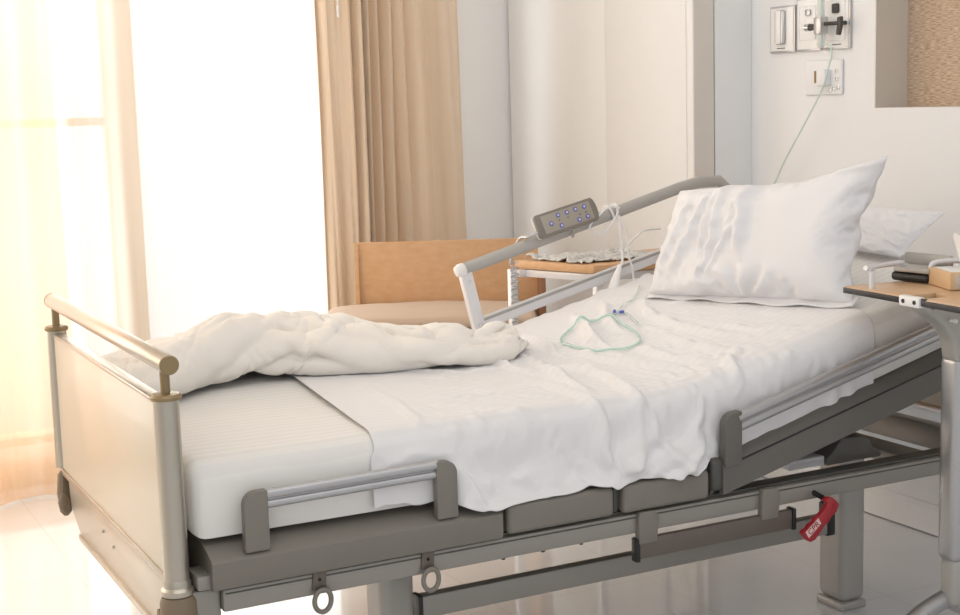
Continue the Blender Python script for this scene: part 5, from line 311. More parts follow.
blanket_table = [
51,0,0,-1,1,3,5,1,-8,-9,11,3,-7,4,-4,7,0,5,-4,-6,-4,-3,-2,-3,-1,6,8,-2,-3,3,-6,-4,0,11,-5,18,-4,-2,-4,-8,-4,-2,3,2,2,4,3,5,9,
24,-1,-2,-2,-2,-1,1,-3,-2,1,-16,1,18,0,7,-5,6,-9,3,0,-2,0,1,3,0,-5,-9,10,-1,-6,10,4,-5,-17,18,-25,20,7,-2,-6,2,4,1,3,-1,-2,0,-1,-3,
22,-1,-1,0,0,-3,-3,7,0,-3,6,-4,1,-2,2,1,-7,8,-6,1,1,1,0,1,0,-2,1,-6,6,0,-7,-2,3,8,-19,17,-19,-2,10,10,2,1,1,-2,0,-2,-1,0,-2,
21,0,0,0,-1,1,-4,1,2,5,-4,2,-13,2,2,7,2,-6,6,-2,2,-1,0,-5,-1,-2,-2,3,-2,5,4,0,-3,-11,14,-16,14,-4,1,5,2,0,-3,-1,-1,0,-1,-1,1,
19,1,0,2,1,-1,0,-1,2,-2,2,-3,1,1,-3,-5,7,0,-3,1,-1,2,-1,3,0,-1,-2,-8,6,-4,-1,3,3,6,-16,13,-13,14,-2,2,0,-1,0,-1,0,-1,0,1,0,
19,0,2,1,2,0,1,-3,0,4,-4,-1,-1,-3,3,-2,-4,6,0,0,0,-1,1,0,0,-2,-1,1,-6,9,2,-1,-1,-1,6,-9,4,-8,6,-1,1,1,-1,-1,-1,1,1,3,1,
20,0,1,2,0,1,-1,-2,1,0,-1,2,0,-2,-5,3,0,-5,4,-1,-2,-2,4,1,1,-1,0,1,2,-4,4,2,1,1,0,0,-3,-4,-4,2,1,1,1,0,-1,2,2,0,3,
23,0,0,-1,0,-1,0,-1,2,1,2,-4,1,1,-2,-5,-6,4,-4,2,6,-2,-4,2,0,4,3,0,0,0,-4,3,2,2,2,-1,-2,-3,-5,0,2,0,0,1,2,-1,2,3,0,
23,0,0,-1,-2,0,0,-1,2,1,2,2,-2,0,-4,-3,1,-6,3,4,-3,4,0,-1,1,2,1,0,-2,-1,-1,-4,5,2,1,0,-1,-1,-2,-4,1,0,1,-1,-2,1,4,1,1,
22,1,0,-1,-1,-1,-1,0,-2,6,-3,4,1,-3,3,-7,-1,0,1,2,2,0,0,0,1,2,1,-1,-2,-2,-1,0,-5,5,0,1,2,0,-1,1,-3,2,-1,0,0,-2,-4,-4,2,
19,1,1,1,-1,0,-1,-2,-1,1,2,2,1,1,-3,2,-4,2,2,1,0,-1,0,0,1,1,0,0,-1,-1,-2,-2,1,-6,4,3,2,1,1,0,-1,-2,-1,-3,-1,0,-4,0,-2,
18,1,1,1,2,-1,-1,-2,0,-8,10,-3,5,-1,1,2,-1,-1,2,0,0,0,-2,0,0,1,1,-1,1,-1,-1,-2,-2,1,-3,0,4,3,1,0,0,-3,0,0,0,-3,-1,-3,-8,
19,-1,1,1,1,2,-2,-1,-1,3,-10,8,-2,4,2,1,0,1,0,1,-1,-1,0,-1,-1,0,0,0,-2,1,-1,0,-1,-2,-2,3,0,1,2,1,0,2,-2,1,-1,-1,-2,-2,-1,
20,-1,-1,1,2,0,-1,1,0,-3,5,-8,7,-1,3,-3,4,1,-4,1,0,0,0,0,0,-1,-1,0,0,-2,1,0,0,-1,0,-3,0,2,3,1,1,0,0,0,0,1,0,-2,-1,
22,-1,-1,0,0,0,2,1,0,1,-5,1,-5,3,1,3,-3,2,1,-3,0,1,0,0,1,0,-1,0,-1,0,2,1,0,0,-1,-2,-2,2,0,1,2,0,0,-2,2,2,0,0,-2,
24,-2,-2,-1,1,0,1,0,3,0,0,-3,-4,-2,5,0,-1,-3,-2,-3,6,-2,3,2,0,-1,0,0,1,0,0,3,1,1,-2,-2,-1,-2,2,1,0,0,-1,0,-1,2,2,1,-1,
24,-2,-1,0,-1,1,0,2,0,0,-2,-1,-3,2,-8,6,0,-3,-1,1,-7,9,-3,3,-2,3,2,2,1,1,1,0,1,-1,0,-1,-2,-1,0,1,0,-1,-1,0,1,-1,2,0,1,
22,1,1,-1,0,-1,2,0,-1,-2,0,-2,0,-6,6,-7,3,-2,3,2,2,-7,5,-1,3,-1,1,2,2,0,0,0,0,0,-1,0,1,-1,0,0,-2,0,-1,-1,1,1,0,0,1,
24,0,1,0,-1,0,-1,0,-1,-1,0,0,-1,1,-6,10,1,3,-6,0,-2,2,-1,-2,0,-1,0,1,2,0,1,0,0,0,0,1,0,1,0,-1,-2,-1,1,-1,0,0,-1,1,1,
23,1,-1,-1,0,0,1,0,-1,-1,0,-1,0,0,1,1,4,1,4,-5,-1,0,-1,-1,-2,-1,-1,1,-1,2,-1,0,0,0,1,1,0,2,-3,-2,1,0,0,2,0,-2,-1,1,2,
21,0,0,0,-1,0,1,0,1,0,-1,0,0,1,1,-4,6,0,-1,5,1,-4,0,-2,-3,-2,0,-1,1,0,1,0,0,0,0,0,0,-1,1,-3,-1,0,3,2,-1,0,0,-2,2,
17,0,1,-1,-2,3,1,1,0,1,0,0,0,1,0,0,-6,7,-2,-4,9,1,-4,1,-2,-1,-1,-1,1,0,-1,1,0,1,-1,0,-1,-2,-2,-2,2,-1,1,2,0,-3,4,1,-2,
10,5,0,2,-1,-4,5,3,0,1,1,-1,1,-1,-1,-2,3,-8,6,-1,-9,15,0,-6,3,-2,1,1,0,0,0,-1,1,0,0,-1,-1,-1,-2,1,-4,3,0,-1,1,1,-6,1,2,
18,-6,0,-1,6,1,-2,4,2,1,1,0,-2,-1,0,1,-3,4,-5,1,2,-11,14,1,-7,3,-2,0,1,-1,1,1,1,1,1,-1,-2,-2,-1,1,0,-3,0,2,-2,-1,0,3,2,
13,3,-1,0,-2,4,1,-1,3,2,1,2,-1,-2,-1,1,2,-1,0,-1,-1,0,-10,9,4,-3,1,-1,-2,1,-1,1,0,1,2,0,0,-2,0,-1,1,1,-1,-2,1,1,1,-4,0,
22,-1,-1,-1,0,-1,3,-2,0,0,3,0,1,0,-1,0,0,1,1,-1,-1,-1,0,-5,5,4,-1,-1,-1,-2,-2,-1,2,1,1,2,0,0,-1,1,0,1,0,-1,0,0,-1,-1,-3,
25,0,-1,-1,0,1,-4,1,-4,2,1,2,0,0,0,0,0,0,0,1,-1,0,0,0,-1,-1,4,-2,-1,-1,0,-3,-1,3,1,0,2,1,2,-1,1,-3,-1,1,-1,-3,-1,3,-1,
26,-1,-1,0,-2,0,0,-5,2,-1,0,1,2,0,0,-1,-1,0,0,0,2,0,1,2,-1,0,-3,2,1,-1,-2,-1,-1,-2,1,2,1,2,0,1,-1,0,-2,-4,2,1,-2,-3,3,
22,0,1,0,1,-1,-2,1,-5,2,1,-1,-1,2,1,1,-1,-3,1,1,1,2,1,0,1,0,1,-1,-1,1,-1,-2,-3,-1,-2,2,1,1,2,1,-1,-1,0,0,-5,3,-1,-1,-6,
19,-2,2,3,2,-1,0,-3,3,-1,-2,0,-1,-1,2,0,7,-4,-2,0,0,2,2,0,0,-1,-1,1,0,1,2,0,-2,-3,-1,-3,1,3,1,0,0,0,0,-1,0,-1,1,-7,1,
18,1,-2,0,2,3,-3,2,1,1,0,-2,0,-1,-1,1,-7,10,2,1,0,0,-2,-1,-2,1,0,-1,1,1,1,2,-1,-1,-2,-2,0,0,1,1,1,0,-1,0,2,-1,-2,1,-6,
16,1,0,0,0,0,1,3,2,1,-1,-1,3,3,-3,-1,-1,-6,2,4,3,-2,-2,-2,-1,0,-1,0,0,0,2,3,4,0,-1,-1,-3,-1,0,0,0,1,-1,1,0,0,1,0,-1,
16,1,3,-4,-2,-3,8,-4,6,-1,1,2,-1,2,5,-1,-4,-1,-1,0,0,-1,-2,-1,1,-1,0,0,-1,-1,3,1,2,1,0,0,-2,0,-1,1,0,-1,1,-3,0,2,2,1,-1,
23,-2,-3,0,-3,-2,-5,12,-3,2,2,-1,4,-2,-1,4,-1,0,-5,-5,7,-2,1,-4,-2,5,-2,2,0,0,-2,-1,3,1,1,1,-1,-3,3,-2,1,1,-2,1,-1,1,1,1,1,
22,0,-1,-3,-4,2,4,-7,9,-1,1,3,-2,4,-2,-7,7,0,0,2,-5,0,2,4,2,-4,12,-9,-1,-1,2,8,-7,2,-2,5,7,-2,2,2,-9,-10,-2,1,-1,-3,1,1,0,
20,2,-1,-1,0,-1,0,3,-6,7,-4,2,3,-2,0,-1,-4,2,2,-2,-3,3,-1,2,1,-1,-9,15,1,-3,-4,-6,2,-3,6,-2,-1,5,-13,12,2,5,-9,6,-1,0,-1,-1,2,
19,1,2,0,0,2,-1,-2,1,-4,3,2,-1,-1,0,1,0,0,0,1,-4,0,2,1,0,0,-2,-5,5,7,-1,-6,1,2,1,1,-1,-4,5,-8,3,0,6,-13,11,-3,0,1,0,
18,1,3,3,1,0,0,-3,-1,-2,0,1,-4,-2,-1,0,4,3,2,-2,0,-1,-2,4,0,-1,0,0,-2,4,2,2,-2,0,0,1,-2,1,-2,1,-2,-13,12,-3,-2,2,0,3,2,
19,2,0,2,2,1,-2,1,-7,-1,1,-1,4,-6,-3,3,1,1,0,4,0,0,-2,-5,2,-4,0,-1,7,-3,4,3,3,2,-1,-2,-1,0,1,-4,3,-2,-7,7,-9,5,-2,4,3,
21,-2,2,2,2,0,-2,-1,-1,-4,-3,2,0,4,-1,-4,2,-3,0,-2,4,-1,-4,3,7,-2,0,0,-5,7,-1,0,3,-1,3,-3,1,-5,-1,-4,-1,6,-13,11,-1,4,0,1,-1,
21,0,-1,0,2,0,0,-1,0,-1,1,-4,0,4,3,-1,-7,2,3,1,-4,-2,5,-1,-7,8,6,0,-1,-10,3,-2,-3,8,-1,-1,-1,0,-3,-1,-4,3,0,-6,7,-6,10,1,-1,
21,-1,-1,2,-1,0,0,1,2,0,-3,1,0,0,1,0,0,-4,-1,2,1,0,0,1,1,4,-4,1,0,-3,-7,4,3,-5,0,4,0,-4,2,-4,-4,8,6,-3,2,1,-3,-14,10,
22,-3,0,-1,2,-1,1,2,2,0,1,0,-1,-1,-1,0,0,3,0,-1,-1,-1,0,-1,0,1,4,0,-9,7,-2,-4,-4,-1,2,1,1,-1,-12,-1,18,-8,14,-1,-2,0,-5,3,-16,
21,0,-1,0,0,1,1,1,1,3,-1,-2,0,-1,-1,0,1,0,-1,1,0,3,-1,0,2,-3,-3,-5,3,-8,10,-6,3,-6,-1,8,-3,-10,8,-4,-6,18,4,2,-4,-2,1,-18,-14,
19,0,1,0,0,-1,1,2,1,2,0,0,-1,-2,-2,0,1,1,3,-2,0,4,2,-4,-3,-2,-6,0,-3,8,2,-7,6,0,-2,-3,-13,2,1,17,-2,-9,6,10,-1,-7,-13,4,8,
19,0,0,0,0,3,0,5,2,5,5,3,-1,4,8,1,5,0,-2,0,13,-17,9,1,5,0,3,13,25,-24,-67,16,39,11,-11,-7,25,28,0,-2,10,-9,-16,-15,10,13,17,28,18,
21,0,0,0,1,-1,2,-3,2,-1,0,2,3,1,-4,5,-5,-5,5,2,-18,13,-6,7,0,2,-1,-16,-27,17,50,-5,-30,-10,11,5,-1,-13,19,-7,-6,8,3,3,-3,1,-4,-4,4,
23,0,-1,1,-1,0,-1,1,-2,-2,-1,-2,0,0,1,-1,1,4,-6,-2,6,1,1,0,-2,-2,2,3,4,2,6,-1,-18,8,-4,-1,3,-1,-13,10,-10,11,-3,5,0,0,2,-11,-9,
24,1,-1,-1,1,1,-2,-3,-1,-2,0,2,2,1,-2,-2,0,0,2,0,0,-1,1,-6,-2,4,2,2,1,-3,0,2,2,-2,5,-3,-6,3,-6,-4,7,-10,9,2,2,0,0,3,-6,
26,0,0,0,-1,0,-1,-1,-4,-1,1,3,2,-1,-2,-1,1,1,1,0,0,-4,-7,3,3,1,1,1,1,1,-2,0,0,0,1,2,-2,-3,-2,-1,1,1,-5,4,1,0,2,1,1,
26,0,1,0,-1,-3,-2,-2,0,-1,0,-1,0,3,1,1,0,2,-1,0,-3,2,1,-1,-2,-1,1,0,1,0,0,0,1,0,1,2,-2,-2,0,-3,0,2,0,-2,-1,1,1,2,2,
23,2,1,-1,-1,-1,-2,-1,0,1,0,-4,1,-2,4,2,1,-2,-1,1,3,1,-1,-2,-2,0,1,1,-1,0,0,0,-1,1,1,0,0,-2,0,0,1,-1,1,-1,-1,-1,-1,2,2,
20,1,1,0,-1,-1,0,0,1,1,0,-3,-2,1,4,-2,0,1,-3,0,1,0,2,1,0,-1,-1,0,0,1,-1,-1,0,1,0,1,-1,2,1,-2,0,2,0,-1,-2,-2,0,1,1,
18,0,1,1,1,-1,0,0,2,2,0,0,-4,-2,-3,6,-1,-2,-1,-4,2,5,-1,3,2,0,-1,-2,0,-1,0,-1,1,-1,-1,1,-1,0,0,3,0,1,1,-1,-1,-1,-1,0,2,
18,0,1,1,-1,1,0,1,2,1,0,-1,-1,-1,-4,0,2,-5,2,2,2,1,3,-2,-3,-1,0,3,1,-1,0,-1,-1,0,-1,0,-3,3,-1,1,1,1,1,1,-1,-1,0,1,1,
16,2,0,0,1,-1,2,2,0,0,0,-1,-2,-1,3,-4,-2,7,-1,-1,0,-4,1,-1,2,1,0,0,2,2,-1,0,0,-3,0,-2,2,-7,6,0,0,2,1,0,0,0,0,0,0,
19,0,0,0,1,1,0,-1,-1,2,-1,3,1,0,0,-2,-5,-6,3,3,-1,4,0,2,-2,-1,0,1,0,3,-1,3,-2,-1,-3,-1,-1,2,-1,0,1,1,1,0,0,-2,0,0,1,
23,-2,0,0,0,0,1,0,0,-4,2,1,2,1,-2,-1,-2,-1,0,4,5,-1,-2,-2,0,-1,-1,-1,1,1,3,1,-1,-2,-1,-2,-2,1,2,1,1,-1,-2,1,0,0,-1,0,2,
26,0,-1,0,-1,1,-2,0,-2,0,-2,0,3,0,1,-1,-2,5,3,1,-3,-1,0,-1,0,-1,-2,-1,0,-2,5,1,-1,-2,0,-2,0,3,0,1,-1,-1,-1,-1,-1,0,0,1,1,
26,0,0,-1,0,0,1,-2,-1,-1,-2,1,1,7,-3,-3,4,-1,0,0,0,0,-2,0,-1,0,-1,-1,-3,1,2,0,-1,0,1,-3,-1,3,3,0,-1,-3,-1,0,1,0,0,0,1,
26,0,-1,0,0,-1,0,-1,-1,-2,3,-1,-2,-6,4,3,2,2,1,0,-1,-2,-1,-1,0,-1,1,-1,-2,2,1,-1,-1,1,-1,-3,6,0,0,-1,-2,0,0,-1,1,1,0,1,1,
23,-1,0,0,0,-1,1,-1,0,1,-1,-1,-2,0,2,2,2,2,0,-2,-2,-2,-1,1,0,1,-2,2,-1,0,-1,0,0,-1,1,2,1,1,-2,-2,-1,-1,0,2,1,1,2,0,-2,
21,-1,-1,0,1,1,-3,1,-1,2,-1,0,-1,-2,0,4,3,1,-1,-2,-2,-1,2,-1,1,1,0,0,0,0,-1,-1,1,1,-1,2,-1,2,-2,-3,-1,0,1,1,2,3,-1,-3,0,
20,-1,0,2,-1,1,-1,1,-2,0,1,0,-2,2,-2,4,0,0,-1,-2,-1,1,-1,2,1,1,0,1,0,-1,0,-3,2,0,-1,1,2,-4,0,0,-2,0,2,1,1,1,-1,-3,-2,
19,1,0,-1,2,0,2,-3,2,-1,1,-1,2,-1,2,-4,4,-4,-1,-2,0,0,2,2,2,0,0,-1,1,0,-1,0,-2,1,0,-1,2,-2,-2,1,0,0,-2,1,3,-2,-1,-2,-1,
21,-1,1,1,1,0,-1,1,-1,1,-3,3,1,-1,0,3,-5,1,-7,4,0,2,2,1,-1,0,0,-1,0,-1,-1,1,0,0,1,-1,-2,2,-1,-2,0,-1,2,-1,-2,1,-1,0,-2,
23,0,1,0,-3,1,0,0,-1,0,3,-1,1,3,-3,-4,2,-3,3,-6,5,1,1,1,-1,0,-1,-1,-1,-1,1,1,-1,2,2,-6,4,-2,0,0,0,-1,-1,3,-4,-1,-1,2,1,
24,0,1,-4,0,-1,0,-1,5,-5,1,1,4,0,2,-9,0,3,-3,6,-2,1,2,-2,-1,-4,3,0,-1,-1,-2,2,0,-4,5,-1,-2,3,-2,4,-1,0,0,-3,0,0,2,-2,1,
22,-1,1,-1,-1,-3,1,2,-5,6,1,-3,2,-5,4,7,-5,-8,6,0,3,3,-4,-1,-1,0,-2,0,6,-5,0,-3,5,1,-13,11,-4,-5,6,0,4,1,-9,0,5,-5,2,4,-1,
20,3,-3,-1,2,-4,5,-11,10,-9,-1,11,-10,6,-5,-1,1,6,-5,7,2,-3,-1,1,1,-4,5,-6,0,7,-3,0,-4,-6,3,3,2,2,-2,-8,-5,5,9,-1,-2,-1,-3,0,8,
11,4,4,-1,-2,1,2,2,-10,12,-2,-11,13,-9,1,5,1,-12,10,-7,-6,6,8,4,4,-11,-8,16,-9,-2,4,2,-6,0,5,-7,-1,2,1,0,5,-6,0,2,-4,2,1,-1,-1,
11,0,1,3,4,1,-1,8,-11,3,6,-2,-13,15,2,-5,-8,9,-8,5,8,-16,-12,2,0,6,18,-12,-10,14,-13,-8,14,6,-5,8,-4,-7,2,5,2,-2,-3,1,-2,3,-2,3,-3,
15,-3,1,1,2,0,3,2,6,-16,3,9,0,-5,-5,-3,-3,3,1,2,-2,7,1,-13,-5,13,-11,4,15,-14,6,5,-5,1,6,-7,-5,6,2,4,-5,1,0,-5,5,-2,1,0,0,
23,-10,-1,3,-4,9,-2,0,1,2,-9,4,-5,0,-3,-3,14,-4,-4,2,-5,-2,-3,13,0,-9,-3,2,4,-2,9,-2,1,-1,-9,6,10,1,-6,1,-1,1,0,-2,1,-1,1,1,0,
17,2,-9,6,0,1,0,-6,7,0,-3,-3,4,-11,9,-3,-4,2,9,-15,6,5,1,2,0,-1,4,-3,-4,7,-11,9,-9,6,10,-5,-1,2,-2,5,-4,4,-8,3,2,-1,2,-8,1,
16,7,0,-4,0,-1,-4,0,1,2,3,-10,8,-2,-6,11,-2,1,-3,-2,1,-1,6,-9,3,7,-11,-2,13,-12,14,-11,8,-3,-6,8,-5,3,4,-4,7,-9,10,-5,2,0,-5,3,-11,
909,-26,-26,-26,-25,-19,-15,-21,0,-2,22,22,15,19,24,22,24,22,25,25,26,26,26,26,26,26,23,25,25,25,24,25,24,22,24,13,17,24,22,5,7,8,6,6,4,4,4,-1,-9,
5,0,1,0,-1,2,-7,5,-13,15,-9,1,4,0,1,1,0,1,1,0,-1,-1,0,0,-1,-1,4,0,-2,1,-1,1,0,4,-7,11,-4,-7,-3,16,-1,-4,-2,-5,-7,-2,4,8,4,
10,0,0,0,1,-8,9,-5,7,0,-3,-2,1,7,-3,1,-2,2,-3,0,0,1,-1,-1,1,0,-1,-3,1,-1,3,0,-1,-2,8,-8,10,2,-3,-5,-2,-3,-4,-4,-1,-3,0,-1,12,
10,1,-1,1,0,-2,-8,4,-8,6,10,-2,1,-2,4,-2,2,-2,1,0,-1,-1,0,0,-1,1,-1,2,-1,0,-1,-1,2,2,-6,10,-8,3,-1,-9,-2,-3,-4,0,3,1,-5,0,1,
10,0,1,0,0,3,-7,-3,9,-14,7,4,3,0,-1,1,-1,1,0,-1,1,-1,0,-1,0,-1,0,0,1,0,0,0,0,-2,7,-7,10,-16,0,-3,-3,-3,1,3,1,0,-1,-4,-3,
9,0,1,0,1,-1,5,-2,-3,-2,-1,2,0,0,-2,2,0,-1,0,0,0,1,-1,1,0,-1,-1,1,0,-1,0,0,-1,1,-2,6,-4,7,-23,7,-2,5,5,1,1,0,-2,-2,-3,
10,1,-1,1,-1,1,-1,3,-3,3,-6,0,0,-1,0,-1,2,-1,-1,1,-1,-1,1,0,-1,1,-1,0,1,1,-2,0,1,-1,-1,-2,2,-8,15,-19,12,1,-5,-3,0,3,6,1,-3,
10,0,0,0,0,0,1,0,0,1,-2,-4,0,1,-2,-2,0,0,0,0,0,-1,0,0,0,0,2,-1,-1,0,2,-2,-1,1,1,-1,-2,1,-11,19,-18,1,1,1,-1,-3,2,3,6,
10,0,1,-1,1,0,0,2,-1,-1,-1,-1,-2,0,3,-4,-2,2,0,-1,0,1,0,-1,1,-1,-1,1,0,-1,0,1,0,-1,-1,1,-2,0,1,-16,22,-3,5,3,0,0,-18,-5,4,
11,-1,0,1,0,0,1,0,4,-7,4,-5,0,0,0,2,-3,0,2,-1,0,0,-1,0,-1,1,0,-1,1,0,-1,0,0,-1,1,-2,-2,1,1,-4,-11,12,-4,0,1,4,5,9,-25,
10,1,0,0,0,0,2,0,-1,2,-7,4,-1,-1,0,1,-2,-1,-1,2,-1,0,0,0,0,-1,0,0,-1,0,0,0,0,2,-4,1,-2,0,1,0,-6,-6,2,-3,-1,-1,13,-11,24,
12,-1,0,1,0,0,0,1,1,5,-9,3,-4,1,0,-1,-2,1,0,-1,1,-1,0,-1,0,0,0,0,-1,1,-1,0,0,-2,2,0,-4,-1,3,3,-4,-7,2,3,1,-5,2,-5,0,
10,2,0,-1,1,0,2,2,-1,-6,10,-11,6,-3,0,-1,3,-2,-1,0,-2,0,0,0,0,0,-1,0,0,-1,1,-1,-1,-1,2,-6,3,-4,1,4,1,-3,-2,1,-1,2,-2,5,-2,
11,0,0,1,0,1,3,-1,2,2,-10,10,-9,3,-1,3,-3,0,1,-2,0,0,-2,1,-1,0,0,-1,0,-1,0,0,0,-1,-3,5,-12,5,-1,3,1,-2,-2,1,-2,2,0,-1,-4,
11,-1,1,0,1,0,0,2,2,-1,4,-6,3,0,-2,-1,1,-2,-2,2,-1,-1,0,-1,0,0,0,0,-1,0,-1,0,-1,1,-1,-7,6,-7,1,2,2,0,-3,0,0,0,-1,3,-2,
10,1,0,1,-1,0,2,3,2,-2,-2,-3,5,-6,1,0,0,0,-1,-3,3,-2,1,0,-1,0,-1,0,1,-1,0,0,-1,0,0,-3,-8,6,0,-1,0,0,1,-2,3,-2,-2,3,0,
7,0,0,0,2,0,-2,3,1,1,1,0,-8,6,-2,-1,2,-2,-2,2,-2,1,1,-3,2,-1,1,-1,-1,1,-1,0,1,-1,-1,-2,0,-6,5,-1,-3,2,0,0,1,6,-7,0,2,
3,0,1,-1,1,1,-2,2,-1,2,-2,1,4,-6,2,0,2,0,-3,-2,0,0,-1,2,-2,0,0,0,0,0,1,-1,0,1,-1,0,3,-3,-3,2,-3,-1,4,2,3,-2,0,-3,2,
2,1,-1,1,-1,2,0,1,-1,2,0,-2,-1,2,-3,0,1,3,2,-6,1,1,-1,1,-1,0,-1,1,0,-1,-1,1,0,-1,0,-2,3,5,-13,6,1,-2,3,3,-1,-5,-3,4,3,
3,-1,1,-1,0,2,0,-4,5,1,0,0,-2,0,-1,0,-1,1,2,3,-8,1,1,-1,0,-1,0,-1,1,0,0,0,-1,1,-1,-1,-3,6,8,-20,16,-2,2,-2,-8,-2,4,8,-1,
2,0,1,1,-1,1,0,1,1,1,1,-1,-2,-1,-1,3,-4,0,2,0,4,-5,-1,1,1,-1,-1,1,-1,-1,0,-1,1,-1,0,3,-1,-12,8,10,-17,18,-14,4,-3,1,4,4,-1,
4,0,-1,2,4,-4,1,0,2,1,0,-1,0,-3,4,-5,5,-3,0,3,-1,3,-5,-3,0,0,0,-2,0,0,1,-1,-1,1,0,-4,5,4,-17,-2,21,-17,18,-17,14,5,-7,-9,9,
4,2,0,-2,1,7,-3,-3,3,0,0,0,0,0,-3,4,-3,4,-4,2,3,-6,5,-2,-5,1,-1,0,0,0,-2,1,0,-2,0,2,-6,-3,12,-4,-13,20,-17,18,-16,-1,19,2,-19,
2,0,4,-1,-3,-6,16,-4,-1,-2,0,0,1,0,0,-1,3,-3,5,-2,-2,8,-10,2,2,-6,2,1,-1,0,-2,-1,0,0,-1,-1,-2,0,2,5,-1,-14,23,-20,19,-1,-22,2,12,
-2,0,-1,3,2,6,-19,21,-12,1,0,1,0,-1,1,-1,0,1,-2,1,2,-3,10,-5,0,3,-6,1,0,-1,3,-4,1,0,-1,-1,-1,2,-1,1,-2,4,-2,10,-15,11,-3,-14,2,
-1,0,-3,-1,-2,-3,18,-19,16,-3,-1,0,0,1,-2,2,-1,0,0,-1,0,1,-2,7,-2,-1,3,-7,1,1,-1,5,-6,2,-2,0,-1,-1,0,0,2,2,-1,2,-3,0,-1,6,-15,
-3,-1,2,-1,0,0,-7,18,-18,6,5,1,0,1,1,-2,1,-1,0,0,1,0,0,0,4,2,-3,1,-4,0,-1,-2,7,-7,1,-2,-1,-1,0,1,1,7,-11,9,-1,-13,18,-18,17,
-3,1,-1,1,-1,0,6,-17,18,-5,-1,3,2,-1,0,1,1,0,-2,1,0,0,1,-1,0,1,5,0,-7,-1,1,1,-5,7,-3,-2,0,-2,0,2,2,-2,7,-17,20,-2,-18,24,-22,
-3,-1,1,0,0,-1,-1,9,-16,6,1,1,3,-4,4,-1,-3,2,2,-1,-1,1,0,1,0,0,0,3,4,-8,1,0,1,-3,3,-1,3,-1,-3,2,2,1,-2,3,-17,10,7,-11,25,
-4,-1,-1,3,-1,-1,-1,-4,5,1,1,1,-1,8,-9,2,-5,-6,-1,1,1,0,1,-1,1,1,0,0,5,6,-2,1,0,-2,3,1,-3,4,-3,-1,2,0,-3,-2,-1,-6,10,13,-20,
-6,2,-1,-3,7,-3,-6,3,0,1,2,1,0,0,6,-6,8,1,-1,-3,-2,0,0,2,-1,-1,0,-1,1,0,0,-1,2,0,-3,3,-2,1,2,-1,0,-1,-6,1,9,2,7,-4,5,
-11,-1,1,3,-6,11,-7,1,-1,2,-5,0,4,-1,-5,3,-3,4,3,0,0,-1,-1,-1,1,1,0,1,1,-1,-10,0,0,3,3,4,8,-2,2,-1,1,-4,-1,5,4,6,-4,-1,1,
-9,0,0,-3,6,-10,15,-14,8,-6,-1,0,0,2,2,2,-5,-1,-1,2,3,0,0,1,0,-2,1,0,-1,1,10,-1,-7,0,0,1,3,7,-5,2,-2,-1,7,6,0,-2,-4,-2,2,
-11,0,0,2,-4,12,-17,21,-20,8,4,3,-5,-2,7,-6,7,-5,0,3,-4,0,0,-1,-1,3,-3,3,-3,3,1,-3,9,-9,1,3,1,-5,11,-2,1,-2,2,-5,-1,-2,2,4,3,
-10,-2,-2,-2,0,-6,20,-18,27,-10,12,3,6,-2,0,6,-2,7,0,-3,4,-2,2,1,2,-1,1,-3,7,-1,3,-9,-9,6,-16,-6,-4,-9,11,15,-9,-13,-5,2,-2,1,1,3,5,
-10,0,0,-1,-2,2,-4,7,-5,10,-6,0,0,7,0,0,2,1,0,0,-3,5,-7,-2,0,2,3,4,-5,1,-5,14,2,-16,-4,-5,1,18,-10,-1,20,-6,9,-17,4,2,-7,0,1,
-9,0,0,-2,0,1,0,0,6,-8,1,1,-1,0,1,3,2,0,0,2,-1,-1,6,-6,-1,0,1,-1,4,3,4,-5,-6,12,2,-2,2,2,-6,-4,5,17,-13,15,-25,8,-3,-3,1,
-8,-1,-1,1,-1,-2,0,4,1,1,-2,-1,2,-1,0,0,-3,1,2,-1,4,1,3,-1,-1,-1,-1,0,2,0,0,2,6,-13,5,-4,7,7,3,1,-3,12,-9,5,2,-27,20,-8,-1,
-7,-1,-1,-1,-1,0,-1,5,-6,11,1,-4,0,1,1,1,1,-4,2,3,1,-3,0,10,-2,1,1,2,-8,-2,3,4,-6,3,-9,15,0,-7,4,5,3,-3,5,-8,7,-8,-19,21,-7,
-8,0,0,-1,-1,-1,0,5,1,0,5,3,-1,1,0,-1,2,4,0,-3,-1,4,-3,1,6,-7,1,-2,9,1,-11,-1,2,1,-3,5,-4,-7,13,0,-1,0,11,-19,-11,18,-15,4,9,
-8,1,-1,-1,1,0,-1,1,3,1,2,3,2,1,0,0,1,-2,0,4,1,1,3,-3,-4,9,-4,4,-4,-6,10,-18,-6,12,8,-1,-4,1,-1,5,-8,12,-2,0,2,-24,15,-9,7,
-8,-1,1,0,-1,1,1,2,2,1,0,1,1,0,1,1,0,-1,0,0,1,0,-1,4,5,0,3,-10,2,6,-7,10,-10,-12,21,-15,2,15,-4,-1,9,-18,-3,-3,6,1,1,6,-5,
-9,0,0,0,1,0,2,1,2,2,0,-1,0,-1,0,-1,1,5,0,0,1,-2,1,0,-1,0,2,6,-8,2,5,-15,20,3,-12,6,3,2,1,1,-3,4,-17,0,3,-1,6,-8,-21,
-8,-1,-1,0,1,1,3,1,-1,0,-2,1,1,1,0,1,0,0,1,1,-1,2,1,-1,1,-1,-2,-4,8,1,1,13,-26,2,-3,13,12,-3,3,2,3,-15,1,-1,2,5,-19,-18,4,
-8,0,0,0,1,-2,2,0,1,0,3,1,-1,0,0,1,0,1,1,0,0,1,-4,-3,0,3,0,7,-3,-6,-1,-9,28,-19,17,3,-4,0,4,3,-9,-18,4,6,-2,7,11,2,-19,
-7,4,5,4,1,-2,-14,-13,-8,-7,-5,-8,-4,-4,-3,-8,-3,-5,-5,-6,-1,-12,1,-1,-5,-9,-3,1,1,18,-7,5,-14,15,-6,1,4,-12,-33,-19,11,35,27,21,27,26,22,24,32,
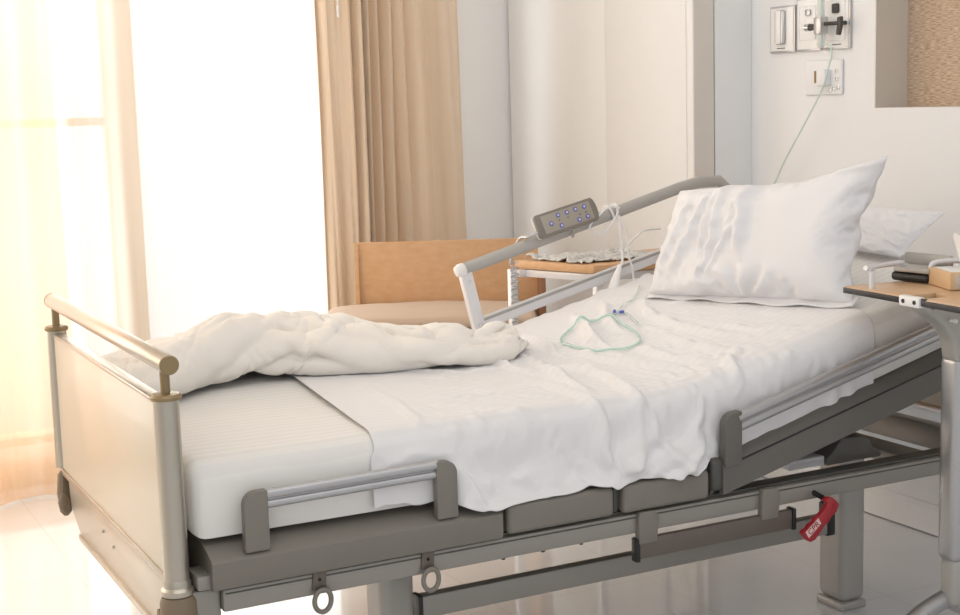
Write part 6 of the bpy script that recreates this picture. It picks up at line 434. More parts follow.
-8,1,0,1,0,-1,3,-6,1,0,0,2,0,0,0,4,-2,-2,-2,1,-6,6,-1,0,-2,4,-3,-6,-4,-18,0,5,13,11,3,-2,-10,-5,19,-3,-9,12,1,5,-15,1,0,-10,11,
-8,0,0,1,-1,0,-3,3,-1,-1,-3,-1,-3,1,0,0,1,1,1,-1,5,0,0,-2,3,-3,2,1,2,-3,5,6,2,-10,-5,-2,8,-4,-5,13,-1,-1,-2,8,-9,-4,1,3,-7,
-8,0,0,0,0,0,-2,-1,0,-1,1,0,0,-2,-1,0,-1,0,0,1,1,0,-3,1,-1,1,2,-1,0,-1,-1,1,0,15,0,-12,-2,8,-8,-1,8,-8,5,6,5,-8,-4,8,-9,
-8,0,0,-1,0,-2,1,0,-3,-1,-1,0,0,0,-2,-2,0,1,0,0,-2,-2,0,2,0,1,0,0,0,2,-1,-1,2,-1,1,11,-4,-1,-2,-2,1,5,3,-3,8,-3,-6,0,2,
-8,0,-1,0,0,-1,1,1,-3,-2,1,-2,1,-1,-2,1,0,0,0,-2,-3,3,3,0,0,0,-1,0,1,0,-1,1,-1,-1,2,4,-1,-2,0,-2,0,4,-2,2,9,2,-8,-1,2,
-9,0,1,0,-1,1,-1,-1,1,0,0,1,-4,1,1,0,-1,-3,-5,2,3,0,-1,0,0,0,0,0,0,1,0,0,-1,0,1,-1,1,-2,2,0,0,0,1,0,5,6,-2,-6,3,
-6,1,0,0,1,1,-2,3,-5,0,1,2,-1,-2,3,-3,0,3,5,-1,-1,-2,0,-1,0,-1,0,-1,-1,2,0,-2,-1,1,0,-1,-4,-2,1,3,0,0,1,0,-1,7,1,-8,3,
-3,-1,1,0,1,0,0,2,-2,1,0,0,5,0,-2,2,0,-1,-1,-1,1,-1,0,-2,-1,-1,0,-2,-1,-1,2,-3,1,0,-1,1,-5,0,-1,3,0,1,-1,-1,1,4,3,-1,-4,
-3,1,-1,1,-1,0,1,4,-1,-3,1,-1,0,2,-4,1,1,-3,2,0,-2,1,-5,2,1,-1,-1,2,0,-2,1,-2,1,-1,0,1,-6,4,0,1,-1,0,0,0,0,2,5,0,-2,
-3,0,0,0,2,-1,0,2,2,-3,0,-1,0,-1,4,-1,-3,2,-1,0,0,-4,5,-5,-3,3,0,-1,-1,2,-4,2,0,0,-1,0,3,-10,7,0,-1,-1,1,0,-1,0,6,2,-2,
-2,1,1,0,-1,1,5,-12,14,-5,-3,-1,-2,-1,0,-3,0,0,0,0,0,4,-5,4,0,-1,-1,1,-1,0,-5,4,0,0,0,-1,-2,1,0,0,0,0,-1,0,0,0,3,5,-1,
-1,-1,0,1,0,1,-2,-2,2,1,-2,1,1,-3,-1,1,0,-2,-1,-1,-1,-2,3,0,2,-1,0,-1,0,-2,0,1,-1,0,1,-1,-4,3,2,0,0,-1,0,0,0,-1,1,5,1,
-1,1,0,0,0,0,-3,3,-4,5,2,-1,-2,-1,0,2,-3,-1,-2,0,1,1,0,0,-1,0,0,0,0,-5,4,0,-2,1,-1,-5,-3,5,2,-1,0,0,0,0,1,-1,0,1,4,
-1,0,1,0,0,1,0,1,-6,7,0,1,-1,0,0,-3,3,2,1,0,-1,0,0,-1,0,-2,0,-2,-2,0,2,-2,-1,-2,1,-12,3,0,8,0,-1,0,0,-1,-1,1,-2,-1,2,
-2,0,1,0,1,-1,3,-1,1,5,-1,-2,2,3,-4,-1,1,-1,0,-1,0,-1,0,0,-1,0,-1,1,-7,5,-1,1,-2,-2,-3,-8,4,7,1,-2,0,0,-1,0,-1,-1,1,-2,-1,
-3,2,-1,0,2,-1,-1,-1,6,-1,0,0,-1,-1,0,-1,0,0,-1,0,0,0,-1,-1,1,0,-1,-1,-1,1,-1,-1,-1,-2,0,-1,4,2,-1,-1,0,0,-1,-1,-1,0,-1,-2,0,
-2,-1,1,1,-1,0,0,2,3,-2,0,0,-1,1,0,0,-3,0,0,0,-1,1,-1,0,0,-1,-1,-1,1,-1,0,-2,1,-1,-2,5,-5,8,-4,-2,0,0,0,-1,0,-1,-3,-1,1,
-3,0,0,1,1,2,-3,3,-4,1,1,1,1,-4,5,-1,-2,-2,-1,0,0,-1,1,0,-1,0,-1,-2,2,-1,0,-3,2,1,-2,-2,5,-2,-1,0,0,-1,0,0,-1,-2,-3,1,3,
1,1,0,0,-1,3,0,2,0,0,-2,-1,0,2,-7,4,-2,1,-4,0,-1,0,0,-1,-1,1,-2,0,1,-3,2,-2,-1,3,-3,-1,8,-7,0,1,0,0,-1,-2,0,-1,0,0,-1,
4,0,0,1,2,0,1,1,-3,0,-1,0,-1,2,3,-8,5,-3,3,-7,0,-1,-1,0,0,-1,0,0,-2,1,-1,1,-1,0,-1,-2,3,5,-6,0,-1,-2,1,-1,-2,-2,0,-1,1,
2,2,0,2,2,-3,4,-2,1,-9,3,-5,2,-1,1,8,-12,2,2,4,-5,-3,-2,1,0,-1,1,-3,3,0,-1,0,0,-1,-3,-1,3,-1,0,-1,-2,-1,-1,3,-3,0,1,1,0,
3,-2,1,2,-2,7,3,-2,-6,6,-7,6,-7,-3,-1,-2,8,-8,-3,2,7,-8,0,-4,2,-3,1,4,-3,-1,-2,4,-1,-9,4,1,-3,4,-1,-1,0,0,1,-3,1,4,0,-4,-1,
4,2,-1,2,1,3,-1,-4,8,-10,-1,0,1,-2,-2,2,1,3,-2,-3,-3,10,-7,-1,-4,4,-3,0,7,-10,3,-2,3,-2,-16,10,-1,-8,7,1,2,-2,-5,2,0,-4,0,6,-6,
0,4,4,3,1,1,-3,10,-15,6,4,-11,2,-2,0,1,1,-1,0,0,-1,-4,5,-1,-1,0,-3,-5,-5,9,-1,1,-6,-15,6,8,-1,2,1,-5,-2,1,3,-5,0,-2,0,-2,2,
12,-2,4,-3,4,1,-2,-2,7,-7,1,7,-12,2,3,-6,0,1,0,-4,-1,2,2,-1,6,-13,-3,6,-3,1,-2,0,-21,8,14,-6,3,4,-6,6,-4,-5,-2,-2,-2,2,-3,-3,2,
14,4,0,4,-2,2,2,-5,8,-6,-6,0,10,-7,-6,-5,4,-9,4,2,3,-11,0,7,-2,-1,0,-2,-5,1,-14,-15,20,17,-7,2,-1,-9,4,-5,-2,1,-3,0,-5,1,-2,0,-1,
17,2,2,-2,2,3,1,-1,-7,13,-2,-7,-2,2,-4,4,-12,13,-1,-5,-6,13,-14,-10,-6,9,1,0,2,-13,-5,13,-1,-8,7,-4,-5,5,0,-2,-3,-2,-1,1,1,-5,0,-4,-1,
11,8,-6,7,1,1,2,1,1,1,6,-3,0,-1,-2,-4,1,-5,-8,2,2,-7,1,1,-4,-7,-4,-7,4,5,17,-7,-5,3,-5,1,-3,-1,-5,-2,-3,3,-2,-8,4,-2,-2,1,-3,
9,1,2,-1,4,-1,2,4,2,-1,-3,2,-1,-4,4,-5,4,-5,3,-6,-5,1,7,-10,5,-7,8,3,-2,0,-11,6,3,1,-6,8,-9,1,1,-6,7,-6,-3,4,-5,-5,0,-2,-3,
14,-11,4,0,2,5,-1,3,-7,2,-6,-1,2,2,-5,7,-10,7,-9,4,2,-4,-2,9,-5,7,-4,-2,-5,-2,10,-4,3,0,4,-7,14,-14,0,6,-2,2,-2,1,-5,8,-2,1,-3,
1058,0,0,2,2,15,-12,-4,1,17,6,8,21,-13,10,-3,8,-7,-2,-2,-3,1,2,4,4,-6,-4,0,2,-6,4,6,-8,-10,-2,-11,-9,-10,-6,-26,-24,-25,-25,-25,-26,-25,-25,-25,-24,
2,-1,0,-2,-3,4,8,-6,9,-5,10,-1,-25,30,-13,10,-15,16,-5,0,3,-2,-3,-7,-5,16,6,-9,5,5,-13,-11,14,7,-11,7,-6,-10,-10,16,-1,0,0,-1,0,0,0,1,-2,
-2,2,0,0,0,-13,23,-5,-7,3,5,7,-5,-13,12,-8,20,-17,14,-2,-4,-2,-4,-1,1,-10,-1,22,-15,-1,8,11,-15,-6,17,-10,5,4,-2,-10,1,0,0,0,1,-1,1,0,2,
-1,0,0,2,1,-9,-1,24,0,-6,-12,5,15,-3,1,-7,-8,15,-17,1,0,-1,6,9,2,2,-2,-21,18,-6,-3,-9,9,12,-20,15,-6,3,-1,-3,-2,1,0,1,0,-1,0,0,-1,
-1,0,1,-2,1,7,-23,5,17,12,-5,-11,3,-2,-7,19,-13,0,9,-2,-1,-1,-1,-1,0,-3,0,13,-17,17,3,-2,-6,-10,18,-16,10,-11,2,-1,1,0,0,2,-1,1,0,-1,-1,
1,-1,-1,1,0,-3,11,-3,-1,3,4,-6,-2,9,-10,-9,20,-17,2,1,-1,3,3,-2,-1,2,3,-2,11,-17,2,4,4,2,-7,10,-8,2,-7,4,-1,-1,2,-2,1,0,1,1,0,
0,0,1,0,-1,0,1,3,1,-1,8,0,-7,-10,18,-6,-14,19,-12,3,7,2,-6,-2,-1,1,3,-2,-4,10,-9,0,1,2,-1,-3,3,-2,1,-3,4,-1,-1,1,0,1,1,0,2,
0,1,-2,0,1,0,1,2,0,0,2,10,0,2,-23,17,2,-20,20,-4,-5,4,6,-2,1,-5,-7,-1,0,-3,13,-8,3,-1,0,0,-3,0,-1,2,0,1,-1,0,1,0,1,1,1,
0,-1,3,-1,-1,0,2,0,1,1,0,2,7,-3,11,-27,9,8,-20,7,7,-6,-2,5,0,1,1,-2,0,1,-7,16,-10,3,-1,-1,-1,0,0,-3,2,0,1,0,0,0,1,2,2,
0,0,-1,0,0,2,1,0,0,1,-3,4,2,5,-4,9,-22,5,12,-10,-1,4,1,-4,-1,3,0,2,-1,0,1,-8,14,-10,2,-1,-2,0,0,2,-4,4,-1,0,0,1,0,-3,10,
0,0,0,0,1,0,1,0,0,-1,5,-4,1,2,3,-2,0,-6,-2,10,-2,0,0,1,-1,0,0,-1,0,-1,0,2,-8,12,-9,2,-2,0,0,0,0,-2,1,1,-1,1,-2,6,-8,
0,0,1,-1,0,1,0,1,0,-2,4,-6,8,-2,2,-5,-1,3,-1,0,2,2,2,-1,-2,0,0,0,0,0,1,-1,-2,-4,4,-1,-3,2,0,0,1,-1,0,0,1,-2,2,-2,-4,
0,1,-2,1,-1,1,2,1,0,2,-8,14,-15,11,-5,-1,3,3,-2,-1,4,-2,-2,0,1,-2,1,1,-2,1,1,0,0,-6,7,-8,4,-3,1,-1,1,1,0,0,0,1,-1,-1,-1,
0,0,0,0,0,0,3,-1,0,-1,7,-11,15,-15,4,8,-4,-4,11,-4,-2,-4,-2,1,3,1,-2,-2,3,1,0,-1,-2,1,-6,5,-6,2,1,0,0,1,0,1,1,0,0,-1,2,
0,0,0,0,0,0,0,2,1,-1,-2,4,-3,2,5,-4,10,-8,-8,10,-1,-5,0,2,0,-2,0,1,1,0,1,-3,0,0,0,-6,3,0,0,0,0,0,1,1,0,0,0,0,-2,
0,0,0,0,1,-1,1,2,0,-1,2,3,-9,14,-15,3,-8,20,-6,-3,-9,17,-7,-2,0,3,2,-1,-1,-2,-2,1,-1,0,-1,-1,-2,3,0,-1,1,0,1,0,0,-1,1,0,0,
0,0,1,0,4,-2,-2,2,-1,0,-1,-1,12,-17,20,-6,7,-23,18,-6,10,-22,10,8,0,-3,-2,-1,-2,-1,-2,0,1,0,-2,-2,1,-1,1,2,0,1,-1,-1,1,2,-2,0,2,
0,-1,0,1,2,5,-3,-1,-1,0,1,0,-6,17,-16,21,0,2,-26,7,-9,19,-3,-13,-3,4,-1,1,0,1,0,0,1,2,-2,1,-1,-1,0,2,1,0,0,-1,1,1,-1,1,0,
0,2,0,-2,-1,2,1,-1,1,-1,0,1,2,-4,16,-17,10,6,3,-21,7,-4,2,3,-2,-3,-3,0,2,-1,0,0,1,-1,1,-1,1,-1,1,0,-1,1,1,1,0,-1,1,1,0,
1,-3,1,4,-3,3,-1,-1,0,1,-1,2,0,2,4,2,-4,4,2,4,-14,-2,0,3,0,-4,4,-3,-1,0,-2,0,0,0,0,0,-1,3,-2,1,-1,1,1,2,0,0,-1,2,0,
-1,3,-1,-5,3,3,-1,0,0,0,0,0,2,-1,2,11,-11,5,5,-2,4,-12,-5,3,3,-3,-3,2,-2,-2,2,-2,2,-1,0,1,1,-3,2,-1,2,-2,2,1,0,1,1,1,1,
6,-1,-1,-3,6,-8,2,0,1,-1,-1,0,1,3,-7,8,10,-15,10,8,-7,7,-9,-12,5,1,-1,-2,0,0,-2,3,-4,3,-1,-1,1,0,-1,1,0,0,1,0,1,1,1,-5,5,
-5,-3,0,6,3,7,-5,-2,-1,0,0,1,-2,1,4,-12,11,10,-17,4,18,-11,9,-1,-20,11,-4,0,-1,-2,1,-1,1,-2,0,1,-2,2,0,-1,0,2,-2,1,0,-1,7,2,-6,
-4,3,10,3,-17,-4,11,-2,-2,1,1,-2,1,-1,-1,6,-12,9,11,-3,-11,19,-14,1,9,-18,13,2,-1,1,-9,1,-1,-1,0,-1,2,-1,1,-1,-1,-2,5,-1,2,0,-5,3,1,
1,7,-17,1,14,5,-14,2,0,0,-1,-1,0,1,-1,-1,4,-6,4,4,4,-11,19,-9,-2,8,-18,5,-1,1,11,-12,5,-2,-1,0,0,1,0,0,-1,0,0,-2,-1,4,3,-4,2,
2,-9,11,-7,-5,-2,12,-3,0,0,1,-1,-1,-1,3,-2,-3,1,0,2,3,3,-10,17,-4,-6,8,-16,4,-2,-3,17,-13,5,-2,1,0,0,-1,0,1,0,-1,1,-1,0,1,1,0,
0,3,-4,1,-2,1,-1,2,1,-2,-1,1,0,0,-3,5,4,-11,1,0,2,1,5,-5,9,5,-7,3,-10,4,-1,-9,15,-10,3,-2,0,1,1,-1,-1,3,-6,3,1,-3,-3,6,1,
1,-2,2,0,-4,0,3,0,-1,0,-1,-2,-1,1,1,-4,-1,15,-13,1,1,2,1,3,0,2,9,-4,-5,-4,2,1,-11,12,-6,1,1,-1,-1,1,0,-1,4,-4,1,0,2,-6,1,
-2,2,3,0,-3,-2,0,2,1,0,-2,-1,-5,3,-8,3,3,-4,13,-6,-3,3,2,1,2,0,-1,6,4,-11,1,0,1,-6,6,0,-2,0,0,0,0,0,-1,0,-1,1,-4,2,2,
0,-2,-3,13,-6,-3,-1,1,2,-1,1,-2,2,-10,15,-5,-20,7,3,5,1,-2,2,2,2,3,-1,1,7,3,-6,0,0,-5,2,0,-1,-1,-1,1,0,-1,-2,1,-1,-1,-2,4,-7,
0,5,2,-18,24,-13,-4,1,0,0,-2,2,1,0,-7,12,16,-23,-13,9,3,2,-1,0,2,0,1,-1,1,2,0,1,0,0,-3,0,1,0,1,-2,1,-1,0,0,-1,0,6,-5,0,
-1,-2,-5,18,-22,21,-6,-2,0,-2,3,-4,-10,2,5,-3,8,17,3,-22,-2,2,2,0,-1,0,4,0,1,-1,-12,-2,3,7,1,1,0,1,-2,0,-1,0,0,-1,1,2,-3,-1,-1,
1,-3,4,-10,21,-19,11,-6,-3,4,1,0,2,-9,-1,-8,5,5,11,14,-1,-9,-4,-3,-1,-5,5,0,0,-1,12,-4,-10,-2,0,1,2,0,-1,0,0,0,1,2,0,-2,-2,0,1,
-1,2,3,-4,-8,21,-16,8,0,-7,-3,-5,10,8,-19,14,-14,6,-10,2,9,2,-3,-2,-3,13,-12,12,-8,7,1,-5,15,-10,0,1,-2,-1,3,0,-2,0,-2,-2,0,0,0,0,1,
1,0,-1,6,-5,0,18,-5,-3,9,-15,-1,-9,8,13,-26,13,-8,13,-17,0,-11,1,4,0,-15,15,-8,16,-3,1,-5,-18,2,-8,-6,0,-1,13,6,7,20,7,0,-3,-2,-1,-1,0,
2,-1,1,-8,6,1,0,6,5,-10,13,0,-2,-17,-2,15,-24,2,-2,24,-19,19,-15,-9,-1,4,-10,11,1,6,-8,15,0,-8,-1,0,-2,4,-16,22,5,-13,3,5,0,2,-2,-1,1,
-2,6,-5,-1,2,0,1,0,-2,7,0,-3,4,5,-3,-7,8,-17,1,-6,20,-10,12,-9,-4,1,-2,-12,-2,1,16,-11,-2,4,-1,0,5,-3,-2,3,6,1,-6,-2,9,2,1,-1,0,
4,-9,3,1,0,0,0,3,-1,-1,2,-1,-4,-9,-6,0,16,4,-4,6,-4,2,6,-2,-5,-3,-3,-1,-3,6,-11,2,4,-5,0,1,-2,6,2,-4,0,7,-4,2,-1,1,8,-2,-2,
-3,4,-3,2,0,0,0,0,5,-5,-7,15,-6,4,1,9,-24,16,1,-6,-8,6,-2,12,-4,6,4,-3,-14,-15,5,6,-5,2,-1,4,0,-4,2,-3,12,-6,9,-5,-9,2,-2,12,-3,
1,-1,-1,2,-1,0,1,-1,0,-1,0,-10,14,3,-2,-18,22,-20,-2,-3,10,-3,-8,3,17,-12,-1,1,9,15,-15,-2,0,0,1,2,-3,-5,14,-19,5,-4,6,4,12,-10,-4,5,4,
0,0,0,0,0,0,-1,-1,-1,1,-7,-2,-11,-1,6,11,-7,21,-12,0,-4,-1,6,-2,-8,17,-3,8,-7,-21,17,-11,-3,8,1,-3,0,-1,-2,22,-28,17,-8,3,-5,22,0,-11,9,
0,0,1,-1,0,1,1,-1,-1,-3,1,-3,-2,-2,2,1,1,0,7,6,-7,-3,0,5,7,-7,1,-17,7,8,-11,1,2,-9,13,-6,-1,17,-5,-14,26,-27,3,21,-5,1,2,9,-7,
-1,1,-1,1,3,0,1,0,-2,-2,2,6,5,4,2,3,-1,-14,-5,-7,6,-2,-5,-3,-2,-1,3,7,-13,6,-1,-5,2,15,-14,4,1,-3,25,-1,-20,11,-2,3,2,2,6,-9,-5,
1,-1,0,1,2,1,-1,1,2,0,4,-3,-2,-5,-6,2,0,1,0,1,-6,3,0,-2,-1,-5,-8,-3,7,-2,15,3,2,-14,3,5,12,13,-15,12,-1,-2,-5,-4,6,-12,-2,6,10,
0,0,-1,1,2,0,1,-1,-1,2,-5,0,-2,-2,-5,-2,1,4,4,-9,-3,6,-8,-9,0,8,18,12,-6,1,-13,2,8,-5,10,1,11,2,-1,-10,-4,12,0,-17,-4,-7,-6,-2,4,
-1,1,1,-3,-9,-9,-7,-2,-1,2,0,6,-1,7,4,2,-7,-5,-5,20,4,-21,16,24,-5,-16,7,2,-4,-6,-28,75,1,24,13,12,-3,-22,-15,-4,10,-15,9,-11,4,2,21,6,24,
0,0,-1,2,-1,-1,0,-1,-2,1,0,-6,7,-1,3,-6,3,5,9,-18,-9,12,1,-14,9,16,-21,-4,26,22,35,-55,3,9,-13,-3,-11,-1,9,-5,-10,17,-3,2,-5,3,3,2,-12,
1,-2,1,0,0,-1,-4,1,1,0,5,5,4,-2,0,-3,-2,-9,-8,0,8,2,0,10,-3,-7,3,1,-3,-12,3,-2,-3,10,-1,-3,9,0,-6,13,4,-5,-5,8,-2,-2,-6,-6,-11,
0,0,0,0,0,-1,-1,-1,2,2,-1,1,-3,1,-4,-4,-1,2,3,5,5,5,-5,-11,-5,8,4,1,2,-8,9,-8,4,-14,23,-11,-5,3,0,-5,12,-8,9,6,0,-4,-8,8,-12,
-1,1,0,0,0,-2,1,2,1,0,2,-1,-5,-5,12,-4,-2,1,2,0,-5,-11,-1,4,11,1,0,1,-1,0,1,1,-1,-4,2,10,-5,-1,-2,-1,4,4,5,-3,1,-1,-5,-1,1,
0,0,0,1,-1,-1,1,1,0,2,-2,-2,4,-3,-1,3,1,1,-4,-8,-7,7,4,4,-2,1,2,0,-1,-1,1,1,0,-1,-5,9,-1,-3,2,-1,1,3,-5,4,7,1,-5,-1,0,
0,0,0,1,-1,0,0,0,0,0,-5,-5,7,12,-9,5,-5,-10,-8,8,10,1,3,1,1,-2,-3,0,-3,2,0,2,-2,-1,-3,5,0,1,-2,-1,-3,2,2,2,7,2,0,-7,3,
1,-1,0,-1,0,1,-1,-1,0,-2,-3,-6,2,0,-2,-10,4,12,15,0,0,4,0,-2,-7,-5,2,-1,-3,4,2,-4,1,0,-1,-1,-1,1,0,1,0,5,2,0,1,4,0,-6,3,
-1,0,2,-1,0,-1,-2,0,0,-2,-5,3,-10,5,-3,12,8,3,0,5,-1,-9,-4,0,0,4,-1,-6,1,8,-5,-3,1,0,0,0,-2,0,1,3,1,1,2,-2,1,5,2,0,-3,
0,1,-2,0,-1,1,0,-1,-2,3,0,4,0,-9,18,-1,-4,5,-3,-7,-4,9,-9,2,1,-6,-2,5,2,5,-8,-1,3,-1,0,1,0,-1,1,3,-4,2,2,-1,1,6,1,1,-1,
0,-1,2,-1,0,-1,1,-2,-1,1,4,5,2,3,-13,4,10,-12,-2,-2,8,-14,15,-13,-4,8,3,-2,5,-1,-7,2,2,-1,1,-2,0,4,-1,0,2,0,0,2,0,0,6,0,-1,
0,1,-2,1,-1,1,3,-4,-6,3,4,2,2,4,-6,6,-16,0,1,2,-7,17,-15,10,1,0,-3,1,6,-7,-6,8,-2,0,3,-3,0,-1,2,1,3,-4,-1,6,-3,-2,7,4,-1,
0,0,0,-1,0,0,-1,3,-2,-5,7,-3,-2,3,7,-10,2,-5,-1,1,4,-7,9,0,1,-1,-2,5,-1,-7,1,5,-3,4,1,-3,2,-2,2,1,-6,3,5,-4,1,0,1,6,2,
0,-1,1,0,-1,-1,-2,1,0,3,-7,-2,4,1,3,-5,-6,-1,-1,4,2,4,3,-1,3,-4,1,4,-3,-9,8,1,-2,7,-2,-7,1,0,0,1,6,0,-4,0,5,-1,0,3,3,
0,0,0,1,-1,-2,-2,1,7,-11,0,0,-3,-4,-6,-1,6,10,4,-2,0,1,-1,0,0,-2,4,6,-15,1,11,-5,8,2,-10,-5,0,-1,7,3,-4,-1,1,2,2,1,2,2,1,
0,0,0,-1,1,-1,0,-1,1,-5,1,5,-10,-3,11,-4,5,0,-2,0,0,-2,2,-1,0,4,1,-4,-8,10,-1,6,-10,3,-4,2,-2,6,6,0,-2,-4,0,2,0,6,2,-5,1,
0,0,0,0,1,-1,0,1,-2,2,0,-4,13,-14,-3,5,3,-2,-1,-2,-1,1,-1,2,2,3,-5,-2,1,3,3,-3,-2,3,0,-3,1,2,2,-7,2,4,1,2,0,-3,3,-2,2,
0,0,0,0,0,-1,1,1,-5,5,-2,0,-2,14,-19,14,-11,1,2,1,-1,-2,0,0,2,1,-3,-1,2,5,0,-8,4,3,-5,0,-1,8,2,-6,0,1,2,-5,-3,1,7,0,3,
0,0,0,0,-1,4,-3,0,5,-5,-1,-3,-4,7,13,-21,17,-7,-3,1,0,-1,-1,0,0,0,-1,1,1,4,-3,-5,6,-3,-1,-1,2,10,-10,3,1,-1,-3,4,8,-9,1,1,6,
0,0,0,0,-1,1,-1,-1,-2,-4,7,0,-1,-8,12,13,-20,15,-8,-4,-1,-1,0,1,-1,1,-1,2,1,2,-5,0,9,-10,-1,4,5,0,-4,3,-1,1,5,-1,-6,1,0,-1,6,
0,1,0,0,0,-2,0,-2,4,2,-1,-4,1,-5,-7,13,13,-18,17,-11,0,-2,0,-1,-1,-3,3,0,2,-2,-1,1,3,-5,-2,3,2,3,-3,13,-3,1,-4,-12,7,0,-1,1,-1,
1,-2,1,-1,6,-7,3,-1,-3,14,-12,10,-8,1,-4,-15,15,10,-7,11,-11,0,-4,2,-2,0,-2,2,-1,0,2,0,0,-1,-1,4,3,-6,3,0,-5,0,-4,6,5,1,-3,1,-5,
0,3,-7,10,-12,7,2,-2,3,-11,18,-13,15,0,-4,4,-29,15,-6,10,11,-13,-1,-6,7,-8,6,-3,1,2,-4,6,2,-5,5,-6,9,-8,1,0,-1,-2,2,9,-3,7,-18,9,-2,
0,0,0,1,-1,7,-8,2,-9,14,-9,-4,0,-8,11,-2,15,-21,17,-17,-1,15,0,-5,-4,6,-6,-6,10,4,1,8,-10,-7,0,1,1,-2,3,-6,7,6,11,-8,-3,-10,8,8,-10,
-1,6,-3,-1,1,2,-2,-6,7,-19,3,19,-20,18,-17,6,-6,17,-19,18,-3,-12,-3,19,-2,2,5,-8,9,-10,3,-3,-11,5,-5,6,5,-1,5,9,7,-5,-10,-8,1,-1,12,-17,12,
11,-8,1,-2,3,0,-7,-2,-2,11,-16,-4,20,-18,19,-4,1,-21,21,-21,2,6,8,-33,13,2,-12,37,-20,-3,6,1,-1,-3,8,20,-5,7,-9,-10,-1,-9,3,19,-13,2,2,-2,7,
-12,12,-1,4,-3,-1,-3,7,-15,-3,18,-11,-15,15,-12,-19,-4,41,-19,7,1,27,-6,14,-9,-4,4,-22,8,-6,-8,-13,2,19,22,-12,-6,-3,5,-4,3,-1,-2,6,-3,2,-1,2,-7,
2,0,-3,-1,-1,2,-1,0,-1,-5,-5,11,-3,4,13,23,1,-27,3,6,1,-21,-3,13,1,1,9,-13,-11,-8,-3,13,22,-13,-8,-15,-1,4,13,-4,5,2,6,-22,19,-4,-1,1,0,
2,-2,12,-22,14,-8,2,1,-2,-3,-3,2,7,-1,-17,-8,14,-9,-3,5,0,-2,-2,6,-3,-1,-10,-3,19,22,-4,8,-26,9,-15,25,-4,0,2,0,3,0,1,-8,-8,11,-1,0,0,
-2,2,-3,5,-2,-1,0,-2,12,-2,-12,-5,3,-17,17,-8,-7,2,13,-14,-1,6,3,3,-1,-11,17,17,-15,-1,1,-4,4,8,-3,-10,22,-8,1,-5,-5,-4,-9,26,-11,17,-18,15,-2,
3,-12,3,4,2,0,6,-8,-4,5,2,-16,3,-2,-7,8,-2,8,-14,3,4,-2,9,-13,10,5,-6,-10,21,-19,13,-5,8,-8,27,-11,-18,22,-4,8,-13,19,-9,-1,-6,-8,19,-18,16]
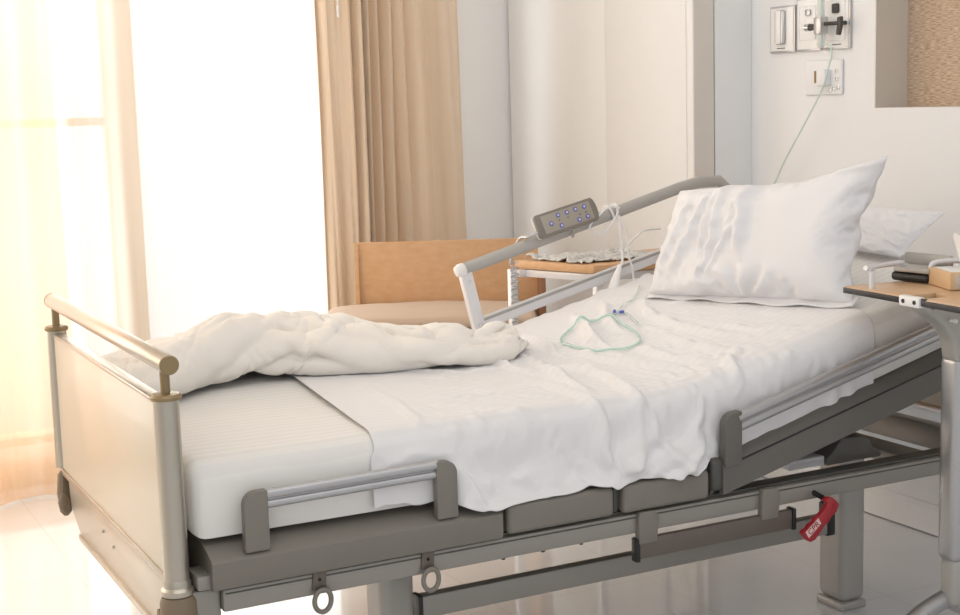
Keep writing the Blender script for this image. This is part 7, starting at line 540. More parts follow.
pillow_front_table = [
-546,0,1,2,0,1,1,1,2,2,1,1,6,-4,0,0,0,1,0,0,0,0,0,1,5,-7,-1,-2,-2,-1,-1,-1,-1,-1,-1,-2,0,
22,-3,0,1,4,-2,-2,-2,-3,-2,-2,1,-5,6,1,2,-1,0,-1,3,-1,-1,-2,-2,-3,8,2,2,0,-3,0,2,0,0,-1,1,3,
21,0,-2,-3,-2,4,-1,0,1,-2,1,-2,0,-2,-1,-2,1,1,0,-2,0,2,0,1,0,-1,0,-2,1,5,-1,-1,1,1,3,3,-1,
22,0,-1,-1,-2,-3,3,0,-1,2,0,0,-2,0,0,0,0,-2,1,-1,1,-1,2,0,-2,0,-1,2,1,0,2,0,1,0,1,1,0,
21,1,0,0,-1,-1,-1,0,1,0,0,0,1,-1,0,0,0,0,0,0,0,0,0,0,0,0,0,1,0,-1,1,0,0,1,0,0,0,
22,-1,0,0,0,1,-1,1,-1,0,0,0,0,0,0,0,0,0,0,0,0,0,0,0,0,0,1,-1,0,0,0,0,0,1,0,-1,0,
21,1,0,0,0,-1,1,-1,0,0,0,0,0,1,0,0,0,0,-1,0,0,0,0,1,0,0,-1,0,1,0,-1,1,0,-1,0,1,0,
21,1,0,-1,0,1,-1,0,1,-1,0,0,0,0,0,0,0,0,1,0,0,0,0,0,0,0,0,0,-1,1,0,-1,1,0,0,-1,1,
21,1,0,0,0,-1,0,1,-1,1,0,0,0,0,0,0,0,0,0,0,0,0,0,0,0,0,0,0,0,-1,1,0,-1,1,-1,0,0,
22,-1,1,0,0,0,0,-1,1,0,0,0,0,0,0,0,0,0,0,0,0,0,0,-1,1,0,0,0,0,0,-1,1,0,0,0,0,0,
22,-1,1,0,-1,0,0,1,0,-1,0,1,0,0,0,0,0,0,0,0,0,0,0,0,-1,1,0,0,0,0,0,0,0,-1,1,0,0,
21,1,-1,1,0,0,0,0,-1,1,0,-1,1,0,0,-1,0,0,1,0,0,-1,1,0,0,-1,1,0,0,0,0,-1,0,1,0,0,-1,
22,0,0,0,0,0,0,-1,1,0,0,0,-1,0,0,1,0,0,-1,0,0,1,-1,1,0,0,-1,0,1,0,0,0,0,0,-1,0,1,
22,0,0,-1,1,-1,0,1,-1,0,0,0,1,0,0,0,0,0,0,0,0,-1,1,-1,0,1,0,0,-1,0,1,0,0,-1,1,0,-1,
21,1,0,0,0,0,0,-1,1,0,0,0,-1,0,0,1,-1,1,0,0,-1,1,-1,1,0,-1,1,0,0,0,-1,1,0,0,0,0,0,
20,1,0,1,0,0,0,0,-1,0,0,0,1,0,0,-1,1,-1,0,0,1,-1,0,0,1,0,-1,0,1,0,0,0,0,0,0,0,-1,
21,1,0,0,-1,1,0,0,0,0,0,0,-1,0,0,0,0,0,1,-1,0,1,-1,0,0,0,1,0,-1,0,1,0,-1,1,0,-1,0,
22,-2,1,1,0,0,-1,0,1,-1,0,0,0,0,1,0,0,0,-1,1,0,-1,1,0,-1,0,0,1,0,0,-1,-1,2,0,0,0,-2,
22,-1,0,0,1,0,0,0,-1,1,0,0,0,0,-1,0,0,0,0,0,0,0,0,0,0,0,0,0,0,0,0,1,0,0,-1,1,0,
22,0,-1,0,0,0,1,0,0,-1,0,0,0,0,0,0,0,1,-1,0,0,1,0,-1,0,0,0,-1,0,0,1,1,0,0,0,-1,1,
21,1,0,-1,1,0,0,0,0,0,0,0,0,0,0,0,0,-1,1,0,0,-1,0,0,0,1,-1,0,0,1,0,0,-1,0,1,0,-1,
22,0,0,0,0,0,0,0,0,0,-1,0,0,0,0,0,0,0,0,0,0,1,0,0,0,-1,0,0,0,0,1,-1,1,0,-2,0,2,
22,0,-1,1,-1,1,-1,0,0,1,0,0,0,0,0,0,0,0,0,-1,0,0,0,0,0,0,0,0,1,0,-1,1,0,-1,1,-1,1,
22,-2,2,-1,1,-1,1,0,0,-1,1,0,-1,0,0,0,0,0,0,1,0,0,0,0,0,0,0,0,0,0,0,0,-1,-1,0,1,0,
21,1,0,0,-1,1,0,0,0,0,0,-1,1,0,0,0,0,-1,0,0,0,0,0,0,0,0,0,1,-1,0,0,-1,0,0,1,0,1,
22,-1,0,1,0,-1,1,0,0,0,-1,1,0,0,0,-1,0,1,0,0,0,0,0,0,0,0,0,-1,1,0,0,0,-1,1,-1,0,0,
20,2,0,-1,1,0,-1,1,0,0,0,0,0,-1,0,1,0,0,0,0,0,0,0,0,0,-1,0,1,0,0,0,-1,1,-1,-1,1,-2,
21,1,-1,1,-1,1,0,-1,1,0,0,0,-1,1,0,0,0,0,-1,0,0,0,0,0,0,1,0,0,-1,0,0,1,-1,0,1,-2,1,
22,0,0,0,0,0,0,0,-1,1,0,0,0,0,0,0,-1,0,1,0,0,0,0,0,0,0,0,-1,1,0,-1,0,0,1,-1,1,-1,
22,-1,1,-1,1,-1,1,0,0,0,0,-1,1,0,0,0,0,0,0,0,0,0,0,0,0,0,0,0,0,-1,0,0,1,0,0,0,-2,
22,-1,0,1,0,0,0,0,0,0,0,0,0,0,0,-1,1,0,0,0,0,0,0,0,0,0,0,0,-1,0,1,0,0,-1,1,-1,1,
22,0,0,0,-1,1,-1,1,0,-1,1,0,0,0,-1,1,0,0,0,0,0,0,0,0,-1,0,0,0,1,0,0,-1,-1,0,0,2,0,
22,0,0,-1,1,-1,1,-1,1,0,0,0,0,-1,1,0,0,0,0,0,0,0,0,-1,1,0,0,0,0,0,-1,0,0,1,0,-1,0,
21,1,-1,1,-1,1,0,0,-1,1,-1,1,0,0,0,0,0,0,0,0,0,0,-1,1,0,0,0,0,-1,0,0,0,0,1,-1,0,1,
22,0,0,0,0,0,-1,0,1,-1,1,0,0,0,0,0,0,0,0,0,0,0,0,0,0,0,0,0,0,0,0,0,-1,-3,1,0,0,
22,0,0,-1,1,-1,0,1,0,0,0,0,0,0,0,0,0,0,0,0,0,0,0,0,0,0,0,0,-1,0,1,-1,1,0,-1,0,-2,
22,-1,1,0,0,0,-1,0,0,1,0,0,0,0,0,0,0,0,0,0,0,-1,1,0,0,0,0,-1,1,-1,-2,0,2,0,-2,-3,2,
20,1,-2,0,0,0,2,0,0,1,0,0,0,0,0,0,0,0,0,0,-1,1,0,0,0,0,0,0,-1,0,0,0,-2,0,2,0,-2,
10,5,3,2,1,0,0,1,0,-1,1,0,-1,1,0,0,0,0,0,0,0,0,0,0,0,0,0,0,0,-1,0,0,-2,1,0,1,0,
19,1,1,1,-2,1,0,0,1,0,-1,0,1,0,0,0,0,0,0,-1,1,0,0,0,0,0,-1,1,0,0,0,0,0,0,-1,0,1,
21,-5,0,2,4,-1,-1,0,1,1,0,0,0,0,0,0,0,-1,0,1,0,0,0,0,0,-1,1,-1,1,0,0,-1,1,-1,0,0,0,
22,-2,-1,-2,-1,3,2,1,0,-1,1,0,0,0,0,0,-1,1,0,0,0,0,0,-1,0,1,0,0,-1,1,-1,0,0,1,0,-1,-2,
22,-1,1,-1,0,0,1,0,-1,1,-1,0,0,0,0,0,1,0,0,0,0,0,-1,1,0,0,-1,1,0,0,0,0,0,-1,0,1,0,
21,1,-1,1,0,0,0,-1,1,-1,0,1,0,0,0,0,0,0,-1,1,0,-1,1,0,0,-1,1,-1,0,0,1,0,-1,-1,0,1,0,
20,2,0,0,0,0,0,0,-1,0,1,-1,0,0,0,0,-2,1,0,0,0,-1,2,0,0,1,-1,0,1,0,-1,0,0,-1,0,-2,4,
21,0,1,0,0,0,-1,0,0,0,0,0,-1,-2,0,-3,5,-3,4,-3,2,-2,1,1,0,0,2,0,-1,0,1,0,0,0,-1,0,-3,
22,0,0,0,0,-1,1,0,-1,0,-1,-1,-4,3,-6,5,-5,6,-3,3,-6,7,-2,-2,1,2,1,2,0,0,0,0,0,1,-1,0,0,
21,1,0,0,-1,1,-1,-1,0,-1,-1,-3,3,-3,-3,2,1,2,-3,-4,3,3,1,0,-7,3,1,1,4,1,0,2,0,-1,1,0,-2,
22,0,0,-1,1,-1,-1,-1,-1,0,-2,0,-4,1,2,-7,8,-5,-6,4,7,-3,0,-4,8,-8,-3,3,4,4,3,0,1,1,-1,1,-1,
21,0,0,1,-1,-2,-1,-1,-2,-1,-4,-1,7,-8,0,5,-3,-10,11,-8,5,4,-2,1,-3,2,0,0,-3,6,2,2,2,2,1,-2,2,
22,0,0,-5,-2,-5,1,0,2,-4,0,-3,2,2,2,-2,-4,-1,-10,21,-9,-1,4,-4,0,2,-4,-1,8,-1,2,2,2,3,2,0,0,
21,0,-6,-3,-2,-3,-7,4,3,-2,1,3,-5,6,-4,-2,0,-4,5,0,2,-3,3,5,-7,-1,4,-2,1,2,-1,2,2,1,4,4,0,
22,-6,-3,-1,-4,5,1,-8,-16,10,9,4,-1,-2,5,-3,-7,-1,5,-2,-16,7,0,8,11,1,-1,-7,2,-2,-1,0,0,1,2,5,5,
-406,21,20,21,20,21,21,21,20,21,21,20,20,20,21,21,21,20,21,21,20,21,21,21,19,20,20,21,21,21,20,21,21,21,20,21,21,
3,-4,1,-1,1,-1,0,0,0,0,-1,1,1,0,0,0,-1,1,0,-1,1,0,0,-1,1,1,1,0,-1,-1,1,0,0,0,0,0,-3,
5,-5,-2,1,0,0,0,0,1,-1,1,-1,0,1,0,0,0,0,0,0,0,0,0,0,1,0,-1,0,1,1,-1,0,0,0,0,-5,1,
3,-1,-2,-1,0,1,-1,0,0,0,0,1,0,0,-1,0,1,0,0,0,0,0,0,1,0,-1,1,0,0,-1,1,0,0,-1,-2,-1,1,
3,-1,-2,0,-1,0,1,-1,0,1,0,0,-1,0,1,0,0,0,0,0,0,0,0,0,0,1,-1,0,0,1,-1,0,0,-1,-1,-1,0,
4,0,-3,-1,0,0,-1,1,0,0,-1,0,1,0,0,0,0,0,-1,1,0,0,0,0,0,0,0,0,0,0,1,-1,0,0,-1,-1,0,
5,-3,-1,-1,0,0,0,0,0,-1,1,0,0,0,0,0,0,-1,1,0,0,0,0,0,0,-1,1,0,0,0,0,0,-1,-2,-1,4,-3,
7,-7,2,-2,0,0,0,0,0,0,0,0,0,0,0,0,0,0,0,0,0,0,0,0,-1,1,0,0,0,0,0,0,0,-1,-4,0,3,
-2,6,-3,0,-1,0,0,0,0,0,0,0,0,0,0,0,0,0,0,0,0,0,0,-1,1,0,0,0,0,0,-1,1,-1,0,0,-4,3,
1,3,-2,-1,-1,0,0,0,0,0,0,0,0,0,0,0,0,0,0,0,0,0,-1,1,0,0,0,0,0,-1,1,0,-1,-3,3,-3,1,
2,4,-3,-2,0,-1,0,0,0,0,0,0,0,0,0,0,0,0,0,0,0,-1,1,0,0,0,0,0,-1,1,0,0,1,0,-3,1,-3,
3,-6,4,0,-1,0,0,0,0,0,0,0,0,0,0,0,0,0,0,0,0,1,-1,0,0,0,-1,0,1,0,0,0,0,1,0,-1,-4,
3,-2,0,1,-1,-1,0,0,0,0,0,0,0,0,0,0,0,0,0,0,0,0,0,0,0,0,0,0,0,0,0,-1,0,1,1,-1,-3,
3,-1,0,0,-1,0,-1,0,0,0,0,0,0,0,0,0,0,0,0,0,0,0,0,0,0,0,0,0,0,0,0,0,0,1,-2,-2,0,
3,-1,0,-1,1,-2,1,-1,0,1,-1,0,0,0,0,0,-1,1,0,0,0,0,0,0,0,-1,1,0,0,0,0,0,0,0,0,2,-5,
8,-7,1,0,-1,0,-1,0,0,0,0,0,0,0,0,0,0,0,0,0,0,0,1,-1,0,0,0,0,0,0,-1,0,1,-1,1,-1,-4,
-6,10,-1,-1,-1,0,-1,0,0,0,0,0,0,0,0,0,1,-1,0,0,0,0,0,0,0,1,-1,0,0,0,-1,1,-1,0,0,1,-4,
0,8,-2,-4,0,-1,0,-1,0,0,0,0,0,0,0,0,0,0,0,0,0,0,0,0,0,0,0,0,0,-1,2,-1,-1,-1,1,0,-8,
2,2,2,0,-5,0,0,0,-1,0,0,0,0,0,0,0,0,1,-1,0,0,0,0,0,0,0,1,-1,0,1,0,-1,-2,1,-1,-1,3,
1,1,1,2,0,-4,-1,0,0,0,1,-1,0,0,0,0,0,0,0,0,0,0,0,0,0,0,0,1,0,-1,-1,-1,1,-2,0,-4,3,
1,-1,1,1,1,-1,-1,-1,0,0,-1,1,0,0,0,0,0,0,0,0,0,0,0,1,0,-1,0,0,0,1,-1,-1,-1,0,-2,1,5,
1,-2,1,0,0,2,-1,0,-1,0,1,-1,0,0,0,0,0,0,1,-1,0,0,0,0,0,1,0,0,-1,-1,0,0,-1,-3,-3,1,6,
2,-1,-3,3,3,-1,0,-3,1,-1,0,0,0,0,0,0,0,0,0,1,-1,0,0,0,0,0,0,0,0,0,0,-1,-3,-1,2,-1,0,
2,4,-4,-4,2,3,-1,-1,-1,0,0,0,1,-1,0,0,0,0,0,0,0,0,0,0,0,0,0,0,0,0,-1,-1,-2,-3,-1,2,3,
2,-3,4,-2,-4,1,2,2,-2,0,0,1,-1,1,-1,0,0,0,0,0,1,-1,0,0,0,0,0,0,0,0,-5,-3,1,7,-2,-1,0,
3,-7,2,2,1,-2,0,1,1,-1,0,0,0,0,1,-1,0,0,0,0,0,1,0,0,-1,0,0,0,0,-2,3,-1,3,-5,5,-4,-5,
2,-3,1,3,-1,-1,0,1,-1,0,-1,0,0,0,0,1,-1,0,0,0,0,0,0,0,1,-1,0,0,-1,0,1,3,-6,2,1,-2,0,
-2,6,-1,-3,3,-1,-2,-1,1,0,0,0,0,0,0,0,1,-1,0,0,0,0,0,0,0,0,0,0,-2,-2,1,2,6,0,-5,5,-5,
0,2,-1,0,-1,2,1,-2,1,-1,0,-1,0,0,0,0,0,0,0,0,0,0,0,0,0,0,0,-2,3,-1,-3,0,0,4,1,1,-10,
1,5,-3,1,-2,-1,-1,1,-1,0,0,1,-1,0,0,0,0,1,-1,0,0,0,0,0,0,0,0,0,-2,3,3,-2,-1,-4,2,1,6,
0,-1,3,-2,0,2,1,-2,-1,1,0,-1,1,-1,0,0,0,0,1,-1,0,0,0,0,0,0,-1,2,1,0,-2,-2,-1,0,1,-2,6,
1,-3,1,1,2,1,-1,2,-3,-1,0,0,0,0,0,0,0,0,0,1,-1,0,0,0,0,0,1,-1,0,-1,-1,0,-4,-1,-2,7,-1,
1,0,0,3,-1,-6,1,0,3,0,0,-1,0,1,-1,0,0,0,0,0,1,-1,0,0,0,1,-1,0,0,-1,-2,1,5,0,-3,-6,5,
1,0,-2,-2,0,4,-1,1,1,0,-2,0,0,0,0,0,0,0,0,0,0,1,-1,0,0,0,0,0,-1,0,5,0,-3,-2,-1,0,-2,
1,0,0,0,0,1,2,-2,-3,-1,1,1,0,0,1,-1,0,0,0,0,0,0,1,-1,0,0,1,-1,-1,3,-2,-2,0,-2,-5,-2,2,
1,0,1,1,1,-3,-4,0,2,1,0,0,0,0,0,0,0,0,0,0,0,0,0,0,0,0,0,0,2,-2,-1,3,-4,5,3,-2,0,
2,1,-1,-1,-2,1,4,1,-2,-3,0,0,0,0,0,1,-1,0,0,0,0,0,0,1,-1,0,0,1,-3,1,-5,-2,9,3,7,4,-21,
7,0,2,0,-1,1,-5,-8,1,3,0,1,-1,0,0,0,1,-1,0,0,0,0,0,0,1,-1,0,-1,3,-1,5,-1,-8,-4,5,0,12,
6,8,-5,-6,2,-7,-3,4,0,1,0,0,1,-1,0,0,0,1,-1,0,0,0,0,0,0,0,0,1,-1,0,0,2,8,0,-6,2,1,
-9,0,6,5,-9,4,7,0,-5,0,1,0,0,0,0,0,0,0,1,-1,0,0,0,0,0,0,0,0,1,0,2,1,-4,0,-2,-5,8,
-5,-8,0,3,9,-2,-6,2,7,0,1,-1,0,1,-1,0,0,0,0,1,-1,0,0,0,-1,1,0,0,1,1,-3,0,4,-1,-1,4,-9,
-2,-5,-3,-2,-1,4,7,2,0,1,-1,1,-1,0,1,-1,0,0,0,0,0,0,0,0,0,0,-1,1,-1,2,2,1,-5,3,2,-1,7,
-2,-4,1,1,1,2,0,1,1,0,0,-1,1,-1,0,0,0,0,0,0,1,-1,0,0,0,0,0,-1,1,0,2,-2,3,-5,-3,2,7,
3,-7,1,0,2,0,0,1,0,0,0,1,-1,1,-1,1,-1,0,0,0,0,0,0,0,0,-1,1,0,0,0,0,4,-2,4,3,-4,-1,
-10,8,-1,1,1,0,1,1,0,0,0,-1,1,-1,1,-1,1,-1,0,0,-1,1,-1,0,1,0,-1,0,0,0,1,1,4,2,1,3,-9,
-4,3,0,-1,0,1,1,0,1,0,0,1,-1,1,-1,0,-1,1,-1,0,0,-1,0,0,0,0,1,0,0,-1,1,0,2,2,2,1,-6,
-4,4,-2,1,0,1,0,1,0,0,1,0,0,-1,0,0,0,-1,0,-1,0,0,0,-1,0,0,0,1,0,0,0,1,1,1,2,-1,4,
-3,-1,3,-1,1,1,1,1,0,1,-1,0,0,0,-2,1,0,-1,0,0,-1,0,0,1,-2,0,0,-1,1,1,0,0,1,2,0,3,2,
-4,2,1,-1,2,1,1,0,1,-1,1,-1,0,0,1,-1,-2,2,-2,-2,1,0,0,-1,2,0,-1,-1,-2,1,0,1,1,2,2,-5,8,
-3,-1,-1,4,2,1,1,0,-1,1,-2,0,1,-2,0,0,2,-4,3,1,-3,0,0,0,-1,1,0,-1,1,-3,1,0,0,2,3,6,-3,
-5,0,3,5,0,0,-1,0,1,-1,0,-1,-1,1,0,1,0,1,-3,-3,3,-1,0,-1,0,0,1,2,-5,1,-1,0,1,-1,4,5,0,
-4,1,6,0,1,-1,-1,0,-1,-1,1,0,0,1,0,-1,1,-3,2,-3,0,2,-1,2,-2,-1,0,1,0,-2,0,0,0,0,-1,4,6,
-1,6,-1,0,-1,1,1,-2,-5,0,0,2,1,0,2,0,-2,0,-1,4,-5,-2,0,-1,2,1,0,-2,-1,2,0,0,-1,0,0,0,5,
0,0,0,0,0,-1,0,1,0,0,0,0,0,-1,0,0,0,0,0,-1,0,1,0,0,-1,0,0,0,0,0,0,0,0,0,0,0,0,
0,23,2,-2,-1,4,3,2,3,2,2,-1,0,-1,0,-1,1,-1,1,-1,1,-1,1,1,-2,-2,-2,-1,1,2,-1,-2,-1,-1,0,-2,-27,
0,6,5,5,0,-3,1,0,-2,3,-1,2,0,3,0,1,-1,0,0,1,-1,0,0,-1,0,1,0,1,-1,-4,1,0,0,-1,-4,-11,0,
1,2,4,2,5,1,-3,1,1,-3,0,1,1,0,0,1,1,1,-1,1,0,0,-2,0,2,0,1,-2,-1,0,-2,0,-2,-3,-6,-1,0,
0,1,4,1,0,3,2,-2,0,0,0,-1,1,0,1,0,-1,1,0,0,-1,0,1,-1,0,0,-1,1,-1,-1,0,-1,-1,-1,-2,-1,-1,
0,1,2,3,0,-1,1,0,0,0,1,0,-1,1,0,0,0,-1,0,0,0,0,0,0,0,0,0,0,0,0,0,0,-1,-1,-1,-1,-2,
0,1,2,1,2,0,-1,1,0,0,0,0,0,-1,0,0,0,0,0,-1,1,-1,-2,1,0,1,1,0,0,0,0,0,0,-5,-2,5,-3,
1,2,-2,3,0,1,0,0,0,0,-1,0,0,0,1,0,0,-1,0,0,-2,-1,1,-1,1,1,1,0,0,0,0,1,-3,0,-3,-1,3,
-1,1,2,0,2,1,0,0,0,0,0,-1,-1,1,-1,1,0,-1,-1,-1,0,0,0,1,1,0,-1,0,0,2,0,-1,-1,-2,1,-5,4,
0,0,1,2,1,0,1,-1,0,0,0,-1,0,-1,1,-1,0,1,-1,0,0,0,1,0,-1,0,1,-1,1,-1,1,0,-1,-2,1,-2,1,
0,-1,1,1,2,1,0,1,-1,0,0,0,0,-1,0,-1,0,0,0,0,0,1,0,0,0,-1,-1,1,0,0,0,0,1,0,-3,1,-1,
0,2,-1,1,0,2,0,0,1,-1,-1,1,-1,0,-1,1,0,-1,0,1,2,1,-2,-1,0,-1,0,0,0,1,0,0,0,0,0,-1,-2,
0,1,0,-1,2,1,1,0,0,0,1,-1,0,0,-1,-1,0,1,1,0,1,1,0,-2,-1,0,-1,0,0,0,-1,1,0,1,0,-1,-2,
0,0,0,1,0,1,2,1,0,-1,0,1,0,-1,-1,0,0,0,0,1,1,1,0,-1,-1,-1,0,-1,0,0,1,-1,0,1,0,-1,-3,
0,1,0,-1,1,1,1,0,1,1,-1,0,0,0,0,0,-1,1,0,1,1,-1,0,0,-1,0,0,-1,1,0,0,-3,1,0,1,1,-4,
2,-2,0,1,0,1,1,1,0,0,1,-1,1,0,0,-1,1,0,0,0,-1,1,1,-1,0,-1,0,0,0,1,-3,-2,2,1,-1,0,-2,
-2,1,0,1,1,0,1,1,1,1,-1,1,0,0,0,0,0,-1,1,-1,0,0,1,0,0,1,-2,1,0,-3,-3,4,0,-1,1,0,-3,
0,-3,1,1,2,0,1,1,1,0,1,0,-1,1,0,0,0,1,-1,0,-1,1,0,0,0,1,-1,-1,-1,-2,5,1,-5,-1,0,1,0,
0,-2,0,1,1,2,0,1,0,1,0,0,1,0,0,0,0,0,1,0,-1,-1,1,1,0,-1,1,-1,-2,4,0,-5,-1,0,1,-1,-3,
0,0,-2,-1,2,2,2,0,0,1,1,0,0,0,0,1,-1,0,0,0,1,-1,-1,2,1,-1,0,2,1,-1,-4,-2,0,-1,-1,-1,1,
0,0,1,-1,-1,1,1,1,1,0,1,1,0,0,1,-1,0,0,0,0,-1,1,0,1,-1,1,1,0,0,-2,-2,-1,-1,-1,-1,0,1,
0,2,-2,1,-1,0,1,1,1,0,0,1,0,0,0,1,1,-1,0,0,0,-1,0,0,1,0,1,0,-1,-2,0,-1,-2,-1,-1,0,2,
-1,3,1,-4,-1,0,0,4,1,1,0,0,1,0,0,0,0,0,0,0,0,0,-1,0,1,0,0,0,-1,-1,0,-1,-2,-1,0,0,1,
-1,-1,3,3,-2,-3,1,0,1,1,1,0,0,1,0,0,0,1,0,0,0,-1,1,0,-1,0,1,-1,0,-1,-1,-2,-1,-1,0,0,3,
0,2,-3,2,2,-1,-3,0,3,1,0,0,1,0,0,0,1,0,0,-1,0,0,-1,0,1,1,-1,0,-1,1,-5,-2,0,4,-1,0,0,
0,3,-1,-1,0,1,1,-2,-1,1,1,1,0,0,0,1,-1,1,0,1,-1,0,0,0,0,-1,1,0,0,-4,2,-1,2,-3,2,0,-2,
0,1,0,-3,1,2,-1,-1,0,2,1,0,1,0,1,-1,1,-1,1,0,0,-1,0,0,0,1,-1,0,-2,0,-1,3,-3,0,1,0,-1,
0,-2,0,2,-2,1,2,1,0,-1,0,1,0,0,0,1,0,0,0,0,0,0,0,1,0,0,0,-2,-5,-1,2,1,4,0,-2,0,0,
0,-1,1,0,1,-2,0,2,-2,1,2,0,0,1,0,0,-1,1,-1,0,1,0,0,-1,1,0,-1,-3,4,-2,-4,1,0,3,1,0,0,
0,-3,1,1,0,1,1,-1,2,-1,-1,2,0,0,0,0,1,-1,0,0,0,0,1,0,-1,0,0,-1,-3,4,4,-3,-1,-2,0,0,-1,
0,0,-1,1,0,-1,-1,2,1,0,1,-1,1,0,0,0,0,0,0,0,0,0,0,0,0,-1,-3,4,3,-1,-3,0,-1,-1,0,0,1,
0,1,0,-1,-1,-1,1,-2,3,1,-1,1,0,0,1,0,0,0,0,0,-1,1,-1,1,-1,0,2,-1,0,-2,0,-1,-3,1,-1,3,2,
1,-1,0,-2,2,4,-1,0,-4,1,1,1,0,0,-1,0,0,0,1,-1,1,-1,1,-1,1,-1,0,1,-1,-1,-2,1,4,-2,-1,-3,3,
0,-1,1,2,0,-2,0,0,-2,0,2,1,0,0,0,0,0,1,-1,0,0,0,-1,0,0,1,1,-2,-2,1,5,0,-3,-1,0,0,-1,
0,0,0,0,0,-2,-1,1,6,0,-2,-1,-1,1,0,0,0,-1,0,1,0,0,0,0,-1,0,0,0,-2,4,-2,-1,0,0,-1,0,1,
0,0,-1,-1,-1,3,3,0,-2,-1,1,-1,0,-1,1,0,0,0,1,0,-1,0,0,-1,1,0,-1,-1,5,-4,-1,1,-1,2,1,0,0,
-1,0,0,1,1,0,-5,-1,2,3,0,0,0,0,-1,1,0,0,-1,0,1,0,-1,0,-1,0,1,1,-4,2,-4,-1,5,2,2,1,0,
-3,0,-1,-1,0,-2,6,5,-1,-2,-2,-1,0,0,1,0,0,0,0,0,0,0,0,0,-1,0,-1,1,2,-1,3,-1,-5,-2,3,0,0,
-2,-5,2,3,-2,5,1,-1,-1,-1,0,-1,0,0,0,0,0,1,0,0,-1,0,0,0,0,-1,0,1,-1,0,1,1,5,0,-3,0,-2,
3,0,-2,-3,5,-3,-4,0,4,-1,-2,0,0,1,0,0,0,0,0,0,0,0,-1,0,0,0,-1,0,3,1,1,1,-3,0,0,-1,1,
1,6,0,-2,-5,2,3,-2,-7,0,0,0,1,0,1,0,0,0,0,0,0,-1,1,-1,0,-1,1,0,1,1,-2,0,3,0,-1,1,0,
1,1,1,3,1,-2,-6,-2,1,-2,0,0,0,1,0,0,1,0,0,0,-1,0,0,0,-1,0,0,0,0,2,2,2,-4,2,0,-1,1,
2,0,0,-2,-1,-2,2,-2,-2,0,0,1,0,0,1,1,0,-1,1,-1,1,0,-1,0,-1,0,-1,0,1,1,3,-2,3,-3,-1,1,3,
1,-1,-1,0,0,-1,-1,0,-1,-1,1,0,0,1,-1,1,-1,0,-2,2,0,0,1,-1,1,-1,-1,0,0,1,1,3,-1,2,1,-1,-1,
-1,0,1,-1,-1,0,-1,-2,0,0,0,0,1,-1,0,-3,-3,4,-2,1,0,-2,2,3,1,0,0,-1,0,-1,2,2,3,1,0,1,-2,
1,-3,0,1,0,-1,-2,0,-1,-1,-1,0,-2,-4,0,-2,5,-5,7,-5,2,-2,2,1,1,1,3,0,0,0,-1,2,2,1,2,0,-1,
0,-3,1,0,0,-1,-1,-2,-1,0,-1,-3,-5,4,-6,4,-4,6,-4,4,-5,5,-2,-2,1,3,2,3,0,0,1,1,2,1,1,0,0,
1,-1,-2,0,-1,-1,-2,-1,-2,-2,-2,-2,2,-3,-2,1,1,0,-1,-2,1,5,-1,0,-6,2,1,1,6,2,1,1,1,3,0,2,-1,
0,-2,0,1,-2,-3,-2,-3,-1,-1,-1,-1,-2,0,1,-4,5,-4,-2,1,5,-3,1,-2,6,-5,-3,1,2,4,3,2,2,3,2,-2,4,
1,-1,0,-3,-5,-3,-2,-1,-2,0,-3,0,3,-5,1,2,-2,-2,3,-3,2,1,-1,1,-2,2,0,1,-3,4,2,2,3,3,5,2,0,
0,1,-3,-11,-2,-4,0,0,1,-2,0,-1,0,1,2,-2,-2,1,0,7,-5,-2,1,-1,0,0,0,-1,4,-1,0,2,2,4,4,6,2,
0,-1,-14,-3,-2,-1,-1,1,0,-1,1,0,-1,2,-2,0,0,0,0,0,1,-1,1,2,-3,0,1,0,0,1,0,1,1,0,5,8,5,
-1,-27,-1,-1,-3,0,-2,-3,1,-1,-1,1,0,1,3,-1,-1,-2,1,-2,3,-2,-4,2,6,2,1,-3,1,-2,1,1,1,2,0,4,26]
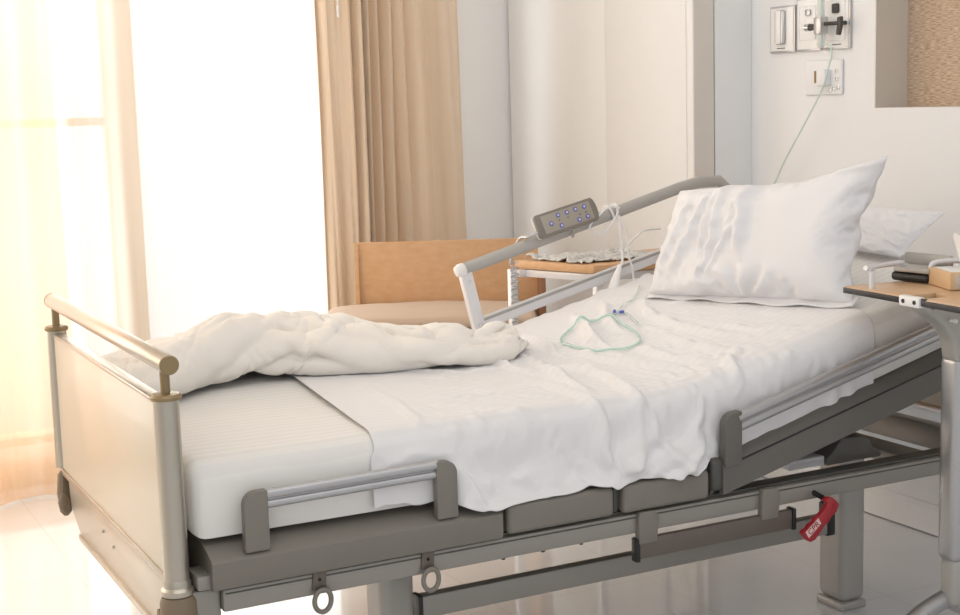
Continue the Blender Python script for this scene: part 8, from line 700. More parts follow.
pillow_back_table = [
-364,1,1,1,2,2,5,-3,1,0,0,0,4,-6,-2,-1,-2,-1,-1,
29,-4,-1,1,0,-3,-6,2,-1,0,1,1,-6,6,2,0,2,2,4,
28,0,-1,-3,-2,1,1,1,0,0,-1,-1,3,0,0,2,0,1,-1,
29,0,-1,1,-1,0,1,0,0,0,0,0,0,0,0,-1,1,0,0,
28,1,0,-1,1,0,-1,1,0,0,0,0,0,0,0,0,0,0,0,
29,0,0,0,0,0,0,0,0,0,0,0,0,0,0,0,0,0,0,
29,0,0,0,0,0,0,0,0,0,0,1,-1,0,0,-1,1,0,0,
29,-1,1,0,-1,1,0,-1,0,1,0,-1,0,1,-1,1,0,0,0,
27,2,0,0,0,-1,1,0,0,0,0,0,0,-1,0,1,0,-1,0,
29,0,0,0,0,0,-1,0,1,-1,0,0,0,-1,2,0,0,-1,0,
29,1,-1,0,0,0,0,0,-1,0,0,0,0,1,-1,1,-1,1,0,
29,-1,1,0,0,-1,1,0,0,0,0,0,-1,0,1,0,0,0,-1,
29,0,0,0,0,1,-2,0,0,0,0,0,1,0,0,-1,1,1,-1,
28,1,0,1,0,-1,0,0,0,0,0,0,0,0,0,1,-1,-1,-1,
29,-1,1,0,0,0,0,0,0,0,0,0,0,0,0,0,0,-1,0,
29,0,0,-1,1,0,1,-1,0,0,0,0,0,1,-1,-1,-1,1,0,
29,1,-1,0,-1,1,0,1,0,-1,0,0,1,-1,0,-1,0,-1,2,
29,-2,1,1,0,0,0,0,0,1,0,0,-1,0,0,-1,1,0,-2,
29,0,-1,0,1,0,0,0,0,0,0,0,0,0,-1,1,-1,0,-3,
20,6,1,1,1,0,1,-1,0,0,0,0,0,0,0,-1,0,-3,1,
27,0,1,0,1,0,-1,1,1,0,0,-1,0,0,0,-1,-2,0,3,
29,-1,0,1,0,0,0,1,-1,0,0,1,-1,0,0,0,0,0,-2,
27,0,2,0,-1,1,0,-2,-1,0,0,2,1,-1,0,1,-1,1,0,
29,0,0,0,0,-3,-1,-2,2,0,-6,-2,6,4,1,0,1,-1,-2,
29,0,0,-2,-6,-4,0,6,-2,-3,-1,-5,4,5,3,3,1,-1,1,
28,1,-5,-8,-5,-2,5,-1,0,-1,-6,7,-2,3,1,-4,12,6,-1,
29,-11,-7,1,-3,11,-6,-7,-8,-4,13,10,-3,-11,2,11,-4,5,10,
-271,28,27,28,28,27,27,27,28,28,27,28,27,27,27,28,28,27,28,
5,-7,1,-1,0,1,0,1,0,-1,1,0,0,1,0,0,0,0,-4,
5,-4,-2,1,-1,0,1,0,-1,1,0,0,1,-1,1,0,-1,-1,-3,
6,-3,-3,-1,1,0,0,-1,1,0,0,0,0,0,0,0,0,-1,-2,
3,2,-5,0,0,0,0,0,0,0,0,0,-1,1,0,0,0,-3,0,
2,0,-1,-1,0,0,0,0,0,0,0,-1,1,0,0,0,0,-2,-2,
4,-2,-1,-1,0,0,-1,1,0,0,0,0,0,0,0,0,0,-1,-4,
4,3,-5,-2,0,0,0,0,0,0,0,0,0,0,0,0,-1,-2,-1,
2,-3,3,-1,-1,0,0,0,0,0,0,0,0,0,-1,0,-1,-5,1,
1,-1,2,-1,-1,-1,1,0,0,0,0,0,0,0,0,0,-5,-1,0,
1,-1,2,-1,-1,0,0,0,0,0,-1,1,0,0,0,-1,-4,5,-1,
2,2,-3,0,-1,0,0,0,0,0,0,0,0,0,0,-4,6,-2,-3,
3,0,0,-1,-1,0,-1,0,0,0,0,0,0,0,0,1,-2,0,-4,
3,0,-1,-2,1,-1,0,0,0,0,0,0,0,0,-1,0,-1,-3,0,
-1,0,1,2,-2,0,0,0,0,0,0,0,0,0,0,-1,-4,-2,2,
1,-2,4,1,-3,0,-1,0,0,0,1,-1,0,0,0,-4,-3,2,11,
1,2,-5,0,3,-1,0,0,0,0,0,1,-1,0,-2,1,8,1,-11,
1,3,-3,2,-4,1,1,-1,0,0,0,0,1,-2,2,2,-3,0,-9,
2,2,-2,-6,4,0,0,0,0,0,0,0,0,1,0,-2,-1,-4,5,
9,-18,5,2,2,0,0,1,-1,0,0,0,0,0,0,2,-5,1,13,
-10,11,3,-3,-2,1,1,-1,1,-1,0,0,0,0,0,2,7,3,-13,
-2,6,-7,1,3,0,-1,1,-1,1,-1,0,-1,1,1,-2,3,2,5,
-5,-4,4,5,1,0,0,0,0,0,0,-1,0,-1,0,4,-3,-2,6,
-5,0,3,3,1,0,0,-1,1,-1,-1,0,-2,0,1,1,4,0,1,
-5,1,4,3,0,0,-2,1,-1,1,0,-3,0,-2,0,0,5,7,0,
-5,3,6,0,-2,-1,1,0,0,-1,-4,0,1,0,-1,0,-1,8,2,
-4,9,-1,0,-3,1,1,-1,0,-5,0,1,1,2,-4,-1,0,0,10,
0,0,0,0,0,0,0,-1,0,0,0,0,0,0,0,0,0,-1,1,
0,-28,-4,2,0,-2,-2,-2,-1,0,1,1,-2,1,2,1,3,5,24,
0,-5,-5,-6,-2,0,1,2,1,-1,-1,0,3,1,1,2,0,5,4,
1,-2,-6,0,-2,0,2,1,0,1,-1,-1,2,0,-1,0,0,3,3,
0,1,-6,-2,1,1,0,1,1,-2,0,1,0,0,-1,0,0,3,3,
-1,-1,0,-4,1,1,-1,1,-1,1,1,0,-1,-1,2,-2,0,3,2,
1,-2,-1,-3,0,0,0,0,-1,2,1,0,-1,1,-3,-1,4,1,1,
0,1,-3,-2,-2,0,1,-2,1,1,0,0,-1,0,-3,3,3,3,0,
0,-1,0,-2,-3,0,0,0,1,-1,0,-1,1,-3,3,1,4,3,-2,
0,-2,3,-2,-3,-2,0,0,-1,0,-1,1,-1,-1,2,3,4,2,-2,
-1,-1,1,0,-3,-2,-1,0,0,-1,1,-1,0,1,1,3,5,-4,2,
0,2,-3,0,-1,-3,-1,0,0,-1,0,0,-1,2,2,6,-6,1,3,
-1,2,-1,-1,-1,-1,-2,0,-1,1,-1,-1,1,1,3,-2,3,0,2,
1,-1,0,-2,0,-1,-1,-1,0,-1,0,1,1,1,1,0,1,2,-1,
-1,0,1,1,-2,-2,0,-1,0,0,0,0,0,0,1,2,2,1,0,
1,-2,3,2,-4,0,-3,0,0,0,0,0,0,2,-1,3,2,-1,-3,
0,1,-3,-1,5,-2,-1,-1,-1,0,1,0,1,-1,4,0,-6,0,5,
0,1,-1,2,-5,1,2,0,0,-1,0,1,-1,3,-3,-2,3,-1,-1,
-1,3,-1,-5,3,1,1,0,-1,1,-1,0,1,-2,0,1,2,0,1,
-3,-3,2,2,3,1,1,-1,0,-1,0,1,0,0,-1,-1,1,0,-4,
3,0,2,-2,-2,3,0,-1,0,0,0,0,1,-1,1,-3,-4,0,3,
1,4,-4,1,4,1,-2,-1,0,0,-2,1,2,1,-3,3,-3,-1,-2,
1,-2,2,3,4,-2,0,4,2,0,-1,-4,-1,1,0,-6,2,1,-3,
0,0,2,6,0,3,5,2,-3,-1,8,0,-5,-5,-3,-3,-5,1,-3,
1,0,5,5,8,5,-1,-5,2,3,-1,4,-3,-4,-2,-5,-7,-6,1,
1,3,12,8,3,1,-3,1,0,1,2,-4,1,0,-1,1,-9,-15,-2,
-1,33,5,-1,1,-4,4,4,1,-1,-2,-4,3,3,-1,-3,1,-5,-33]
import bpy, bmesh, math, random
import numpy as np
from mathutils import Vector, Matrix, noise
random.seed(3)
SC = bpy.context.scene
COL = SC.collection
PI = math.pi

# ------------------------------------------------------------ materials
def srgb(h):
    h = h.lstrip('#'); c = [int(h[i:i+2], 16)/255 for i in (0, 2, 4)]
    return tuple((x/12.92 if x <= .04045 else ((x+.055)/1.055)**2.4) for x in c) + (1,)

def mat(name, col, rough=.5, metal=0, bump=0, bscale=200, var=0, vscale=8, coat=0, trans=0, alpha=1, emis=0, spec=.5, stretch=(1, 1, 1)):
    m = bpy.data.materials.new(name); m.use_nodes = True
    nt = m.node_tree; b = nt.nodes['Principled BSDF']
    c = srgb(col)
    b.inputs['Base Color'].default_value = c
    b.inputs['Roughness'].default_value = rough
    b.inputs['Metallic'].default_value = metal
    b.inputs['Coat Weight'].default_value = coat
    b.inputs['Transmission Weight'].default_value = trans
    b.inputs['Alpha'].default_value = alpha
    b.inputs['Specular IOR Level'].default_value = spec
    if emis:
        b.inputs['Emission Color'].default_value = c; b.inputs['Emission Strength'].default_value = emis
    tc = nt.nodes.new('ShaderNodeTexCoord'); mp = nt.nodes.new('ShaderNodeMapping')
    mp.inputs['Scale'].default_value = stretch
    nt.links.new(tc.outputs['Object'], mp.inputs['Vector'])
    n = nt.nodes.new('ShaderNodeTexNoise'); n.inputs['Scale'].default_value = vscale; n.inputs['Detail'].default_value = 6
    nt.links.new(mp.outputs['Vector'], n.inputs['Vector'])
    r = nt.nodes.new('ShaderNodeMix'); r.data_type = 'RGBA'
    v = max(var, .02)
    r.inputs['A'].default_value = tuple(x*(1-v) for x in c[:3]) + (1,)
    r.inputs['B'].default_value = tuple(min(1, x*(1+v)) for x in c[:3]) + (1,)
    nt.links.new(n.outputs['Fac'], r.inputs['Factor']); nt.links.new(r.outputs['Result'], b.inputs['Base Color'])
    if bump:
        n2 = nt.nodes.new('ShaderNodeTexNoise'); n2.inputs['Scale'].default_value = bscale; n2.inputs['Detail'].default_value = 4
        nt.links.new(mp.outputs['Vector'], n2.inputs['Vector'])
        bp = nt.nodes.new('ShaderNodeBump'); bp.inputs['Strength'].default_value = bump; bp.inputs['Distance'].default_value = .002
        nt.links.new(n2.outputs['Fac'], bp.inputs['Height']); nt.links.new(bp.outputs['Normal'], b.inputs['Normal'])
    return m

def wood(name, c1, c2, axis='z', scale=1.0, rough=.4):
    m = mat(name, c1, rough); nt = m.node_tree; b = nt.nodes['Principled BSDF']
    tc = nt.nodes.new('ShaderNodeTexCoord'); mp = nt.nodes.new('ShaderNodeMapping')
    s = [60*scale]*3; s['xyz'.index(axis)] = 2.5*scale; mp.inputs['Scale'].default_value = s
    n = nt.nodes.new('ShaderNodeTexNoise'); n.inputs['Scale'].default_value = 1; n.inputs['Detail'].default_value = 8
    nt.links.new(tc.outputs['Object'], mp.inputs['Vector']); nt.links.new(mp.outputs['Vector'], n.inputs['Vector'])
    r = nt.nodes.new('ShaderNodeValToRGB'); e = r.color_ramp.elements
    e[0].position = .3; e[0].color = srgb(c1); e[1].position = .7; e[1].color = srgb(c2)
    nt.links.new(n.outputs['Fac'], r.inputs['Fac']); nt.links.new(r.outputs['Color'], b.inputs['Base Color'])
    return m

def cloth(name, col, rough=.85, weave=900, bump=.15, stripes=None, sheen=.2, sss=0, trans=0, rib=0):
    m = mat(name, col, rough, var=.015, vscale=6, spec=.15); nt = m.node_tree; b = nt.nodes['Principled BSDF']
    b.inputs['Sheen Weight'].default_value = sheen
    tc = nt.nodes.new('ShaderNodeTexCoord')
    n = nt.nodes.new('ShaderNodeTexNoise'); n.inputs['Scale'].default_value = weave
    nt.links.new(tc.outputs['Object'], n.inputs['Vector'])
    bp = nt.nodes.new('ShaderNodeBump'); bp.inputs['Strength'].default_value = bump; bp.inputs['Distance'].default_value = .001
    nt.links.new(n.outputs['Fac'], bp.inputs['Height'])
    last = bp
    if stripes:      # satin bands that run along X
        w = nt.nodes.new('ShaderNodeTexWave'); w.wave_type = 'BANDS'; w.bands_direction = stripes[0]; w.inputs['Scale'].default_value = stripes[1]
        nt.links.new(tc.outputs['Object'], w.inputs['Vector'])
        r = nt.nodes.new('ShaderNodeValToRGB'); r.color_ramp.elements[0].position = .42; r.color_ramp.elements[1].position = .58
        nt.links.new(w.outputs['Color'], r.inputs['Fac'])
        c = srgb(col)
        mx = nt.nodes.new('ShaderNodeMix'); mx.data_type = 'RGBA'
        mx.inputs['A'].default_value = tuple(x*stripes[2] for x in c[:3])+(1,); mx.inputs['B'].default_value = c
        nt.links.new(r.outputs['Color'], mx.inputs['Factor']); nt.links.new(mx.outputs['Result'], b.inputs['Base Color'])
        b2 = nt.nodes.new('ShaderNodeBump'); b2.inputs['Strength'].default_value = .25; b2.inputs['Distance'].default_value = .001
        nt.links.new(r.outputs['Color'], b2.inputs['Height']); nt.links.new(bp.outputs['Normal'], b2.inputs['Normal']); last = b2
    nt.links.new(last.outputs['Normal'], b.inputs['Normal'])
    if trans:
        out = nt.nodes['Material Output']; tl = nt.nodes.new('ShaderNodeBsdfTranslucent'); tl.inputs['Color'].default_value = srgb(col)
        ms = nt.nodes.new('ShaderNodeMixShader'); ms.inputs['Fac'].default_value = trans
        nt.links.new(b.outputs['BSDF'], ms.inputs[1]); nt.links.new(tl.outputs['BSDF'], ms.inputs[2]); nt.links.new(ms.outputs['Shader'], out.inputs['Surface'])
        nt.links.new(last.outputs['Normal'], tl.inputs['Normal'])
    return m

def sheer(name, col, tr=.5):
    m = bpy.data.materials.new(name); m.use_nodes = True; nt = m.node_tree; nt.nodes.clear()
    out = nt.nodes.new('ShaderNodeOutputMaterial')
    t = nt.nodes.new('ShaderNodeBsdfTransparent'); l = nt.nodes.new('ShaderNodeBsdfTranslucent'); d = nt.nodes.new('ShaderNodeBsdfDiffuse')
    l.inputs['Color'].default_value = srgb(col); d.inputs['Color'].default_value = srgb(col)
    a = nt.nodes.new('ShaderNodeMixShader'); a.inputs['Fac'].default_value = .35
    nt.links.new(l.outputs[0], a.inputs[1]); nt.links.new(d.outputs[0], a.inputs[2])
    lw = nt.nodes.new('ShaderNodeLayerWeight'); lw.inputs['Blend'].default_value = .35
    mr = nt.nodes.new('ShaderNodeMapRange'); mr.inputs['To Min'].default_value = 1-tr; mr.inputs['To Max'].default_value = 1.0
    nt.links.new(lw.outputs['Facing'], mr.inputs['Value'])
    b = nt.nodes.new('ShaderNodeMixShader')
    tc = nt.nodes.new('ShaderNodeTexCoord'); mp = nt.nodes.new('ShaderNodeMapping'); mp.inputs['Scale'].default_value = (14, 14, .4)
    n = nt.nodes.new('ShaderNodeTexNoise'); n.inputs['Scale'].default_value = 1
    nt.links.new(tc.outputs['Object'], mp.inputs['Vector']); nt.links.new(mp.outputs['Vector'], n.inputs['Vector'])
    ma = nt.nodes.new('ShaderNodeMath'); ma.operation = 'MULTIPLY_ADD'; ma.inputs[1].default_value = .3; ma.inputs[2].default_value = -.15
    nt.links.new(n.outputs['Fac'], ma.inputs[0])
    ad = nt.nodes.new('ShaderNodeMath'); ad.operation = 'ADD'; ad.use_clamp = True
    nt.links.new(mr.outputs['Result'], ad.inputs[0]); nt.links.new(ma.outputs[0], ad.inputs[1])
    nt.links.new(ad.outputs[0], b.inputs['Fac'])
    nt.links.new(t.outputs[0], b.inputs[1]); nt.links.new(a.outputs[0], b.inputs[2]); nt.links.new(b.outputs[0], out.inputs['Surface'])
    return m

M = dict(
    silver=mat('brushed_silver', '#B9B2A6', .32, .85, bump=.05, bscale=80, stretch=(1, 1, 1)),
    alu=mat('satin_aluminium', '#B8B8BA', .34, .75),
    chrome=mat('chrome', '#D8D8DA', .12, 1),
    white_metal=mat('white_painted_metal', '#DEDEE2', .3, .1, coat=.3),
    railgrey=mat('grey_rail_grip', '#AFADA9', .38, .15),
    frame=mat('warm_grey_frame', '#97938D', .42, .35),
    frame_dark=mat('dark_grey_frame', '#55544F', .5, .2),
    plastic=mat('grey_plastic_cover', '#7E7971', .5, 0, bump=.08, bscale=400),
    plastic_dark=mat('charcoal_plastic', '#66645F', .5, 0, bump=.08, bscale=400),
    brown_rail=mat('brown_grey_rail', '#6B625B', .45, .3),
    black=mat('black_plastic', '#17181A', .4),
    panel=mat('cream_foot_panel', '#DCD0BC', .35, 0, var=.03, vscale=3, coat=.15),
    plate=mat('pale_pressed_metal_plate', '#CDC3B4', .3, .35),
    bumper=mat('tan_rubber_bumper', '#80705C', .5),
    collar=mat('tan_collar', '#94805F', .38, .4),
    column=mat('light_grey_column', '#B4B2AD', .4, .25),
    wall=mat('white_painted_wall', '#ECEEF1', .7, bump=.03, bscale=60, var=.01),
    wall_warm=mat('cream_painted_wall', '#ECEDEE', .7, var=.01, bump=.02, bscale=60),
    taupe=mat('taupe_shaded_reveal', '#D8D2CA', .6, var=.01),  # shade of faces turned from the window, put into the colour
    ceiling=mat('ceiling_white', '#F0EEEA', .8),
    gap=mat('dark_gap', '#3A3733', .7),
    winframe=mat('window_frame_paint', '#B99B74', .5),
    red=mat('red_plastic', '#A01C28', .38, coat=.2),
    remote=mat('grey_remote_housing', '#827C74', .4),
    remote_face=mat('beige_grey_keypad', '#A39C90', .45),
    remote_back=mat('white_remote_back', '#E4E4E4', .35),
    ring=mat('violet_button_ring', '#6A66B0', .35),
    button=mat('pale_blue_button', '#C9CFE8', .3),
    ink=mat('dark_print', '#4A4744', .6),
    white_plastic=mat('white_plastic', '#ECECEC', .35),
    label=mat('pale_label', '#E3C8C4', .5),
    redink=mat('red_print', '#9A2A32', .5),
    green_tube=mat('pale_green_tubing', '#C8EEE3', .15, alpha=.75, coat=.4),
    pale_tube=mat('very_pale_green_tubing', '#CFE8DE', .2, alpha=.85),
    teal=mat('teal_print', '#3DB39A', .3),
    blue=mat('blue_clip', '#5C6FC4', .4),
    clear=mat('clear_tubing', '#E8F2EF', .1, alpha=.55, coat=.5),
    glass=mat('clear_glass', '#FFFFFF', .02, alpha=.12, coat=.2),
    steel=mat('brushed_steel_plate', '#C4C6C8', .3, .8),
    plate_white=mat('white_faceplate', '#F2F3F3', .3),
    drawer=mat('pale_blue_grey_laminate', '#DCE6F0', .3, coat=.2),
    paper=mat('crumpled_newspaper', '#CFCECA', .8, var=.6, vscale=70, bump=.2),
    tissue=mat('white_tissue', '#F6F6F6', .9),
    tissue_side=mat('embossed_grey_carton', '#C8BEB0', .6, var=.2, vscale=120),
    tissue_box=mat('beige_carton', '#D9B78E', .55),
    wood_chair=wood('warm_maple_veneer', '#D0A276', '#D8AF86', 'x', .9),
    wood_dark=wood('walnut_edge', '#8A6043', '#A0714E', 'z', 1),
    wood_table=wood('pale_beech_laminate', '#C8A27C', '#D8B692', 'y', .7, .3),
    wood_brown=wood('brown_laminate', '#8F7560', '#A0856E', 'y', .7, .4),
    sheet=cloth('white_top_sheet', '#EAE9EA', stripes=('Y', 12, .975)),
    fitted=cloth('white_satin_striped_sheet', '#EDEBE7', stripes=('Y', 11, .95)),
    blanket=cloth('white_cotton_blanket', '#F2EDE6', weave=350, bump=.5),
    pillow=cloth('white_pillowcase', '#E8E8EB', rough=.7, bump=.08),
    cushion=cloth('beige_upholstery', '#CBB49F', weave=500, bump=.5),
    curtain=cloth('beige_drape', '#EEDDC8', weave=700, bump=.2, trans=.22),
    sheer=sheer('white_voile', '#FFFBF3', .62),
    sheer2=sheer('peach_voile', '#F8D0A8', .45),
)

def linen():
    m = mat('woven_linen_panel', '#BCA48C', .9); nt = m.node_tree; b = nt.nodes['Principled BSDF']
    tc = nt.nodes.new('ShaderNodeTexCoord'); mp = nt.nodes.new('ShaderNodeMapping'); mp.inputs['Scale'].default_value = (1, 45, 480)
    n = nt.nodes.new('ShaderNodeTexNoise'); n.inputs['Scale'].default_value = 1; n.inputs['Detail'].default_value = 3
    r = nt.nodes.new('ShaderNodeValToRGB'); r.color_ramp.elements[0].color = srgb('#A58B76'); r.color_ramp.elements[1].color = srgb('#D6C3AD')
    r.color_ramp.elements[0].position = .35; r.color_ramp.elements[1].position = .65
    nt.links.new(tc.outputs['Object'], mp.inputs['Vector']); nt.links.new(mp.outputs['Vector'], n.inputs['Vector'])
    nt.links.new(n.outputs['Fac'], r.inputs['Fac']); nt.links.new(r.outputs['Color'], b.inputs['Base Color']); return m
M['linen'] = linen()

def floor_mat():
    m = mat('polished_vinyl_tiles', '#D9D5CF', .12, coat=.5); nt = m.node_tree; b = nt.nodes['Principled BSDF']
    b.inputs['Coat Roughness'].default_value = .05
    tc = nt.nodes.new('ShaderNodeTexCoord')
    br = nt.nodes.new('ShaderNodeTexBrick'); br.offset = 0; br.inputs['Scale'].default_value = 1
    br.inputs['Brick Width'].default_value = .45; br.inputs['Row Height'].default_value = .45
    br.inputs['Mortar Size'].default_value = .0018; br.inputs['Mortar Smooth'].default_value = .3
    br.inputs['Color1'].default_value = srgb('#E8EAEC'); br.inputs['Color2'].default_value = srgb('#EAECEE'); br.inputs['Mortar'].default_value = srgb('#DEDCD9')
    nt.links.new(tc.outputs['Object'], br.inputs['Vector'])
    n = nt.nodes.new('ShaderNodeTexNoise'); n.inputs['Scale'].default_value = 9; n.inputs['Detail'].default_value = 8
    nt.links.new(tc.outputs['Object'], n.inputs['Vector'])
    mx = nt.nodes.new('ShaderNodeMix'); mx.data_type = 'RGBA'; mx.blend_type = 'MULTIPLY'; mx.inputs['Factor'].default_value = .25
    nt.links.new(br.outputs['Color'], mx.inputs['A']); nt.links.new(n.outputs['Color'], mx.inputs['B'])
    rr = nt.nodes.new('ShaderNodeValToRGB'); rr.color_ramp.elements[0].color = (.72, .72, .72, 1); rr.color_ramp.elements[1].color = (1, 1, 1, 1)
    nt.links.new(n.outputs['Fac'], rr.inputs['Fac']); nt.links.new(rr.outputs['Color'], mx.inputs['B'])
    nt.links.new(mx.outputs['Result'], b.inputs['Base Color'])
    return m
M['floor'] = floor_mat()

# ------------------------------------------------------------ mesh helpers
def V(*a): return Vector(a)
class MB:
    def __init__(s): s.bm = bmesh.new()
    def box(s, x0, x1, y0, y1, z0, z1, bev=0, seg=2, mx=None):
        r = bmesh.ops.create_cube(s.bm, size=1)
        vs = r['verts']
        for v in vs:
            v.co = Vector(((x0+x1)/2+v.co.x*(x1-x0), (y0+y1)/2+v.co.y*(y1-y0), (z0+z1)/2+v.co.z*(z1-z0)))
        if bev:
            es = list({e for v in vs for e in v.link_edges})
            rr = bmesh.ops.bevel(s.bm, geom=es, offset=bev, segments=seg, affect='EDGES', profile=.5)
            vs = list({v for v in rr['verts']} | {v for v in vs if v.is_valid})
        if mx is not None:
            for v in vs: v.co = mx @ v.co
        return s
    def prism(s, poly, ext, bev=0, seg=2, mx=None):
        """poly: list of 3D points (planar); ext: 3D offset"""
        a = [s.bm.verts.new(Vector(p)) for p in poly]; b = [s.bm.verts.new(Vector(p)+Vector(ext)) for p in poly]
        n = len(a); fs = [s.bm.faces.new(a), s.bm.faces.new(b[::-1])]
        for i in range(n): fs.append(s.bm.faces.new((a[i], b[i], b[(i+1) % n], a[(i+1) % n])))
        bmesh.ops.recalc_face_normals(s.bm, faces=fs)
        vs = a+b
        if bev:
            es = list({e for f in fs for e in f.edges})
            rr = bmesh.ops.bevel(s.bm, geom=es, offset=bev, segments=seg, affect='EDGES', profile=.5)
            vs = list({v for v in rr['verts']} | {v for v in vs if v.is_valid})
        if mx is not None:
            for v in vs: v.co = mx @ v.co
        return s
    def tube(s, path, r, n=16, cap=True, smooth=0, flat=1.0, up=None):
        P = [Vector(p) for p in path]
        if smooth: P = catmull(P, smooth)
        rad = r if isinstance(r, (list, tuple)) else [r]*len(P)
        if isinstance(r, (list, tuple)) and len(r) != len(P):
            rad = [float(np.interp(i/(len(P)-1), np.linspace(0, 1, len(r)), r)) for i in range(len(P))]
        T = []
        for i in range(len(P)):
            t = (P[min(i+1, len(P)-1)]-P[max(i-1, 0)])
            T.append(t.normalized())
        u = Vector(up) if up else (Vector((0, 0, 1)) if abs(T[0].z) < .9 else Vector((0, 1, 0)))
        u = (u-T[0]*u.dot(T[0])).normalized(); rings = []
        for i, p in enumerate(P):
            u = (u-T[i]*u.dot(T[i])).normalized(); w = T[i].cross(u)
            rings.append([s.bm.verts.new(p+(u*math.cos(2*PI*k/n)+w*math.sin(2*PI*k/n)*flat)*rad[i]) for k in range(n)])
        fs = []
        for i in range(len(rings)-1):
            for k in range(n):
                fs.append(s.bm.faces.new((rings[i][k], rings[i][(k+1) % n], rings[i+1][(k+1) % n], rings[i+1][k])))
        if cap: fs += [s.bm.faces.new(rings[0][::-1]), s.bm.faces.new(rings[-1])]
        bmesh.ops.recalc_face_normals(s.bm, faces=fs)
        return s
    def lathe(s, prof, c, axis=(0, 0, 1), n=24):
        """prof: list of (r, h) along axis from c"""
        a = Vector(axis).normalized(); u = a.orthogonal().normalized(); w = a.cross(u); c = Vector(c)
        rings = [[s.bm.verts.new(c+a*h+(u*math.cos(2*PI*k/n)+w*math.sin(2*PI*k/n))*max(r, 1e-4)) for k in range(n)] for r, h in prof]
        fs = []
        for i in range(len(rings)-1):
            for k in range(n): fs.append(s.bm.faces.new((rings[i][k], rings[i][(k+1) % n], rings[i+1][(k+1) % n], rings[i+1][k])))
        fs += [s.bm.faces.new(rings[0][::-1]), s.bm.faces.new(rings[-1])]
        bmesh.ops.recalc_face_normals(s.bm, faces=fs)
        return s
    def grid(s, P):
        """P: [i][j] -> 3D numpy array; returns self"""
        a, b = P.shape[:2]
        vs = [[s.bm.verts.new(P[i, j]) for j in range(b)] for i in range(a)]
        for i in range(a-1):
            for j in range(b-1): s.bm.faces.new((vs[i][j], vs[i+1][j], vs[i+1][j+1], vs[i][j+1]))
        return s
    def build(s, name, m, parent=None, smooth=40):
        me = bpy.data.meshes.new(name); s.bm.to_mesh(me); s.bm.free()
        o = bpy.data.objects.new(name, me); COL.objects.link(o)
        if m is not None: me.materials.append(M[m] if isinstance(m, str) else m)
        if smooth:
            me.polygons.foreach_set('use_smooth', [True]*len(me.polygons))
            if smooth < 180: me.set_sharp_from_angle(angle=math.radians(smooth))
        if parent is not None:
            off = root_loc(parent)
            me.transform(Matrix.Translation(-off)); o.parent = parent
        else:
            # origin at the base centre of the mesh
            if len(me.vertices):
                co = np.empty(len(me.vertices)*3); me.vertices.foreach_get('co', co); co = co.reshape(-1, 3)
                c = Vector(((co[:, 0].min()+co[:, 0].max())/2, (co[:, 1].min()+co[:, 1].max())/2, co[:, 2].min()))
                me.transform(Matrix.Translation(-c)); o.location = c
        me.update(); return o

def root_loc(o):
    l = Vector((0, 0, 0))
    while o is not None: l += o.location; o = o.parent
    return l

def catmull(P, k):
    out = []; P = [Vector(p) for p in P]; n = len(P)
    for i in range(n-1):
        p0 = P[max(i-1, 0)]; p1 = P[i]; p2 = P[i+1]; p3 = P[min(i+2, n-1)]
        for j in range(k):
            t = j/k
            out.append(.5*((2*p1)+(p2-p0)*t+(2*p0-5*p1+4*p2-p3)*t*t+(3*p1-p0-3*p2+p3)*t**3))
    out.append(P[-1]); return out

def thing(name, label, cat, loc, group=None):
    o = bpy.data.objects.new(name, None); COL.objects.link(o); o.location = loc
    o.empty_display_size = .05
    o['label'] = label; o['category'] = cat
    if group: o['group'] = group
    return o
def tag(o, label, cat, group=None):
    o['label'] = label; o['category'] = cat
    if group: o['group'] = group
    return o
def struct(o): o['kind'] = 'structure'; return o
def mxz(x, y, z, rz=0, ry=0, rx=0):
    return Matrix.Translation((x, y, z)) @ Matrix.Rotation(rz, 4, 'Z') @ Matrix.Rotation(ry, 4, 'Y') @ Matrix.Rotation(rx, 4, 'X')
def solid(o, t, offset=-1):
    md = o.modifiers.new('thickness', 'SOLIDIFY'); md.thickness = t; md.offset = offset; return o

# ------------------------------------------------------------ the room
struct(MB().box(-3.2, 2.58, -3.2, 2.9, -.05, 0).build('floor', 'floor', smooth=0))
struct(MB().box(-3.2, 2.62, -3.2, 2.9, 2.6, 2.65).build('ceiling', 'ceiling', smooth=0))
# head wall with the recessed niche
HX = 2.43
w = MB()
w.box(HX, HX+.14, -3.2, 2.9, 0, 1.254)
w.box(HX, HX+.14, .893, 2.9, 1.254, 2.6)
w.box(HX, HX+.14, -3.2, -.9, 1.254, 2.6)
w.box(HX, HX+.14, -.9, .893, 1.95, 2.6)
struct(w.build('wall_head', 'wall', smooth=0))
t = MB(); t.box(HX-.002, HX+.125, .889, .893, 1.254, 1.95); t.box(HX-.002, HX+.125, -.9, -.896, 1.254, 1.95)
t.box(HX+.002, HX+.125, -.896, .889, 1.25, 1.2545); t.box(HX+.0, HX+.125, -.896, .889, 1.947, 1.95)
struct(t.build('trim_1', 'taupe', smooth=0))
struct(MB().box(HX+.124, HX+.139, -.9, .893, 1.254, 1.95).build('trim_2', 'linen', smooth=0))
b = MB(); b.prism([(HX, -3.2, .004), (HX-.018, -3.2, .004), (HX-.018, -3.2, .075), (HX-.008, -3.2, .09), (HX, -3.2, .09)], (0, 4.68, 0))
struct(b.build('baseboard_head', 'wall', smooth=0))
